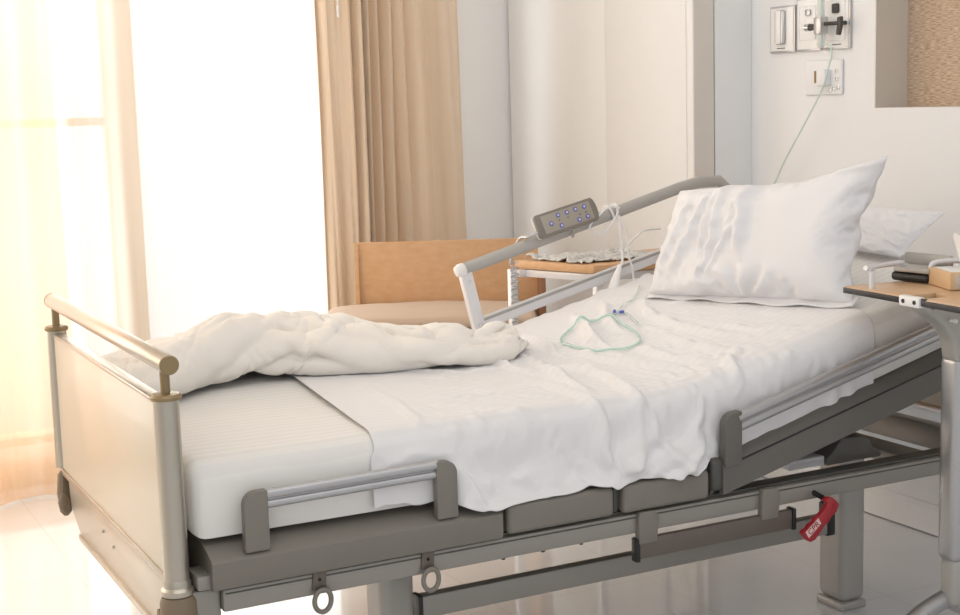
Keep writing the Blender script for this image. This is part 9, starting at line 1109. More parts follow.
# boxed-out corner of the room
CX = 2.187
struct(MB().box(2.277, HX-.001, 1.482, 2.74, 0, 2.599).build('wall_corner', 'wall_warm', smooth=0))
struct(MB().box(2.225, 2.276, 1.52, 2.74, 0, 2.599).build('trim_3', 'gap', smooth=0))
struct(MB().box(CX, 2.271, 1.480, 1.516, .001, 2.599, .002).build('trim_4', 'wall_warm'))
struct(MB().box(CX+.004, 2.269, 1.4775, 1.4795, .001, 2.599).build('trim_5', 'taupe', smooth=0))  # thin added sheet: the post's shaded side as a darker tone
struct(MB().box(CX+.004, 2.224, 1.5235, 2.021, .01, 2.599, .001).build('door_1', 'wall_warm'))
struct(MB().box(CX+.0045, 2.224, 2.0218, 2.74, .01, 2.599, .001).build('door_2', 'wall_warm'))
# window wall
WY = 2.75
w = MB()
w.box(1.75, 2.43, WY, WY+.15, 0, 2.6); w.box(-3.2, 1.75, WY, WY+.15, 0, .14); w.box(-3.2, 1.75, WY, WY+.15, 2.45, 2.6); w.box(-3.2, -2.4, WY, WY+.15, .14, 2.45)
struct(w.build('wall_window', 'wall_warm', smooth=0))
f = MB()
f.box(.555, .675, WY+.02, WY+.12, .16, 2.43, .006)      # mullion
f.box(-.62, -.5, WY+.02, WY+.12, .16, 2.43, .006)
f.box(-.5, .555, WY+.03, WY+.11, 1.262, 1.292, .004)    # transom
f.box(-2.4, -.62, WY+.03, WY+.11, 1.262, 1.292, .004)
f.box(-2.4, 1.75, WY+.02, WY+.12, .14, .17, .004); f.box(-2.4, 1.75, WY+.02, WY+.12, 2.43, 2.45, .004)
f.box(1.70, 1.75, WY+.02, WY+.12, .17, 2.43, .004)
win = struct(f.build('window_1', 'winframe'))
g = MB()
for a_, b_ in ((-2.4, -.62), (-.5, .555), (.675, 1.70)): g.box(a_, b_, WY+.065, WY+.071, .17, 2.43)
struct(g.build('window_2', 'glass', smooth=0))
struct(MB().box(-3.2, -3.1, -3.2, 2.75, 0, 2.6).build('wall_left', 'wall_warm', smooth=0))
struct(MB().box(-3.1, 1.26, WY-.02, WY, .004, .09).build('baseboard_window', 'winframe', smooth=0))

# ------------------------------------------------------------ curtains
def curtain(name, m, x0, x1, y, z0, z1, folds, amp, seed, label, lean=0, flare=0, th=0, nx=None, parent=None, sharp=1.0):
    nx = nx or max(120, int(folds*22)); nz = 60
    P = np.zeros((nx+1, nz+1, 3)); rnd = random.Random(seed)
    ph = [rnd.uniform(0, 6.28) for _ in range(4)]
    for i in range(nx+1):
        u = i/nx
        for j in range(nz+1):
            vv = j/nz; z = z0+(z1-z0)*vv
            k = u*folds+.35*math.sin(2.3*u*3+ph[0])+.18*math.sin(7*u+ph[1])+.10*(1-vv)*math.sin(9*u+ph[2])
            s_ = math.sin(2*PI*k)
            s_ = math.copysign(abs(s_)**sharp, s_)
            a = amp*(.65+.35*math.sin(5*u+ph[3]))*(.75+.25*(1-vv))
            xx = x0+(x1-x0)*u + lean*(1-vv) + flare*(1-vv)*(u-.3)
            xx += .35*amp*math.cos(2*PI*k)*1.0*math.sin(2*PI*k)*(.5)
            P[i, j] = (xx, y+a*s_+.25*a*math.sin(4*PI*k+ph[1])+.006*math.sin(9*vv+u*30), z)
    mb = MB().grid(P); o = mb.build(name, m, parent, smooth=180)
    if th: solid(o, th)
    return o
o = curtain('sheer_curtain', 'sheer', -.45, 1.33, 2.622, .012, 2.5, 10, .022, 5, '', lean=0)
tag(o, 'wide white translucent voile curtain glowing across the window', 'curtain')
o = curtain('sheer_curtain', 'sheer2', -1.25, .33, 2.52, .010, 2.5, 10, .045, 9, '', lean=.02, sharp=.8)
tag(o, 'peach-tinted gathered voile curtain at the far left, behind the foot of the bed', 'curtain')
dr = thing('drape_curtain', 'full-length beige drape gathered in deep folds beside the bright window', 'curtain', (1.57, 2.53, 0))
o = curtain('front_panel', 'curtain', 1.255, 1.46, 2.46, .012, 2.5, 3.3, .038, 21, '', flare=-.02, th=.002, parent=dr, sharp=.75)
o = curtain('back_panel', 'curtain', 1.43, 1.85, 2.545, .012, 2.5, 5.6, .058, 33, '', flare=.09, th=.002, parent=dr, sharp=.6)
o = MB().tube([(1.325, 2.415, 1.62), (1.325, 2.415, 1.66)], .005).tube([(1.325, 2.415, 1.66), (1.327, 2.42, 2.4)], .0025).build('draw_cord', 'white_plastic', dr)
o = MB().tube([(-2.6, 2.60, 2.52), (1.9, 2.60, 2.52)], .012).build('curtain_rail', 'white_metal'); tag(o, 'white curtain rail running above the window', 'curtain rail')

# ------------------------------------------------------------ the bed
BW = .948
RZ = Vector((1.0, BW/2, 0))
bed = thing('hospital_bed', 'adjustable grey hospital bed with raised head section and silver footboard', 'bed', RZ)
# footboard
fp = MB().box(-.011, .011, .02, BW-.02, .482, .803, .004).build('footboard', 'panel', bed)
e = MB().box(-.0125, .0125, .024, BW-.024, .798, .806, .002).box(-.016, .013, .02, BW-.02, .474, .489, .003)
e.build('edge_trim', 'silver', fp)
for y in (0, BW):
    p = MB().lathe([(.0225, 0), (.0225, .325)], (0, y, .487), n=32)
    p.build('post', 'silver', fp)
    MB().lathe([(.012, .808), (.0265, .811), (.0275, .8165), (.024, .821), (.010, .823)], (0, y, 0)).build('post_collar', 'collar', fp)
    MB().lathe([(.0085, .82), (.0085, .872)], (0, y, 0)).build('rail_stem', 'collar', fp)
MB().lathe([(.0155, -.034), (.0168, -.032), (.0168, BW+.032), (.0155, BW+.034)], (0, 0, .876), axis=(0, 1, 0), n=32).build('grab_rail', 'silver', fp)
for y, s_ in ((-.0348, -1), (BW+.0348, 1)):
    MB().lathe([(.0172, 0), (.0172, .004), (.0155, .0055)], (0, y-s_*.003, .876), axis=(0, s_, 0), n=32).build('rail_end_cap', 'collar', fp)
# lower plate
pl = MB()
pl.prism([(-.004, .03, .474), (-.004, BW-.03, .474), (-.004, BW-.05, .40), (-.004, BW-.14, .352), (-.004, .15, .352), (-.004, .05, .37), (-.004, .03, .40)], (.012, 0, 0), .004)
pl.prism([(-.010, .10, .360), (-.010, BW-.14, .360), (-.010, BW-.14, .347), (-.010, .10, .347)], (.012, 0, 0), .002)
pl.build('lower_plate', 'plate', bed)
for y0, z0, r in ((.56, .43, .004), (.47, .42, .004)): MB().lathe([(r, 0), (r*.7, .004)], (-.004, y0, z0), axis=(-1, 0, 0), n=16).build('plate_stud', 'silver', bed)
c = MB(); c.lathe([(.024, .345), (.030, .352), (.033, .40), (.032, .447), (.028, .458)], (0, 0, 0), n=32); c.build('corner_bumper', 'bumper', bed)
c = MB(); c.lathe([(.026, .458), (.029, .461), (.029, .470), (.0245, .475), (.0245, .483), (.0228, .488)], (0, 0, 0), n=32); c.build('bumper_ring', 'silver', bed)
c = MB(); c.lathe([(.006, .365), (.014, .375), (.018, .42), (.014, .465), (.006, .475)], (-.004, BW+.018, 0), n=24); c.build('corner_bumper', 'bumper', bed)
c = MB(); c.lathe([(.003, .39), (.010, .398), (.013, .415), (.004, .435)], (-.02, BW-.045, 0), n=20); c.tube([(-.015, BW-.03, .485), (-.02, BW-.045, .43)], .002); c.build('hanging_hook', 'bumper', bed)
c = MB(); c.lathe([(.004, 0), (.012, .003), (.012, .010), (.004, .012)], (-.008, .075, .40), axis=(-1, 0, 0), n=20); c.build('plate_knob', 'bumper', bed)

# chassis
for y0, y1, nm in ((-.022, .03, 'near'), (BW-.03, BW+.02, 'far')):
    fr = MB().box(.075, 2.05, y0, y1, .416, .459, .006).build('side_beam', 'frame', bed)
    MB().box(.08, 2.05, y0+.010, y1-.002, .459, .466, .002).box(.08, 2.05, y0-.0015, y0+.004, .4495, .4525, .001).build('beam_groove', 'frame_dark', fr)
MB().box(.02, .075, -.012, BW+.012, .40, .462, .008).build('foot_beam', 'frame', bed)
MB().box(2.0, 2.05, -.012, BW+.012, .40, .462, .008).build('head_beam', 'frame', bed)
MB().box(.03, .07, -.02, .05, .462, .49, .006).box(.012, .03, -.014, .04, .42, .462, .004).build('corner_joint', 'frame', bed)
MB().box(.53, 1.60, .125, .155, .268, .316, .005).build('lift_beam', 'frame', bed)
MB().box(1.585, 1.612, .123, .157, .264, .345, .006).build('beam_end_cap', 'black', bed)
MB().box(.522, .532, .123, .157, .266, .318, .002).build('beam_end_cap', 'black', bed)
for x in (.541, 1.80):
    cl = MB(); cl.box(x-.040, x+.040, .265, .365, .02, .415, .022, 5); o = cl.build('lift_column', 'column', bed)
    MB().box(x-.0405, x+.0405, .2645, .3655, 0, .021, .006, 3).build('column_foot', 'column', o)
    MB().box(x-.04, x+.04, .03, BW-.03, .42, .45, .006).build('cross_beam', 'frame', bed)
# actuator housing seen under the raised head section
MB().prism([(1.545, .08, .452), (1.71, .08, .452), (1.71, .08, .462), (1.69, .08, .468), (1.672, .08, .500), (1.655, .08, .507), (1.59, .08, .512), (1.562, .08, .480), (1.545, .08, .468)], (0, .12, 0), .003).build('actuator_housing', 'plastic_dark', bed)
MB().box(1.44, 1.545, .085, .15, .452, .476, .006).build('actuator_tube', 'white_metal', bed)
MB().tube([(1.20, .12, .462), (1.441, .12, .464)], .007).build('actuator_rod', 'chrome', bed)
# accessory rail under the near beam with its two straps
ar = MB().box(.955, 1.355, -.03, -.014, .362, .405, .003).build('accessory_rail', 'brown_rail', bed)
for x in (.952, 1.268):
    MB().prism([(x, -.034, .395), (x+.045, -.034, .395), (x+.050, -.034, .45), (x+.042, -.034, .463), (x+.004, -.034, .463), (x, -.034, .45)], (0, .018, 0), .003).build('rail_strap', 'plastic', ar)
MB().box(.946, .956, -.032, -.012, .357, .407, .002).build('rail_end_cap', 'black', ar)
MB().box(1.352, 1.362, -.034, -.01, .36, .408, .002).build('rail_end_cap', 'black', ar)
for x in (.60, .69, .78): MB().lathe([(.004, 0), (.004, .006)], (x+.05, -.005, .41)).build('underside_screw', 'frame_dark', bed)
# hooks
for x in (.255, .475):
    h = MB().prism([(x-.014, -.027, .428), (x+.014, -.027, .428), (x+.016, -.027, .462), (x-.010, -.027, .462)], (0, .005, 0), .002).box(x-.013, x+.014, -.03, -.0, .460, .464, .001).build('hook_plate', 'brown_rail', bed)
    MB().lathe([(.0035, 0), (.0025, .002)], (x+.002, -.027, .447), axis=(0, -1, 0), n=12).build('screw', 'black', h)
    ring = MB(); pts = [(x+.004+.017*math.cos(a), -.03-.004*math.sin(a/2), .408+.021*math.sin(a)) for a in np.linspace(0.0, 2*PI, 30)]
    ring.tube(pts, .0048, n=10); ring.tube([(x, -.028, .43), (x+.002, -.03, .425)], .007)
    ring.build('hook_ring', 'plastic', h)
# bumper-like joint next to the first hook
# mattress platform
def platform(name, x0, x1, sl=False, m='plastic'):
    mb = MB()
    prof = [(-.032, .463), (-.036, .468), (-.036, .513), (-.031, .518), (.012, .533), (.05, .5405), (BW-.05, .5405), (BW-.012, .533), (BW+.031, .518), (BW+.036, .513), (BW+.036, .468), (BW+.032, .463)]
    mb.prism([(x0, y, z) for y, z in prof], (x1-x0, 0, 0), 0)
    return mb
platform('', .055, .635).build('foot_platform', 'plastic', bed)
for x0, x1 in ((.648, .893), (.914, 1.130)):
    mb = MB(); mb.box(x0, x1, -.036, -.004, .466, .528, .011, 3); mb.box(x0+.004, x1-.004, -.01, BW+.01, .505, .5405, .006); mb.box(x0, x1, BW+.004, BW+.036, .466, .528, .011, 3)
    mb.build('thigh_platform' if x0 > .9 else 'seat_platform', 'plastic', bed)
mb = MB()
for x in (.6415, .9035, 1.146):
    mb.box(x-.010, x+.010, -.012, BW+.012, .466, .532, .003); mb.box(x-.004, x+.006, -.02, -.01, .47, .52, .002)
mb.build('platform_hinge', 'frame_dark', bed)
SL = .245; ANG = math.atan(SL)
def sx(x, y, z):      # point of the head section: z grows along the slope
    return (x, y, z+SL*(x-1.165))
hp = MB()
L = .86
prof = [(-.034, .471-.003), (-.034, .527), (-.028, .5335), (.004, .545), (.05, .547), (BW-.05, .547), (BW-.004, .545), (BW+.028, .5335), (BW+.034, .527), (BW+.034, .468)]
for pr_ in ([(-.034, .468), (-.034, .527), (-.028, .5335), (.004, .545), (.03, .545), (.03, .53), (-.02, .52), (-.02, .468)], [(BW+.034, .468), (BW+.034, .527), (BW+.028, .5335), (BW-.004, .545), (BW-.03, .545), (BW-.03, .53), (BW+.02, .52), (BW+.02, .468)], [(.025, .530), (.025, .547), (BW-.025, .547), (BW-.025, .530)]):
    hp.prism([(1.165, y, z) for y, z in pr_], (L, 0, SL*L), 0)
hpo = hp.build('head_platform', 'plastic_dark', bed)
MB().prism([(1.168, -.0355, .5265), (1.168, -.0355, .5295), (1.168, -.032, .5295), (1.168, -.032, .5265)], (L-.006, 0, SL*(L-.006)), 0).build('platform_seam', 'black', hpo)
MB().box(1.140, 1.175, -.03, .02, .476, .545, .01, 3).build('hinge_cover', 'frame_dark', bed)
# folded near side rails
def rail_bracket(x0, x1, z0, z1, y0, y1, sl=0, left=True):
    w_ = x1-x0; pts = []
    pts.append((x0, z0)); pts.append((x1, z0))
    top = z1; r = w_*.55
    if left:
        pts.append((x1, top))
        for a in np.linspace(PI/2, PI, 8): pts.append((x0+r+r*math.cos(a), top-r+r*math.sin(a)))
    else:
        for a in np.linspace(0, PI/2, 8): pts.append((x1-r+r*math.cos(a), top-r+r*math.sin(a)))
        pts.append((x0, top))
    return MB().prism([(x, y0, z+sl*(x-x0)) for x, z in pts], (0, y1-y0, 0), .003)
sr = MB()
sr.tube([(.158, -.025, .6225), (.502, -.025, .6275)], .0095, n=18, flat=1); sr.tube([(.158, -.024, .604), (.502, -.024, .609)], .008, n=18); sr.box(.158, .502, -.027, -.020, .606, .620)
sro = sr.build('folded_foot_rail', 'alu', bed)
rail_bracket(.118, .164, .522, .632, -.035, -.015).build('rail_bracket', 'plastic', sro)
rail_bracket(.497, .541, .522, .634, -.035, -.015, left=False).build('rail_bracket', 'plastic', sro)
sr = MB()
def hr(x, y, z): return (x, y, z+SL*(x-1.21))
sr.tube([hr(1.205, -.028, .630), hr(1.93, -.028, .630)], .0115, n=18); sr.tube([hr(1.205, -.025, .608), hr(1.93, -.025, .608)], .011, n=18)
sr.tube([hr(1.205, -.031, .619), hr(1.93, -.031, .619)], .003, n=8)
sro = sr.build('folded_head_rail', 'alu', bed)
rail_bracket(1.168, 1.213, .525, .640, -.038, -.015, sl=.1).build('rail_bracket', 'plastic_dark', sro)
rail_bracket(1.90, 1.94, .70, .82, -.038, -.015, sl=.1, left=False).build('rail_bracket', 'plastic_dark', sro)
# raised far side rail
FY = BW+.012
fr = MB()
fr.tube([(1.057, FY, .8655), (1.40, FY, .953), (1.76, FY, 1.046), (1.83, FY, 1.060), (1.90, FY, 1.060), (1.925, FY, 1.04), (1.93, FY, .98)], .0165, n=24)
fro = fr.build('raised_side_rail', 'railgrey', bed)
MB().lathe([(.004, -.021), (.0135, -.018), (.0182, -.008), (.0182, .004), (.017, .006)], (1.06, FY, .8662), axis=(1, 0, .25), n=24).build('rail_end_cap', 'white_plastic', fro)
def slat(p, q, hw, th):    # flat bar from p to q
    p = Vector(p); q = Vector(q); d = (q-p).normalized(); n_ = Vector((-d.z, 0, d.x))*hw
    mb = MB(); mb.prism([p-n_, q-n_, q+n_, p+n_], (0, th, 0), .003); return mb
slat((1.10, FY-.008, .714), (1.93, FY-.008, .917), .0165, .016).build('lower_rail', 'white_metal', fro)
slat((1.10, FY-.0105, .7245), (1.93, FY-.0105, .9275), .0035, .004).build('rail_groove', 'railgrey', fro)
po = slat((1.068, FY-.013, .858), (1.108, FY-.013, .69), .0165, .024).build('rail_post', 'white_metal', fro)
for x_, z_ in ((1.075, .835), (1.103, .715)): MB().lathe([(.0045, 0), (.0045, .003)], (x_, FY-.013, z_), axis=(0, -1, 0)).build('rail_bolt', 'chrome', fro)
slat((1.108, FY-.009, .72), (1.15, FY-.009, .52), .019, .024).build('rail_post', 'white_metal', fro)
slat((1.90, FY-.013, .99), (1.93, FY-.013, .70), .0165, .024).build('rail_post', 'white_metal', fro)
# head board
hb = MB(); hb.box(2.052, 2.075, .05, BW-.05, .50, .86, .01).build('headboard', 'panel', bed)
for y in (.12, BW-.12): MB().tube([(2.06, y, .42), (2.06, y, .55)], .014).build('headboard_post', 'silver', bed)
# CPR release handle
CP = [(a, b, c_) for a, b, c_ in CPR]
ch = MB().prism([(a, -.060, c_) for a, b, c_ in CP], (0, .016, 0), .003).build('release_handle', 'red', bed)
MB().tube([(1.425, -.045, .425), (1.42, -.02, .432), (1.40, 0, .435)], .006).build('handle_pivot', 'black', ch)
MB().prism([(a, -.0612, c_) for a, b, c_ in CPRL], (0, .0012, 0)).build('sticker', 'label', ch)
def text(s, size, mtx, m, name, parent, ext=.0004):
    cu = bpy.data.curves.new(name, 'FONT'); cu.body = s; cu.size = size; cu.extrude = ext; cu.align_x = 'CENTER'; cu.align_y = 'CENTER'
    to = bpy.data.objects.new(name, cu); COL.objects.link(to)
    bpy.context.view_layer.update()
    me = bpy.data.meshes.new_from_object(to.evaluated_get(bpy.context.evaluated_depsgraph_get())); me.name = name
    bpy.data.objects.remove(to); me.transform(Matrix.Translation(-root_loc(parent)) @ mtx)
    me.materials.clear(); me.materials.append(M[m]); o2 = bpy.data.objects.new(name, me); COL.objects.link(o2); o2.parent = parent; return o2
cl_ = sum((Vector(q) for q in CPRL), Vector())/4
d_ = (Vector(CPRL[0])-Vector(CPRL[3])); an = math.atan2(d_.z, d_.x)
text('CPR', .019, Matrix.Translation((cl_.x, -.0618, cl_.z)) @ Matrix.Rotation(PI/2, 4, 'X') @ Matrix.Rotation(an, 4, 'Z'), 'redink', 'sticker_lettering', ch)

def unpack(table, a, b, q):      # running differences of a cloth's vertex grid
    A_ = np.array(table, dtype=float).reshape(3, a, b).transpose(1, 2, 0)
    return np.cumsum(np.cumsum(A_, axis=0), axis=1)/q
def upsample(A_, k):
    a, b = A_.shape[:2]; xi = np.linspace(0, a-1, (a-1)*k+1); yi = np.linspace(0, b-1, (b-1)*k+1)
    def cub(arr, t, n_):          # Catmull-Rom along axis 0
        i0 = np.minimum(t.astype(int), n_-2); f_ = (t-i0)[:, None, None]
        p0 = arr[np.maximum(i0-1, 0)]; p1 = arr[i0]; p2 = arr[i0+1]; p3 = arr[np.minimum(i0+2, n_-1)]
        return .5*((2*p1)+(p2-p0)*f_+(2*p0-5*p1+4*p2-p3)*f_**2+(3*p1-p0-3*p2+p3)*f_**3)
    B_ = cub(A_, xi, a); return cub(B_.transpose(1, 0, 2), yi, b).transpose(1, 0, 2)
def soft(o, it=1, sub=1, fac=.5):
    if it:
        m1 = o.modifiers.new('relax', 'SMOOTH'); m1.factor = fac; m1.iterations = it
    if sub:
        m2 = o.modifiers.new('fine', 'SUBSURF'); m2.levels = sub; m2.render_levels = sub
    return o
# ------------------------------------------------------------ mattress, sheets
def T(x):      # top surface height
    k = .05; t_ = (x-1.13)/k
    return .690+SL*k*(np.log1p(np.exp(-np.abs(t_)))+np.maximum(t_, 0))
def B(x):
    k = .02; t_ = (x-1.165)/k
    return .541+SL*k*(np.log1p(np.exp(-np.abs(t_)))+np.maximum(t_, 0))+.0065
MY0, MY1 = .008, BW-.008
def section(s, x, ed=.045):
    """cross-section: s in metres along side-top-side; returns y,z,ny,nz"""
    h = T(x)-B(x)
    side = h-ed; arc = ed*PI/2; top = (MY1-MY0)-2*ed
    s = np.asarray(s, float)
    if s < side: return MY0, B(x)+s, -1, 0
    s2 = s-side
    if s2 < arc:
        a = s2/ed; return MY0+ed-ed*math.cos(a), T(x)-ed+ed*math.sin(a), -math.cos(a), math.sin(a)
    s3 = s2-arc
    if s3 < top: return MY0+ed+s3, float(T(x)), 0, 1
    s4 = s3-top
    if s4 < arc:
        a = s4/ed; return MY1-ed+ed*math.sin(a), T(x)-ed+ed*math.cos(a), math.sin(a), math.cos(a)
    s5 = s4-arc
    return MY1, T(x)-ed-s5, 1, 0
ED = .045
def tot(x): return 2*(T(x)-B(x)-ED)+ED*PI+(MY1-MY0)-2*ED
def s_of_top(x, y): return (T(x)-B(x)-ED)+ED*PI/2+(y-MY0-ED)
X0, X1 = .032, 2.0
nx, ns = 240, 110
P = np.zeros((nx+1, ns+1, 3))
for i in range(nx+1):
    x = X0+(X1-X0)*i/nx
    e = min(1, min(i, nx-i)*((X1-X0)/nx)/.03); ins = .03*(1-math.sqrt(max(0, 1-(1-e)**2)))
    for j in range(ns+1):
        s = tot(x)*j/ns; y, z, ny, nz = section(s, x)
        dz = .0022*noise.noise(Vector((x*9, y*14, z*14)))+.0035*noise.noise(Vector((x*3, y*3, 4)))
        sag = -.006*math.exp(-((y-.5)/.35)**2)*(nz > .9)
        bul = (.002*math.sin(PI*min(1, max(0, (z-B(x))/.15)))) if abs(ny) > .5 else 0
        P[i, j] = (x, y+ny*(dz+bul-ins), z+nz*(dz+sag-ins))
        if nz < .2: P[i, j, 2] = max(B(x)+ins*.9, P[i, j, 2])
mb = MB().grid(P); bm = mb.bm; bm.verts.ensure_lookup_table()
# close the ends and the bottom
def idx(i, j): return i*(ns+1)+j
bm.faces.new([bm.verts[idx(0, j)] for j in range(ns+1)]); bm.faces.new([bm.verts[idx(nx, j)] for j in range(ns, -1, -1)])
for i in range(nx): bm.faces.new((bm.verts[idx(i, ns)], bm.verts[idx(i+1, ns)], bm.verts[idx(i+1, 0)], bm.verts[idx(i, 0)]))
bmesh.ops.recalc_face_normals(bm, faces=bm.faces)
mat_o = mb.build('mattress', 'fitted', smooth=60)
tag(mat_o, 'mattress under a white satin-striped fitted sheet on the hospital bed', 'mattress')

def segd(px, py, a, b):
    ax, ay = a; bx, by = b; dx, dy = bx-ax, by-ay; l2 = dx*dx+dy*dy+1e-12
    t_ = np.clip(((px-ax)*dx+(py-ay)*dy)/l2, 0, 1)
    return np.hypot(px-ax-t_*dx, py-ay-t_*dy), t_
def smooth2(pts, k=6):
    return [tuple(q)[:2] for q in catmull([Vector((p[0], p[1], 0)) for p in pts], k)]
def ridge(X, Y, pts, w_, h_):
    pts = smooth2(pts); n_ = len(pts)-1; best = np.full(X.shape, 9.); par = np.zeros(X.shape)
    for i in range(n_):
        d, t_ = segd(X, Y, pts[i], pts[i+1]); m_ = d < best
        best = np.where(m_, d, best); par = np.where(m_, (i+t_)/n_, par)
    tap = np.sin(PI*np.clip(par, .03, .97))**.6
    return h_*tap*np.exp(-(best/w_)**2) - .35*h_*tap*np.exp(-((best-w_*2)/(w_*1.3))**2)
def nz2(X, Y, sx_, sy_, seed=0, ang=0):
    c_, s_ = math.cos(ang), math.sin(ang); out = np.empty(X.shape)
    for k in np.ndindex(X.shape):
        a = X[k]*c_+Y[k]*s_; b_ = -X[k]*s_+Y[k]*c_
        out[k] = noise.noise(Vector((a*sx_, b_*sy_, seed)))
    return out
SP = upsample(unpack(sheet_table, 101, 76, 2000), 2)
wL = np.clip((.565-SP[..., 0])/.03, 0, 1); wR = np.clip((SP[..., 0]-1.135)/.025, 0, 1); wc = np.maximum(wL, wR)
SP[..., 1] = np.where((SP[..., 1] < -.006) & (SP[..., 1] < .3), SP[..., 1]*(1-wc)+(-.006-.15*(SP[..., 1]+.006)*0)*wc, SP[..., 1])
yy_ = np.clip(SP[0, :, 1], 0, .7); edge_ = np.where(SP[0, :, 2] < .66, .378, .388+.085*yy_/.7)
kk_ = np.clip(1-np.linspace(0, 1, SP.shape[0])*5, 0, 1)[:, None]; SP[..., 0] += (edge_-SP[0, :, 0])[None, :]*kk_
sh = MB().grid(SP).build('top_sheet', 'sheet', smooth=180); soft(sh, 1, 1); solid(sh, .0014, 1)
tag(sh, 'rumpled white draw sheet spread over the middle and head of the mattress', 'bed sheet')

# ------------------------------------------------------------ blanket heap
BP = upsample(unpack(blanket_table, 76, 49, 1500), 2)
du = np.gradient(BP, axis=0); dv = np.gradient(BP, axis=1)
Nn = np.cross(du, dv); Nn /= np.linalg.norm(Nn, axis=2)[..., None]+1e-9
if Nn[75, 48, 2] < 0: Nn = -Nn
def blur(A_, n_):
    for _ in range(n_):
        B_ = A_.copy(); B_[1:-1] = (A_[:-2]+2*A_[1:-1]+A_[2:])/4; A_ = B_.copy(); A_[:, 1:-1] = (B_[:, :-2]+2*B_[:, 1:-1]+B_[:, 2:])/4
    return A_
UP = blur(upsample(BP, 2), 2); UN = upsample(Nn, 2); UN = blur(UN, 3); UN /= np.linalg.norm(UN, axis=2)[..., None]+1e-9
a_, b_ = UP.shape[:2]
U, W = np.meshgrid(np.linspace(0, 1, a_), np.linspace(0, 1, b_), indexing='ij')
w3 = nz2(U, W, 8, 6, 31); w1 = nz2(U, W, 4, 3, 11)
FOLDS = [([(.03, .28), (.15, .30), (.30, .42), (.42, .58)], .075, .030), ([(.02, .45), (.15, .48), (.28, .60), (.36, .72)], .080, .026),
    ([(.10, .20), (.25, .24), (.38, .36), (.50, .52)], .050, .024), ([(.30, .62), (.42, .55), (.55, .42), (.68, .30)], .058, .030),
    ([(.36, .70), (.50, .62), (.64, .50), (.80, .40)], .058, .028), ([(.34, .44), (.44, .38), (.55, .28), (.66, .22)], .050, .027),
    ([(.33, .28), (.45, .22), (.60, .20), (.75, .24)], .042, .022), ([(.55, .60), (.68, .56), (.82, .48), (.95, .42)], .052, .026),
    ([(.62, .36), (.74, .30), (.86, .28), (.96, .32)], .048, .024), ([(.66, .68), (.80, .62), (.92, .55)], .05, .020),
    ([(.44, .30), (.50, .40), (.52, .52)], .032, .022), ([(.75, .44), (.85, .38), (.93, .36)], .032, .020),
    ([(.84, .46), (.89, .58), (.95, .50)], .045, .030), ([(.12, .36), (.22, .40), (.32, .50)], .036, .022),
    ([(.05, .62), (.20, .68), (.35, .78)], .06, .018), ([(.48, .46), (.60, .36), (.72, .34)], .028, .020), ([(.04, .18), (.12, .22), (.22, .21)], .04, .016)]
UU = U*1.03+.010*w1; WW = W*.65+.008*w3
acc = np.ones(U.shape)
for pts, wd, ht in FOLDS:
    pp_ = catmull([Vector((p[0]*1.03, (.04+(p[1]-.18)*.78)*.65, 0)) for p in pts], 6); n_ = len(pp_)-1
    best = np.full(U.shape, 9.); par = np.zeros(U.shape); side = np.zeros(U.shape)
    for i in range(n_):
        A0_, B0_ = pp_[i], pp_[i+1]; d, t_ = segd(UU, WW, (A0_.x, A0_.y), (B0_.x, B0_.y)); m_ = d < best
        sd_ = np.sign((B0_.x-A0_.x)*(WW-A0_.y)-(B0_.y-A0_.y)*(UU-A0_.x))
        best = np.where(m_, d, best); par = np.where(m_, (i+t_)/n_, par); side = np.where(m_, sd_, side)
    tap = np.clip(np.sin(PI*np.clip(par, .02, .98)), 0, 1)**.5
    wdm = wd*.65*(.75+.25*tap)*np.where(side < 0, .72, 1.35)
    q_ = np.clip(1-(best/(wdm+1e-5))**2, 0, 1)
    acc += (np.exp(170*ht*tap*np.sqrt(q_))-1)
Dd = np.log(acc)/170-.009+.0022*w3
env = np.clip(W/.05, 0, 1)*np.clip((.95-W)/.1, 0, 1)*np.clip(U/.04, 0, 1)*np.clip((1-U)/.03, 0, 1)
Dd = Dd*env
UP = UP+UN*Dd[..., None]
UP[..., 2] = np.maximum(UP[..., 2], np.where(UP[..., 1] < BW-.02, T(UP[..., 0])+.008, -9))
bl = MB().grid(UP).build('blanket', 'blanket', smooth=180); soft(bl, 1, 0, .4); solid(bl, .003, -1)
tag(bl, 'white cotton blanket pushed into a crumpled roll across the foot of the bed', 'blanket')

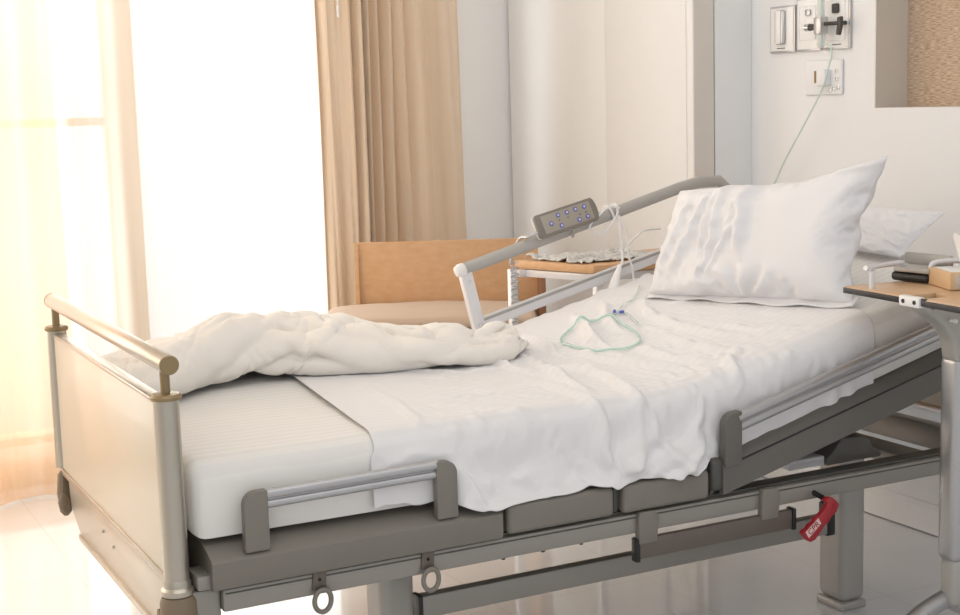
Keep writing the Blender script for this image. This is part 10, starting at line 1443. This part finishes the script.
# ------------------------------------------------------------ pillows
PG = [upsample(unpack(pillow_front_table, 53, 37, 1500), 2), upsample(unpack(pillow_back_table, 27, 19, 1000), 4)]
def pillow(c00, c10, c11, c01, th, front, wr, flip=False, wr_amp=1.0):
    c00, c10, c11, c01 = [np.array(c) for c in (c00, c10, c11, c01)]; fr_ = np.array(front, float); fr_ /= np.linalg.norm(fr_)
    F, Bk = PG[0].copy(), PG[1].copy(); x0, x1 = F[..., 0].min(), F[..., 0].max(); y0, y1 = F[..., 1].min(), F[..., 1].max()
    out = []
    n1 = None
    for G_, s_, t_ in ((F, 1, th[0]), (Bk, -1, th[1])):
        u = (G_[..., 0]-x0)/(x1-x0); v = (G_[..., 1]-y0)/(y1-y0)
        if flip: u = 1-u
        vb = (F[..., 1]-y0)/(y1-y0); b0 = vb[:, 0]; ub = u[:, 0]; o_ = np.argsort(ub); low = np.interp(u, ub[o_], b0[o_]); v = v-low*.92*np.clip(1-v, 0, 1)
        zz = np.abs(G_[..., 2])/.125
        if n1 is None: n1 = nz2(u, v, 5, 3, 4); n2 = nz2(u, v, 14, 5, 7, .3); n3 = nz2(u, v, 9, 9, 12)
        rel = wr(u, v, n1, n2, n3)*np.clip(zz*3, 0, 1)*wr_amp if s_ > 0 else 0*u
        Pt = ((1-u)*(1-v))[..., None]*c00+(u*(1-v))[..., None]*c10+(u*v)[..., None]*c11+((1-u)*v)[..., None]*c01
        out.append(Pt+s_*(zz*t_+rel)[..., None]*fr_)
    mb = MB(); bm = mb.bm; nu, nv = F.shape[0]-1, F.shape[1]-1
    f_ = [[bm.verts.new(out[0][i, j]) for j in range(nv+1)] for i in range(nu+1)]
    b_ = [[f_[i][j] if i in (0, nu) or j in (0, nv) else bm.verts.new(out[1][i, j]) for j in range(nv+1)] for i in range(nu+1)]
    for i in range(nu):
        for j in range(nv):
            bm.faces.new((f_[i][j], f_[i+1][j], f_[i+1][j+1], f_[i][j+1])); bm.faces.new((b_[i][j], b_[i][j+1], b_[i+1][j+1], b_[i+1][j]))
    bmesh.ops.recalc_face_normals(bm, faces=bm.faces)
    return mb
def wr_main(U, W, n1, n2, n3):
    left = np.clip((.62-U)/.2, 0, 1); r_ = .006*n1
    r_ += left*.007*np.clip(1-np.abs(n2)*2.6, 0, 1)**1.3
    for u0, w_, h_, lo, hi, dr_ in ((.50, .026, .034, .25, 1.02, -.12), (.42, .016, .020, .40, 1.0, .05), (.35, .018, .026, .30, 1.0, -.07), (.27, .014, .018, .45, 1.0, .04), (.20, .022, .024, .15, .95, .12), (.11, .016, .016, .1, .9, .08), (.28, .014, .020, .02, .6, -.16), (.44, .013, .018, .12, .62, .18), (.37, .012, .016, .05, .5, .1)):
        r_ += h_*np.exp(-((U-u0-dr_*(W-.5)-.02*n3)/w_)**2)*np.clip((W-lo)/.2, 0, 1)*np.clip((hi-W)/.12, 0, 1)
    cx, cy = .52, -.04
    an_ = np.arctan2(W-cy, (U-cx)*1.6); rad = np.hypot((U-cx)*1.6, W-cy)
    r_ += .010*np.exp(-((rad-.16)/.16)**2)*np.cos(an_*9+n1*4)
    r_ += .014*np.exp(-(((W-.86)-.30*(U-.8)-.02*n1)/.028)**2)*np.clip((U-.6)/.2, 0, 1)
    return r_
mb = pillow((1.480, .708, .790), (1.618, .078, .822), (1.725, .070, 1.172), (1.590, .715, 1.058), (.085, .07), (-.95, -.22, .22), wr_main, wr_amp=1.0)
po = mb.build('pillow', 'pillow', smooth=180); soft(po, 1, 1)
tag(po, 'large white pillow standing upright on the raised head of the mattress', 'pillow')
# flat hem of the pillowcase lying on the sheet
n_ = 60; P = np.zeros((n_+1, 9, 3))
for i in range(n_+1):
    u = i/n_; a = np.array((1.485, .705, .782))*(1-u)+np.array((1.625, .072, .818))*u
    for j in range(9):
        v_ = j/8; out = np.array((-.93, -.30, 0))*(-.01+.034*v_)*(1-.2*math.sin(7*u))
        p = a+out; p[2] = T(p[0])+.013+.012*(1-v_)+.003*math.sin(u*26)*v_
        P[i, j] = p
ho = MB().grid(P).build('pillowcase_hem', 'pillow', po, smooth=180); solid(ho, .003, 1)
mb = pillow((1.955, .80, .90), (1.905, .23, .895), (2.02, .19, 1.005), (2.03, .80, 1.03), (.05, .04), (-.93, -.15, .3), lambda U, W, n1, n2, n3: .012*n1+.006*np.clip(1-np.abs(n2)*3, 0, 1), flip=True)
p2 = mb.build('pillow', 'pillow', smooth=180); soft(p2, 1, 1)
tag(p2, 'smaller white pillow slumped behind the large one at the head end', 'pillow')

# ------------------------------------------------------------ things on the bed
flatp = SP.reshape(-1, 3)
def resting(pts, k, lift):
    out = []
    for p in catmull(pts, k):
        d_ = np.hypot(flatp[:, 0]-p[0], flatp[:, 1]-p[1]); near = np.argsort(d_)[:6]
        out.append(Vector((p[0], p[1], flatp[near, 2].max()+lift)))
    for _ in range(3): out = [out[0]]+[(out[i-1]+2*out[i]+out[i+1])/4 for i in range(1, len(out)-1)]+[out[-1]]
    return out
mk = MB().tube(resting(MASK, 8, .0050), .0028, n=10); 
msk = mk.build('oxygen_tubing', 'green_tube')
msk_root = msk; tag(msk, 'pale green oxygen tubing lying in a loop on the sheet', 'oxygen tube')
MB().tube(resting(MASK2, 8, .005), .0025, n=8).tube(resting(MASK3, 8, .005), .003, n=8).build('branch_tube', 'clear', msk)
def at_s(p, dz=0): return Vector((p[0], p[1], p[2]+dz))
a = Vector(MASK[10]); MB().box(-.012, .012, -.005, .005, -.004, .004, .002, mx=mxz(a.x, a.y-.01, a.z+.006, .9)).build('tube_connector', 'teal', msk)
a = Vector(MASK3[0]); MB().box(-.006, .006, -.005, .005, -.004, .004, .002, mx=mxz(a.x+.01, a.y-.03, a.z+.008, .3)).lathe([(.005, 0), (.003, .008)], (a.x-.005, a.y-.02, a.z+.006)).build('blue_clip', 'blue', msk)
# handset
RA = math.atan2(.118, .299)*.0+math.atan(.245)*.93
rc = Vector((1.366, .935, .984))
RM = Matrix.Translation(rc) @ Matrix.Rotation(-RA, 4, 'Y') @ Matrix.Rotation(math.radians(-18), 4, 'X') @ Matrix.Scale(.93, 4)
rt = thing('bed_remote', 'grey bed control handset with eight round buttons clipped onto the far rail', 'remote control', rc-V(0, 0, .04))
mb = MB()
pts = [(-.103, -.030), (-.097, -.036), (.096, -.036)] + [(.096+.012*math.cos(a_), .036*math.sin(a_)) for a_ in np.linspace(-PI/2, PI/2, 9)][1:-1] + [(.096, .036), (-.097, .036), (-.103, .030)]
mb.prism([(x, -.012, z_) for x, z_ in pts], (0, .014, 0), .003, mx=RM); mb.build('housing', 'remote', rt)
MB().prism([(x*.99, .002, z_*.98) for x, z_ in pts], (0, .012, 0), .004, mx=RM).build('back_shell', 'remote_back', rt)
MB().box(-.082, .088, -.0128, -.011, -.026, .028, .0008, mx=RM).build('keypad', 'remote_face', rt)
for a_, b_ in ((.378, .277), (.528, .283), (.673, .275), (.823, .281), (.231, .517), (.377, .724), (.678, .728), (.825, .705)):
    bx_ = -.103+.206*a_; bz_ = .036-.072*b_
    r0 = MB().lathe([(.0072, 0), (.0072, .0014), (.0062, .002)], (0, 0, 0), axis=(0, -1, 0), n=20)
    for v in r0.bm.verts: v.co = RM @ (v.co+Vector((bx_, -.0128, bz_)))
    ro = r0.build('button', 'ring', rt)
    r1 = MB().lathe([(.0036, 0), (.0034, .0012)], (0, 0, 0), axis=(0, -1, 0), n=16)
    for v in r1.bm.verts: v.co = RM @ (v.co+Vector((bx_, -.0146, bz_)))
    r1.build('button_dot', 'button', ro)
for bx_, bz_ in ((-.026, .001), (.004, .001), (-.052, -.004), (.045, -.002), (.066, -.001)):
    mk = MB(); mk.box(bx_-.004, bx_+.004, -.0131, -.0127, bz_-.0006, bz_+.0006, mx=RM); mk.box(bx_-.0006, bx_+.0006, -.0131, -.0127, bz_-.003, bz_+.003, mx=RM); mk.build('key_symbol', 'ink', rt)

MB().tube([(1.395+.012*0, FY+.0205*math.sin(a_), .953+.021*math.cos(a_)) for a_ in np.linspace(-2.6, 2.6, 16)], .009, n=10, flat=.35).build('rail_clip', 'railgrey', rt)
# cable: arc, then a coil hanging behind the rail
cb = MB()
e_ = RM @ Vector((-.103, -.002, -.012))
cb.tube([e_+V(.006, 0, .002), e_, e_+V(-.022, .012, -.012), (1.252, .985, .935), (1.236, 1.0, .895), (1.232, 1.005, .868)], .0042, n=10, smooth=8)
hel = []
for k in range(0, 13*14+1):
    a_ = 2*PI*k/14; hel.append((1.243+.0105*math.cos(a_), 1.005+.0105*math.sin(a_), .870-.235*k/(13*14)))
cb.tube(hel, .0023, n=7)
cb.build('coiled_cable', 'alu', rt)
# call button on a white cord
cb = thing('call_button', 'white pear-shaped call switch hanging on a looped cord from the rail', 'call button', (1.50, .93, .76))
lc = MB()
def ringloop(x, z0, tilt): return [(x+tilt*math.sin(a_), FY+.024*math.cos(a_), z0+.025*math.sin(a_)) for a_ in np.linspace(0, 2*PI, 20)]
zr = lambda x: .8655+(x-1.057)*.2555
lc.tube(ringloop(1.535, zr(1.535), .006), .0035, n=8); lc.tube(ringloop(1.522, zr(1.522), -.008), .0032, n=8)
lc.tube([(1.535, .925, 1.005), (1.50, .925, 1.01), (1.465, .926, .985), (1.44, .93, .955), (1.475, .925, .935), (1.51, .923, .965), (1.53, .922, .995)], .0028, n=8, smooth=8)
lc.tube([(1.532, .925, .985), (1.528, .915, .94), (1.535, .915, .89), (1.535, .915, .855), (1.524, .915, .84)], .0035, n=8, smooth=8)
lc.tube([(1.532, .925, .985), (1.548, .913, .93), (1.552, .912, .88), (1.565, .912, .84), (1.57, .91, .80), (1.56, .89, .785)], .003, n=8, smooth=8)
lc.tube([(1.59, .985, .875), (1.62, 1.0, .90), (1.68, 1.02, .925), (1.75, 1.04, .925)], .003, n=8, smooth=8)
lc.build('cord', 'white_plastic', cb)
MB().tube([(1.527, .914, .848), (1.522, .913, .835), (1.512, .912, .812), (1.504, .911, .79), (1.499, .910, .773), (1.497, .909, .767)], [.005, .009, .014, .019, .021, .013], n=20, smooth=5, flat=.7).build('switch_body', 'white_plastic', cb)

# ------------------------------------------------------------ overbed table (right)
tb = thing('overbed_table', 'wood-topped overbed table on a grey column at the right edge', 'table', (1.66, -.3, 0))
TZ = .880
def rot(x, y, a_=-.07): # table is turned slightly
    c0 = Vector((1.526, .004)); d = Vector((x, y)); return (c0.x+d.x*math.cos(a_)-d.y*math.sin(a_)*-1*-1, c0.y+d.x*math.sin(a_)*-1*-1+d.y*math.cos(a_))
TR = Matrix.Translation((1.526, .004, 0)) @ Matrix.Rotation(-.08, 4, 'Z')
mb = MB().prism([(0, 0, TZ-.014), (0, -.192, TZ-.014), (.30, -.192, TZ-.014), (.30, 0, TZ-.014)], (0, 0, .014), .002, mx=TR); t1 = mb.build('tray_top', 'wood_table', tb)
MB().box(-.003, .0015, -.188, .001, TZ-.0155, TZ-.003, .001, mx=TR).box(-.002, .302, -.001, .002, TZ-.0155, TZ-.003, .001, mx=TR).build('edge_band', 'black', t1)
mb = MB().prism([(0, -.254, TZ-.014), (0, -.75, TZ-.014), (.30, -.75, TZ-.014), (.30, -.196, TZ-.014), (.085, -.196, TZ-.014), (.08, -.254, TZ-.014)], (0, 0, .014), .002, mx=TR); t2 = mb.build('table_top', 'wood_table', tb)
MB().box(-.003, .0015, -.75, -.256, TZ-.0155, TZ-.003, .001, mx=TR).box(0, .003, -.27, -.252, TZ-.012, TZ+.001, .001, mx=TR).build('edge_band', 'black', t2)
br = MB().box(-.006, .012, -.253, -.190, TZ-.020, TZ+.002, .003, mx=TR).build('hinge_bracket', 'white_plastic', tb)
for y_ in (-.205, -.240): MB().lathe([(.0045, 0), (.0045, .0015)], TR @ Vector((-.006, y_, TZ-.009)), axis=(-1, 0, 0)).build('bracket_screw', 'black', br)
# arm flaring into the column
mb = MB()
mb.prism([(1.530, -.235, .864), (1.538, -.235, .845), (1.572, -.235, .825), (1.60, -.235, .803), (1.618, -.235, .775), (1.626, -.235, .73), (1.70, -.235, .73), (1.71, -.235, .864)], (0, .05, 0), .012, 4)
arm = mb.build('support_arm', 'column', tb)
MB().lathe([(.003, 0), (.003, .012), (.0045, .013), (.0045, .018)], (1.60, -.236, .825), axis=(0, -1, 0)).build('lever_pin', 'white_plastic', arm)
mb = MB().box(1.628, 1.70, -.235, -.175, .285, .745, .02, 4); mb.build('column', 'alu', tb)
MB().box(1.634, 1.695, -.229, -.181, .185, .30, .016, 4).build('inner_column', 'column', tb)
MB().tube([(1.86, -.15, .19), (1.76, -.165, .205), (1.665, -.19, .200), (1.60, -.195, .187), (1.54, -.20, .165), (1.47, -.205, .12), (1.41, -.21, .07), (1.36, -.21, .045)], .021, n=20, smooth=6, flat=.9).build('foot_tube', 'alu', tb)
MB().tube([(1.665, -.19, .19), (1.70, -.3, .16), (1.72, -.5, .08), (1.73, -.6, .045)], .021, n=20, smooth=6).build('foot_tube', 'alu', tb)
for x, y in ((1.36, -.21), (1.86, -.15), (1.73, -.6)):
    c = MB().lathe([(.022, -.009), (.022, .009)], (x, y, .022), axis=(0, 1, 0)).build('caster', 'black', tb)
MB().tube([(1.86, -.15, .195), (1.88, -.15, .12), (1.86, -.15, .04)], .018, smooth=5).build('foot_end', 'alu', tb)
# U-shaped handle on the tray
h0 = TR @ Vector((.020, -.070, 0)); h1 = TR @ Vector((.155, -.005, 0))
# (legs measured in the photograph stand on the diagonal of the tray)
a0 = V(h0.x, h0.y, TZ); a1 = V(h1.x, h1.y, TZ)
dd = (a1-a0); up = V(0, 0, .042)
MB().tube([a0, a0+up*.7, a0+up+dd*.02, a0+up*1.08-dd*.10+V(-.01, .0, .002)], .0058, n=14, smooth=6).tube([a0+up*1.02-dd*.12, a0+up*1.1+dd*.1, a1+up*1.02-dd*.12, a1+up*.9-dd*.02, a1+up*.5, a1], .0058, n=14, smooth=6).build('tray_handle', 'white_metal', tb)
# grey grip bar behind
g0 = V(1.80, .045, TZ); g1 = V(1.815, -.095, TZ)
MB().box(-.006, .006, -.068, .068, .030, .058, .006, 3, mx=mxz(1.765, -.006, TZ-.003, .08)).build('guard_bar', 'railgrey', tb)
for x_, y_ in ((1.763, .05), (1.770, -.062)): MB().tube([(x_, y_, TZ-.003), (x_, y_, TZ+.035)], .006).build('guard_leg', 'white_metal', tb)
u0 = V(1.70, -.078, TZ); u1 = V(1.79, -.12, TZ)
MB().tube([u0, u0+V(0, 0, .03), u0+V(.012, -.006, .046), u1+V(-.012, .006, .046), u1+V(0, 0, .03), u1], .006, n=12, smooth=5).build('tray_handle', 'white_metal', tb)
# dark flat box
db = thing('device_case', 'flat black case with a grey lid lying behind the handle on the table', 'case', (1.70, -.04, TZ))
D_ = mxz(1.700, -.036, TZ, .12)
MB().box(-.03, .03, -.055, .050, .0008, .022, .009, 4, mx=D_).build('case_base', 'black', db)
MB().box(-.032, .032, -.058, .040, .0222, .034, .004, 3, mx=D_).build('case_lid', 'railgrey', db)
# tissue box
TXM = mxz(1.637+.06*.39+.055*.92, -.198+.06*.92-.055*.39, TZ, math.atan2(.39, .92)*-1)
tx = thing('tissue_box', 'beige carton tissue box with patterned end on the table', 'tissue box', (1.70, -.17, TZ))
MB().box(-.055, .055, -.06, .06, .0008, .038, .002, mx=TXM).build('carton', 'tissue_box', tx)
MB().box(-.048, .048, -.05, .05, .0381, .0392, .0005, mx=TXM).build('carton_top', 'white_plastic', tx)
MB().box(-.045, .05, -.0615, -.0602, .004, .034, .0005, mx=TXM).build('patterned_label', 'tissue_side', tx)
nn = 26; P = np.zeros((nn+1, 14, 3))
for i in range(nn+1):
    a_ = 2*PI*i/nn
    for j in range(14):
        v_ = j/13; r_ = .006+.028*v_*(1+.35*math.sin(3*a_+1)+.12*math.sin(7*a_))
        hh_ = .038+.062*v_*(1+.28*math.cos(a_*2+.8))
        P[i, j] = TXM @ Vector((r_*math.cos(a_)*.6, r_*math.sin(a_)-.012*v_, hh_))
to = MB().grid(P).build('tissue', 'tissue', tx, smooth=180)

# ------------------------------------------------------------ bedside tray table beyond the bed
sd = thing('side_table', 'small wood-topped table on pale metal legs beyond the raised rail', 'table', (1.75, 1.3, 0))
mb = MB().prism([(1.475, 1.43, .796), (1.583, 1.142, .796), (2.0, 1.10, .796), (2.03, 1.42, .796)], (0, 0, .025), .004); mb.build('table_top', 'wood_chair', sd)
def railbar(p, q, w_, h_):
    p = Vector(p); q = Vector(q); d = (q-p).normalized(); n2_ = Vector((-d.y, d.x, 0))*w_
    return MB().prism([p-n2_, q-n2_, q+n2_, p+n2_], (0, 0, h_), .002)
railbar((1.50, 1.40, .772), (1.595, 1.165, .772), .010, .022).build('apron', 'white_metal', sd)
railbar((1.605, 1.16, .772), (1.98, 1.125, .772), .010, .022).build('apron', 'white_metal', sd)
railbar((1.47, 1.40, .772), (2.0, 1.40, .772), .010, .022).build('apron', 'white_metal', sd)
for x, y in ((1.462, 1.42), (1.607, 1.16), (1.98, 1.13), (2.0, 1.39)):
    MB().box(x-.012, x+.012, y-.012, y+.012, 0, .796, .003).build('leg', 'white_metal', sd)
railbar((1.62, 1.16, .30), (1.97, 1.13, .30), .006, .012).build('stretcher', 'black', sd)
# newspaper
nn = 60; P = np.zeros((nn+1, nn+1, 3))
for i in range(nn+1):
    for j in range(nn+1):
        u, v_ = i/nn, j/nn
        x = 1.51+.33*u+.06*v_; y = 1.56-.20*u*.3-.22*v_+.02*math.sin(6*u)
        y = 1.43-.04*u-.24*v_*(1-.2*u)
        zz = .8235+.012*abs(noise.noise(Vector((u*5, v_*5, 3))))*2+.006*abs(noise.noise(Vector((u*18, v_*18, 9))))*2
        P[i, j] = (x+.02*noise.noise(Vector((v_*8, 0, 1))), y+.02*noise.noise(Vector((u*8, 2, 0))), zz)
nb = MB().grid(P).build('newspaper', 'paper', smooth=60); solid(nb, .001, 1)
tag(nb, 'crumpled grey newspaper spread on the small wooden side table', 'newspaper')

# ------------------------------------------------------------ chair
A0 = Vector((1.315, 2.30, 0)); A1 = Vector((1.915, 1.985, 0)); ax = (A1-A0).normalized(); an = math.atan2(ax.y, ax.x)
CM = Matrix.Translation(A0) @ Matrix.Rotation(an, 4, 'Z')      # local: x along back, y away, z up
W_ = (A1-A0).length
chr_ = thing('wooden_chair', 'maple veneer chair with wide panel back and beige seat cushion in front of the drape', 'chair', (A0+A1)/2+Vector((-.15, -.25, 0)))
MB().box(-.01, W_-.035, 0, .022, .30, .822, .004, mx=CM).build('backrest', 'wood_chair', chr_)
MB().prism([(-.012, 0, .30), (-.012, -.04, .30), (-.012, -.0045, .818), (-.012, .018, .818)], (.016, 0, 0), .002, mx=CM).build('side_trim', 'wood_chair', chr_)
MB().prism([(W_-.04, .022, .02), (W_-.04, -.10, .02), (W_-.04, -.06, .70), (W_-.04, 0, .715), (W_-.04, .022, .715)], (.028, 0, 0), .003, mx=CM).build('side_panel', 'wood_dark', chr_)
MB().box(-.02, W_-.045, -.40, -.005, .52, .56, .006, mx=CM).build('seat_base', 'wood_chair', chr_)
nx, ny_ = 60, 50
for nm in ('seat_cushion',):
    mb = MB(); bm = mb.bm
    U, W2 = np.meshgrid(np.linspace(0, 1, nx+1), np.linspace(0, 1, ny_+1), indexing='ij')
    pr = (np.clip(4*U*(1-U), 0, 1)**.22)*(np.clip(4*W2*(1-W2), 0, 1)**.22)
    top = [[None]*(ny_+1) for _ in range(nx+1)]; bot = [[None]*(ny_+1) for _ in range(nx+1)]
    for i in range(nx+1):
        for j in range(ny_+1):
            x = -.105+(W_+.05)*U[i, j]; y = -.415+.405*W2[i, j]
            top[i][j] = bm.verts.new(CM @ Vector((x, y, .583+.036*pr[i, j]+.003*noise.noise(Vector((x*12, y*12, 0))))))
            bot[i][j] = top[i][j] if i in (0, nx) or j in (0, ny_) else bm.verts.new(CM @ Vector((x, y, .583-.024*pr[i, j])))
    for i in range(nx):
        for j in range(ny_):
            bm.faces.new((top[i][j], top[i+1][j], top[i+1][j+1], top[i][j+1])); bm.faces.new((bot[i][j], bot[i][j+1], bot[i+1][j+1], bot[i+1][j]))
    bmesh.ops.recalc_face_normals(bm, faces=bm.faces); mb.build(nm, 'cushion', chr_, smooth=180)
for x, y in ((.0, -.37), (W_-.08, -.37), (.0, -.02), (W_-.08, -.02)):
    MB().box(x-.02, x+.02, y-.02, y+.02, 0, .522, .004, mx=CM).build('leg', 'wood_chair', chr_)

# ------------------------------------------------------------ wall fittings
def plate(y0, y1, nm, label, z1_=1.602):
    t_ = thing(nm, label, 'wall outlet', (HX, (y0+y1)/2, 1.435), 'medical outlet plates over the bed')
    MB().box(HX-.010, HX-.0005, y0, y1, 1.436, z1_, .002).build('backplate', 'steel', t_)
    MB().box(HX-.0125, HX-.0095, y0+.006, y1-.006, 1.442, z1_-.006, .0015).build('faceplate', 'plate_white', t_)
    return t_
p1 = plate(1.250, 1.373, 'slotted_outlet', 'steel wall plate with a long vertical slot, leftmost over the bed', 1.585)
MB().box(HX-.026, HX-.012, 1.290, 1.336, 1.462, 1.572, .008, 3).build('slot_cover', 'steel', p1)
MB().box(HX-.0285, HX-.0255, 1.301, 1.325, 1.464, 1.570, .001).build('slot_front', 'plate_white', p1)
MB().box(HX-.0135, HX-.0124, 1.295, 1.335, 1.449, 1.4515).build('printed_line', 'ink', p1)
p2_ = plate(1.127, 1.241, 'gas_outlet', 'white gas outlet plate in the middle of the three over the bed')
MB().box(HX-.0142, HX-.0124, 1.145, 1.222, 1.47, 1.575, .003).build('inner_panel', 'plate_white', p2_)
MB().box(HX-.022, HX-.014, 1.165, 1.190, 1.545, 1.565, .004).build('key_cover', 'steel', p2_)
p3 = plate(.994, 1.117, 'gas_outlet', 'white gas outlet plate, rightmost over the bed, holding the flowmeter valve')
MB().box(HX-.0142, HX-.0124, 1.012, 1.098, 1.462, 1.585, .003).build('inner_panel', 'plate_white', p3)
MB().box(HX-.024, HX-.014, 1.035, 1.063, 1.545, 1.574, .004).build('key_cover', 'ink', p3)
MB().box(HX-.0135, HX-.0124, 1.03, 1.07, 1.449, 1.4515).build('printed_line', 'ink', p3)
fm = thing('flowmeter', 'chrome oxygen flowmeter with clear tube and dark lever on the wall plates', 'flowmeter', (HX-.05, 1.07, 1.42))
MB().tube([(HX-.055, 1.142, 1.506), (HX-.055, 1.122, 1.506)], .012, n=18).build('valve_knob', 'chrome', fm)
MB().tube([(HX-.055, 1.123, 1.506), (HX-.055, 1.088, 1.506)], .010, n=18).build('valve_neck', 'ink', fm)
MB().box(HX-.072, HX-.038, 1.056, 1.090, 1.482, 1.535, .005).build('valve_body', 'steel', fm)
MB().tube([(HX-.055, 1.058, 1.513), (HX-.038, 1.03, 1.513), (HX-.020, .998, 1.513)], .006, n=12).build('connector', 'ink', fm)
MB().prism([(HX-.050, 1.012, 1.478), (HX-.050, 1.000, 1.476), (HX-.050, .990, 1.51), (HX-.050, .992, 1.532), (HX-.050, 1.007, 1.53), (HX-.050, 1.008, 1.505)], (.012, 0, 0), .002).build('lever', 'ink', fm)
MB().lathe([(.009, 1.532), (.011, 1.537), (.011, 1.70), (.008, 1.705)], (HX-.055, 1.072, 0)).build('flow_tube', 'clear', fm)
MB().lathe([(.006, 1.44), (.012, 1.448), (.012, 1.482)], (HX-.055, 1.072, 0)).build('outlet_stub', 'clear', fm)
MB().tube([(HX-.055, 1.066, 1.447), (HX-.055, 1.05, 1.452), (HX-.055, 1.028, 1.44), (HX-.055, 1.024, 1.412), (HX-.055, 1.035, 1.385), (HX-.055, 1.067, 1.313), (HX-.055, 1.15, 1.205), (HX-.055, 1.242, 1.093), (HX-.055, 1.287, 1.027), (HX-.07, 1.34, .93)], .0024, n=8, smooth=8).build('supply_tube', 'pale_tube', fm)
so = thing('power_socket', 'white power socket with a plug below the outlet plates', 'power socket', (HX, 1.09, 1.29))
MB().box(HX-.009, HX-.0005, 1.03, 1.20, 1.298, 1.405, .003).build('faceplate', 'wall', so)
MB().box(HX-.035, HX-.008, 1.078, 1.120, 1.325, 1.375, .005).build('plug', 'wall', so)
MB().box(HX-.036, HX-.030, 1.119, 1.127, 1.335, 1.372, .001).build('plug_band', 'collar', so)
for y, z_ in ((1.052, 1.37), (1.052, 1.345), (1.045, 1.318), (1.066, 1.315), (1.082, 1.31)): MB().box(HX-.0105, HX-.0085, y-.006, y+.006, z_-.006, z_+.006, .001).build('socket_slot', 'steel', so)
# cabinet hung low on the head wall
cb = thing('bedside_cabinet', 'low pale blue-grey cabinet with brown upper band behind the head of the bed', 'cabinet', (2.36, .5, .235))
MB().box(2.34, HX-.001, -.4, .948, .237, .30, .003).box(2.385, HX-.001, -.4, .948, .30, .40, .003).build('carcass', 'drawer', cb)
d1 = MB().box(2.335, 2.386, -.395, .94, .323, .398, .003).build('drawer', 'drawer', cb)
MB().box(2.328, 2.337, -.1, .60, .310, .3205, .002).build('handle', 'frame_dark', d1)
MB().box(2.33, HX-.001, -.4, .948, .399, .406, .001).build('silver_edge', 'white_metal', cb)
MB().box(2.345, HX-.001, -.4, .945, .406, .56, .003).build('upper_door', 'wood_brown', cb)

# ------------------------------------------------------------ lights
def area(name, loc, target, sx_, sy_, power, col):
    l = bpy.data.lights.new(name, 'AREA'); l.shape = 'RECTANGLE'; l.size = sx_; l.size_y = sy_; l.energy = power; l.color = col
    o = bpy.data.objects.new(name, l); COL.objects.link(o); o.location = loc
    o.rotation_euler = (Vector(target)-Vector(loc)).to_track_quat('-Z', 'Y').to_euler(); return o
area('window_daylight', (-.2, 3.3, 1.5), (.2, 0, .8), 4.2, 2.5, LP['win'], (1, .985, .96))
area('left_warm_fill', (-2.6, 1.7, 1.7), (.2, .6, .6), 1.6, 1.6, LP['left'], (1, .80, .55))  # added warm fill for the footboard; no window on this side
area('corner_fill', (1.1, .9, 2.5), (1.85, 2.7, .9), .5, .5, LP['corner'], (1, .99, .97))  # added fill lamp brightening the dim wall in the back corner
area('room_fill', (-1.2, -2.6, 2.2), (1.6, 2.2, .9), 2.2, 1.6, LP['room'], (.96, .985, 1))
area('ceiling_fill', (.6, -.6, 2.55), (.9, .5, 0), 2.5, 2.0, LP['ceil'], (.97, .985, 1))
wd = bpy.data.worlds.new('sky'); SC.world = wd; wd.use_nodes = True; nt = wd.node_tree
bg = nt.nodes['Background']; bg.inputs['Strength'].default_value = LP['world']; bg.inputs['Color'].default_value = (.99, .99, 1, 1)

# ------------------------------------------------------------ camera
cam = bpy.data.cameras.new('camera'); co = bpy.data.objects.new('camera', cam); COL.objects.link(co); SC.camera = co
r_ = Vector((0.88713601, -0.46062051, -0.02860849)); u_ = Vector((0.09039394, 0.11263756, 0.9895159)); f_ = Vector((0.45256892, 0.88042122, -0.14156214))
mx = Matrix(((r_.x, u_.x, -f_.x, -.62507), (r_.y, u_.y, -f_.y, -2.41615), (r_.z, u_.z, -f_.z, 1.3037), (0, 0, 0, 1)))
co.matrix_world = mx
cam.sensor_fit = 'HORIZONTAL'; cam.sensor_width = 36; cam.lens = 1431.028/960*36; cam.clip_start = .05
SC.view_settings.view_transform = 'Standard'; SC.view_settings.look = 'None'; SC.view_settings.exposure = LP['exp']; SC.view_settings.gamma = LP.get('gam', 1)
SC.cycles.use_denoising = True
SC.cycles.transparent_max_bounces = 16
SC.cycles.max_bounces = 8
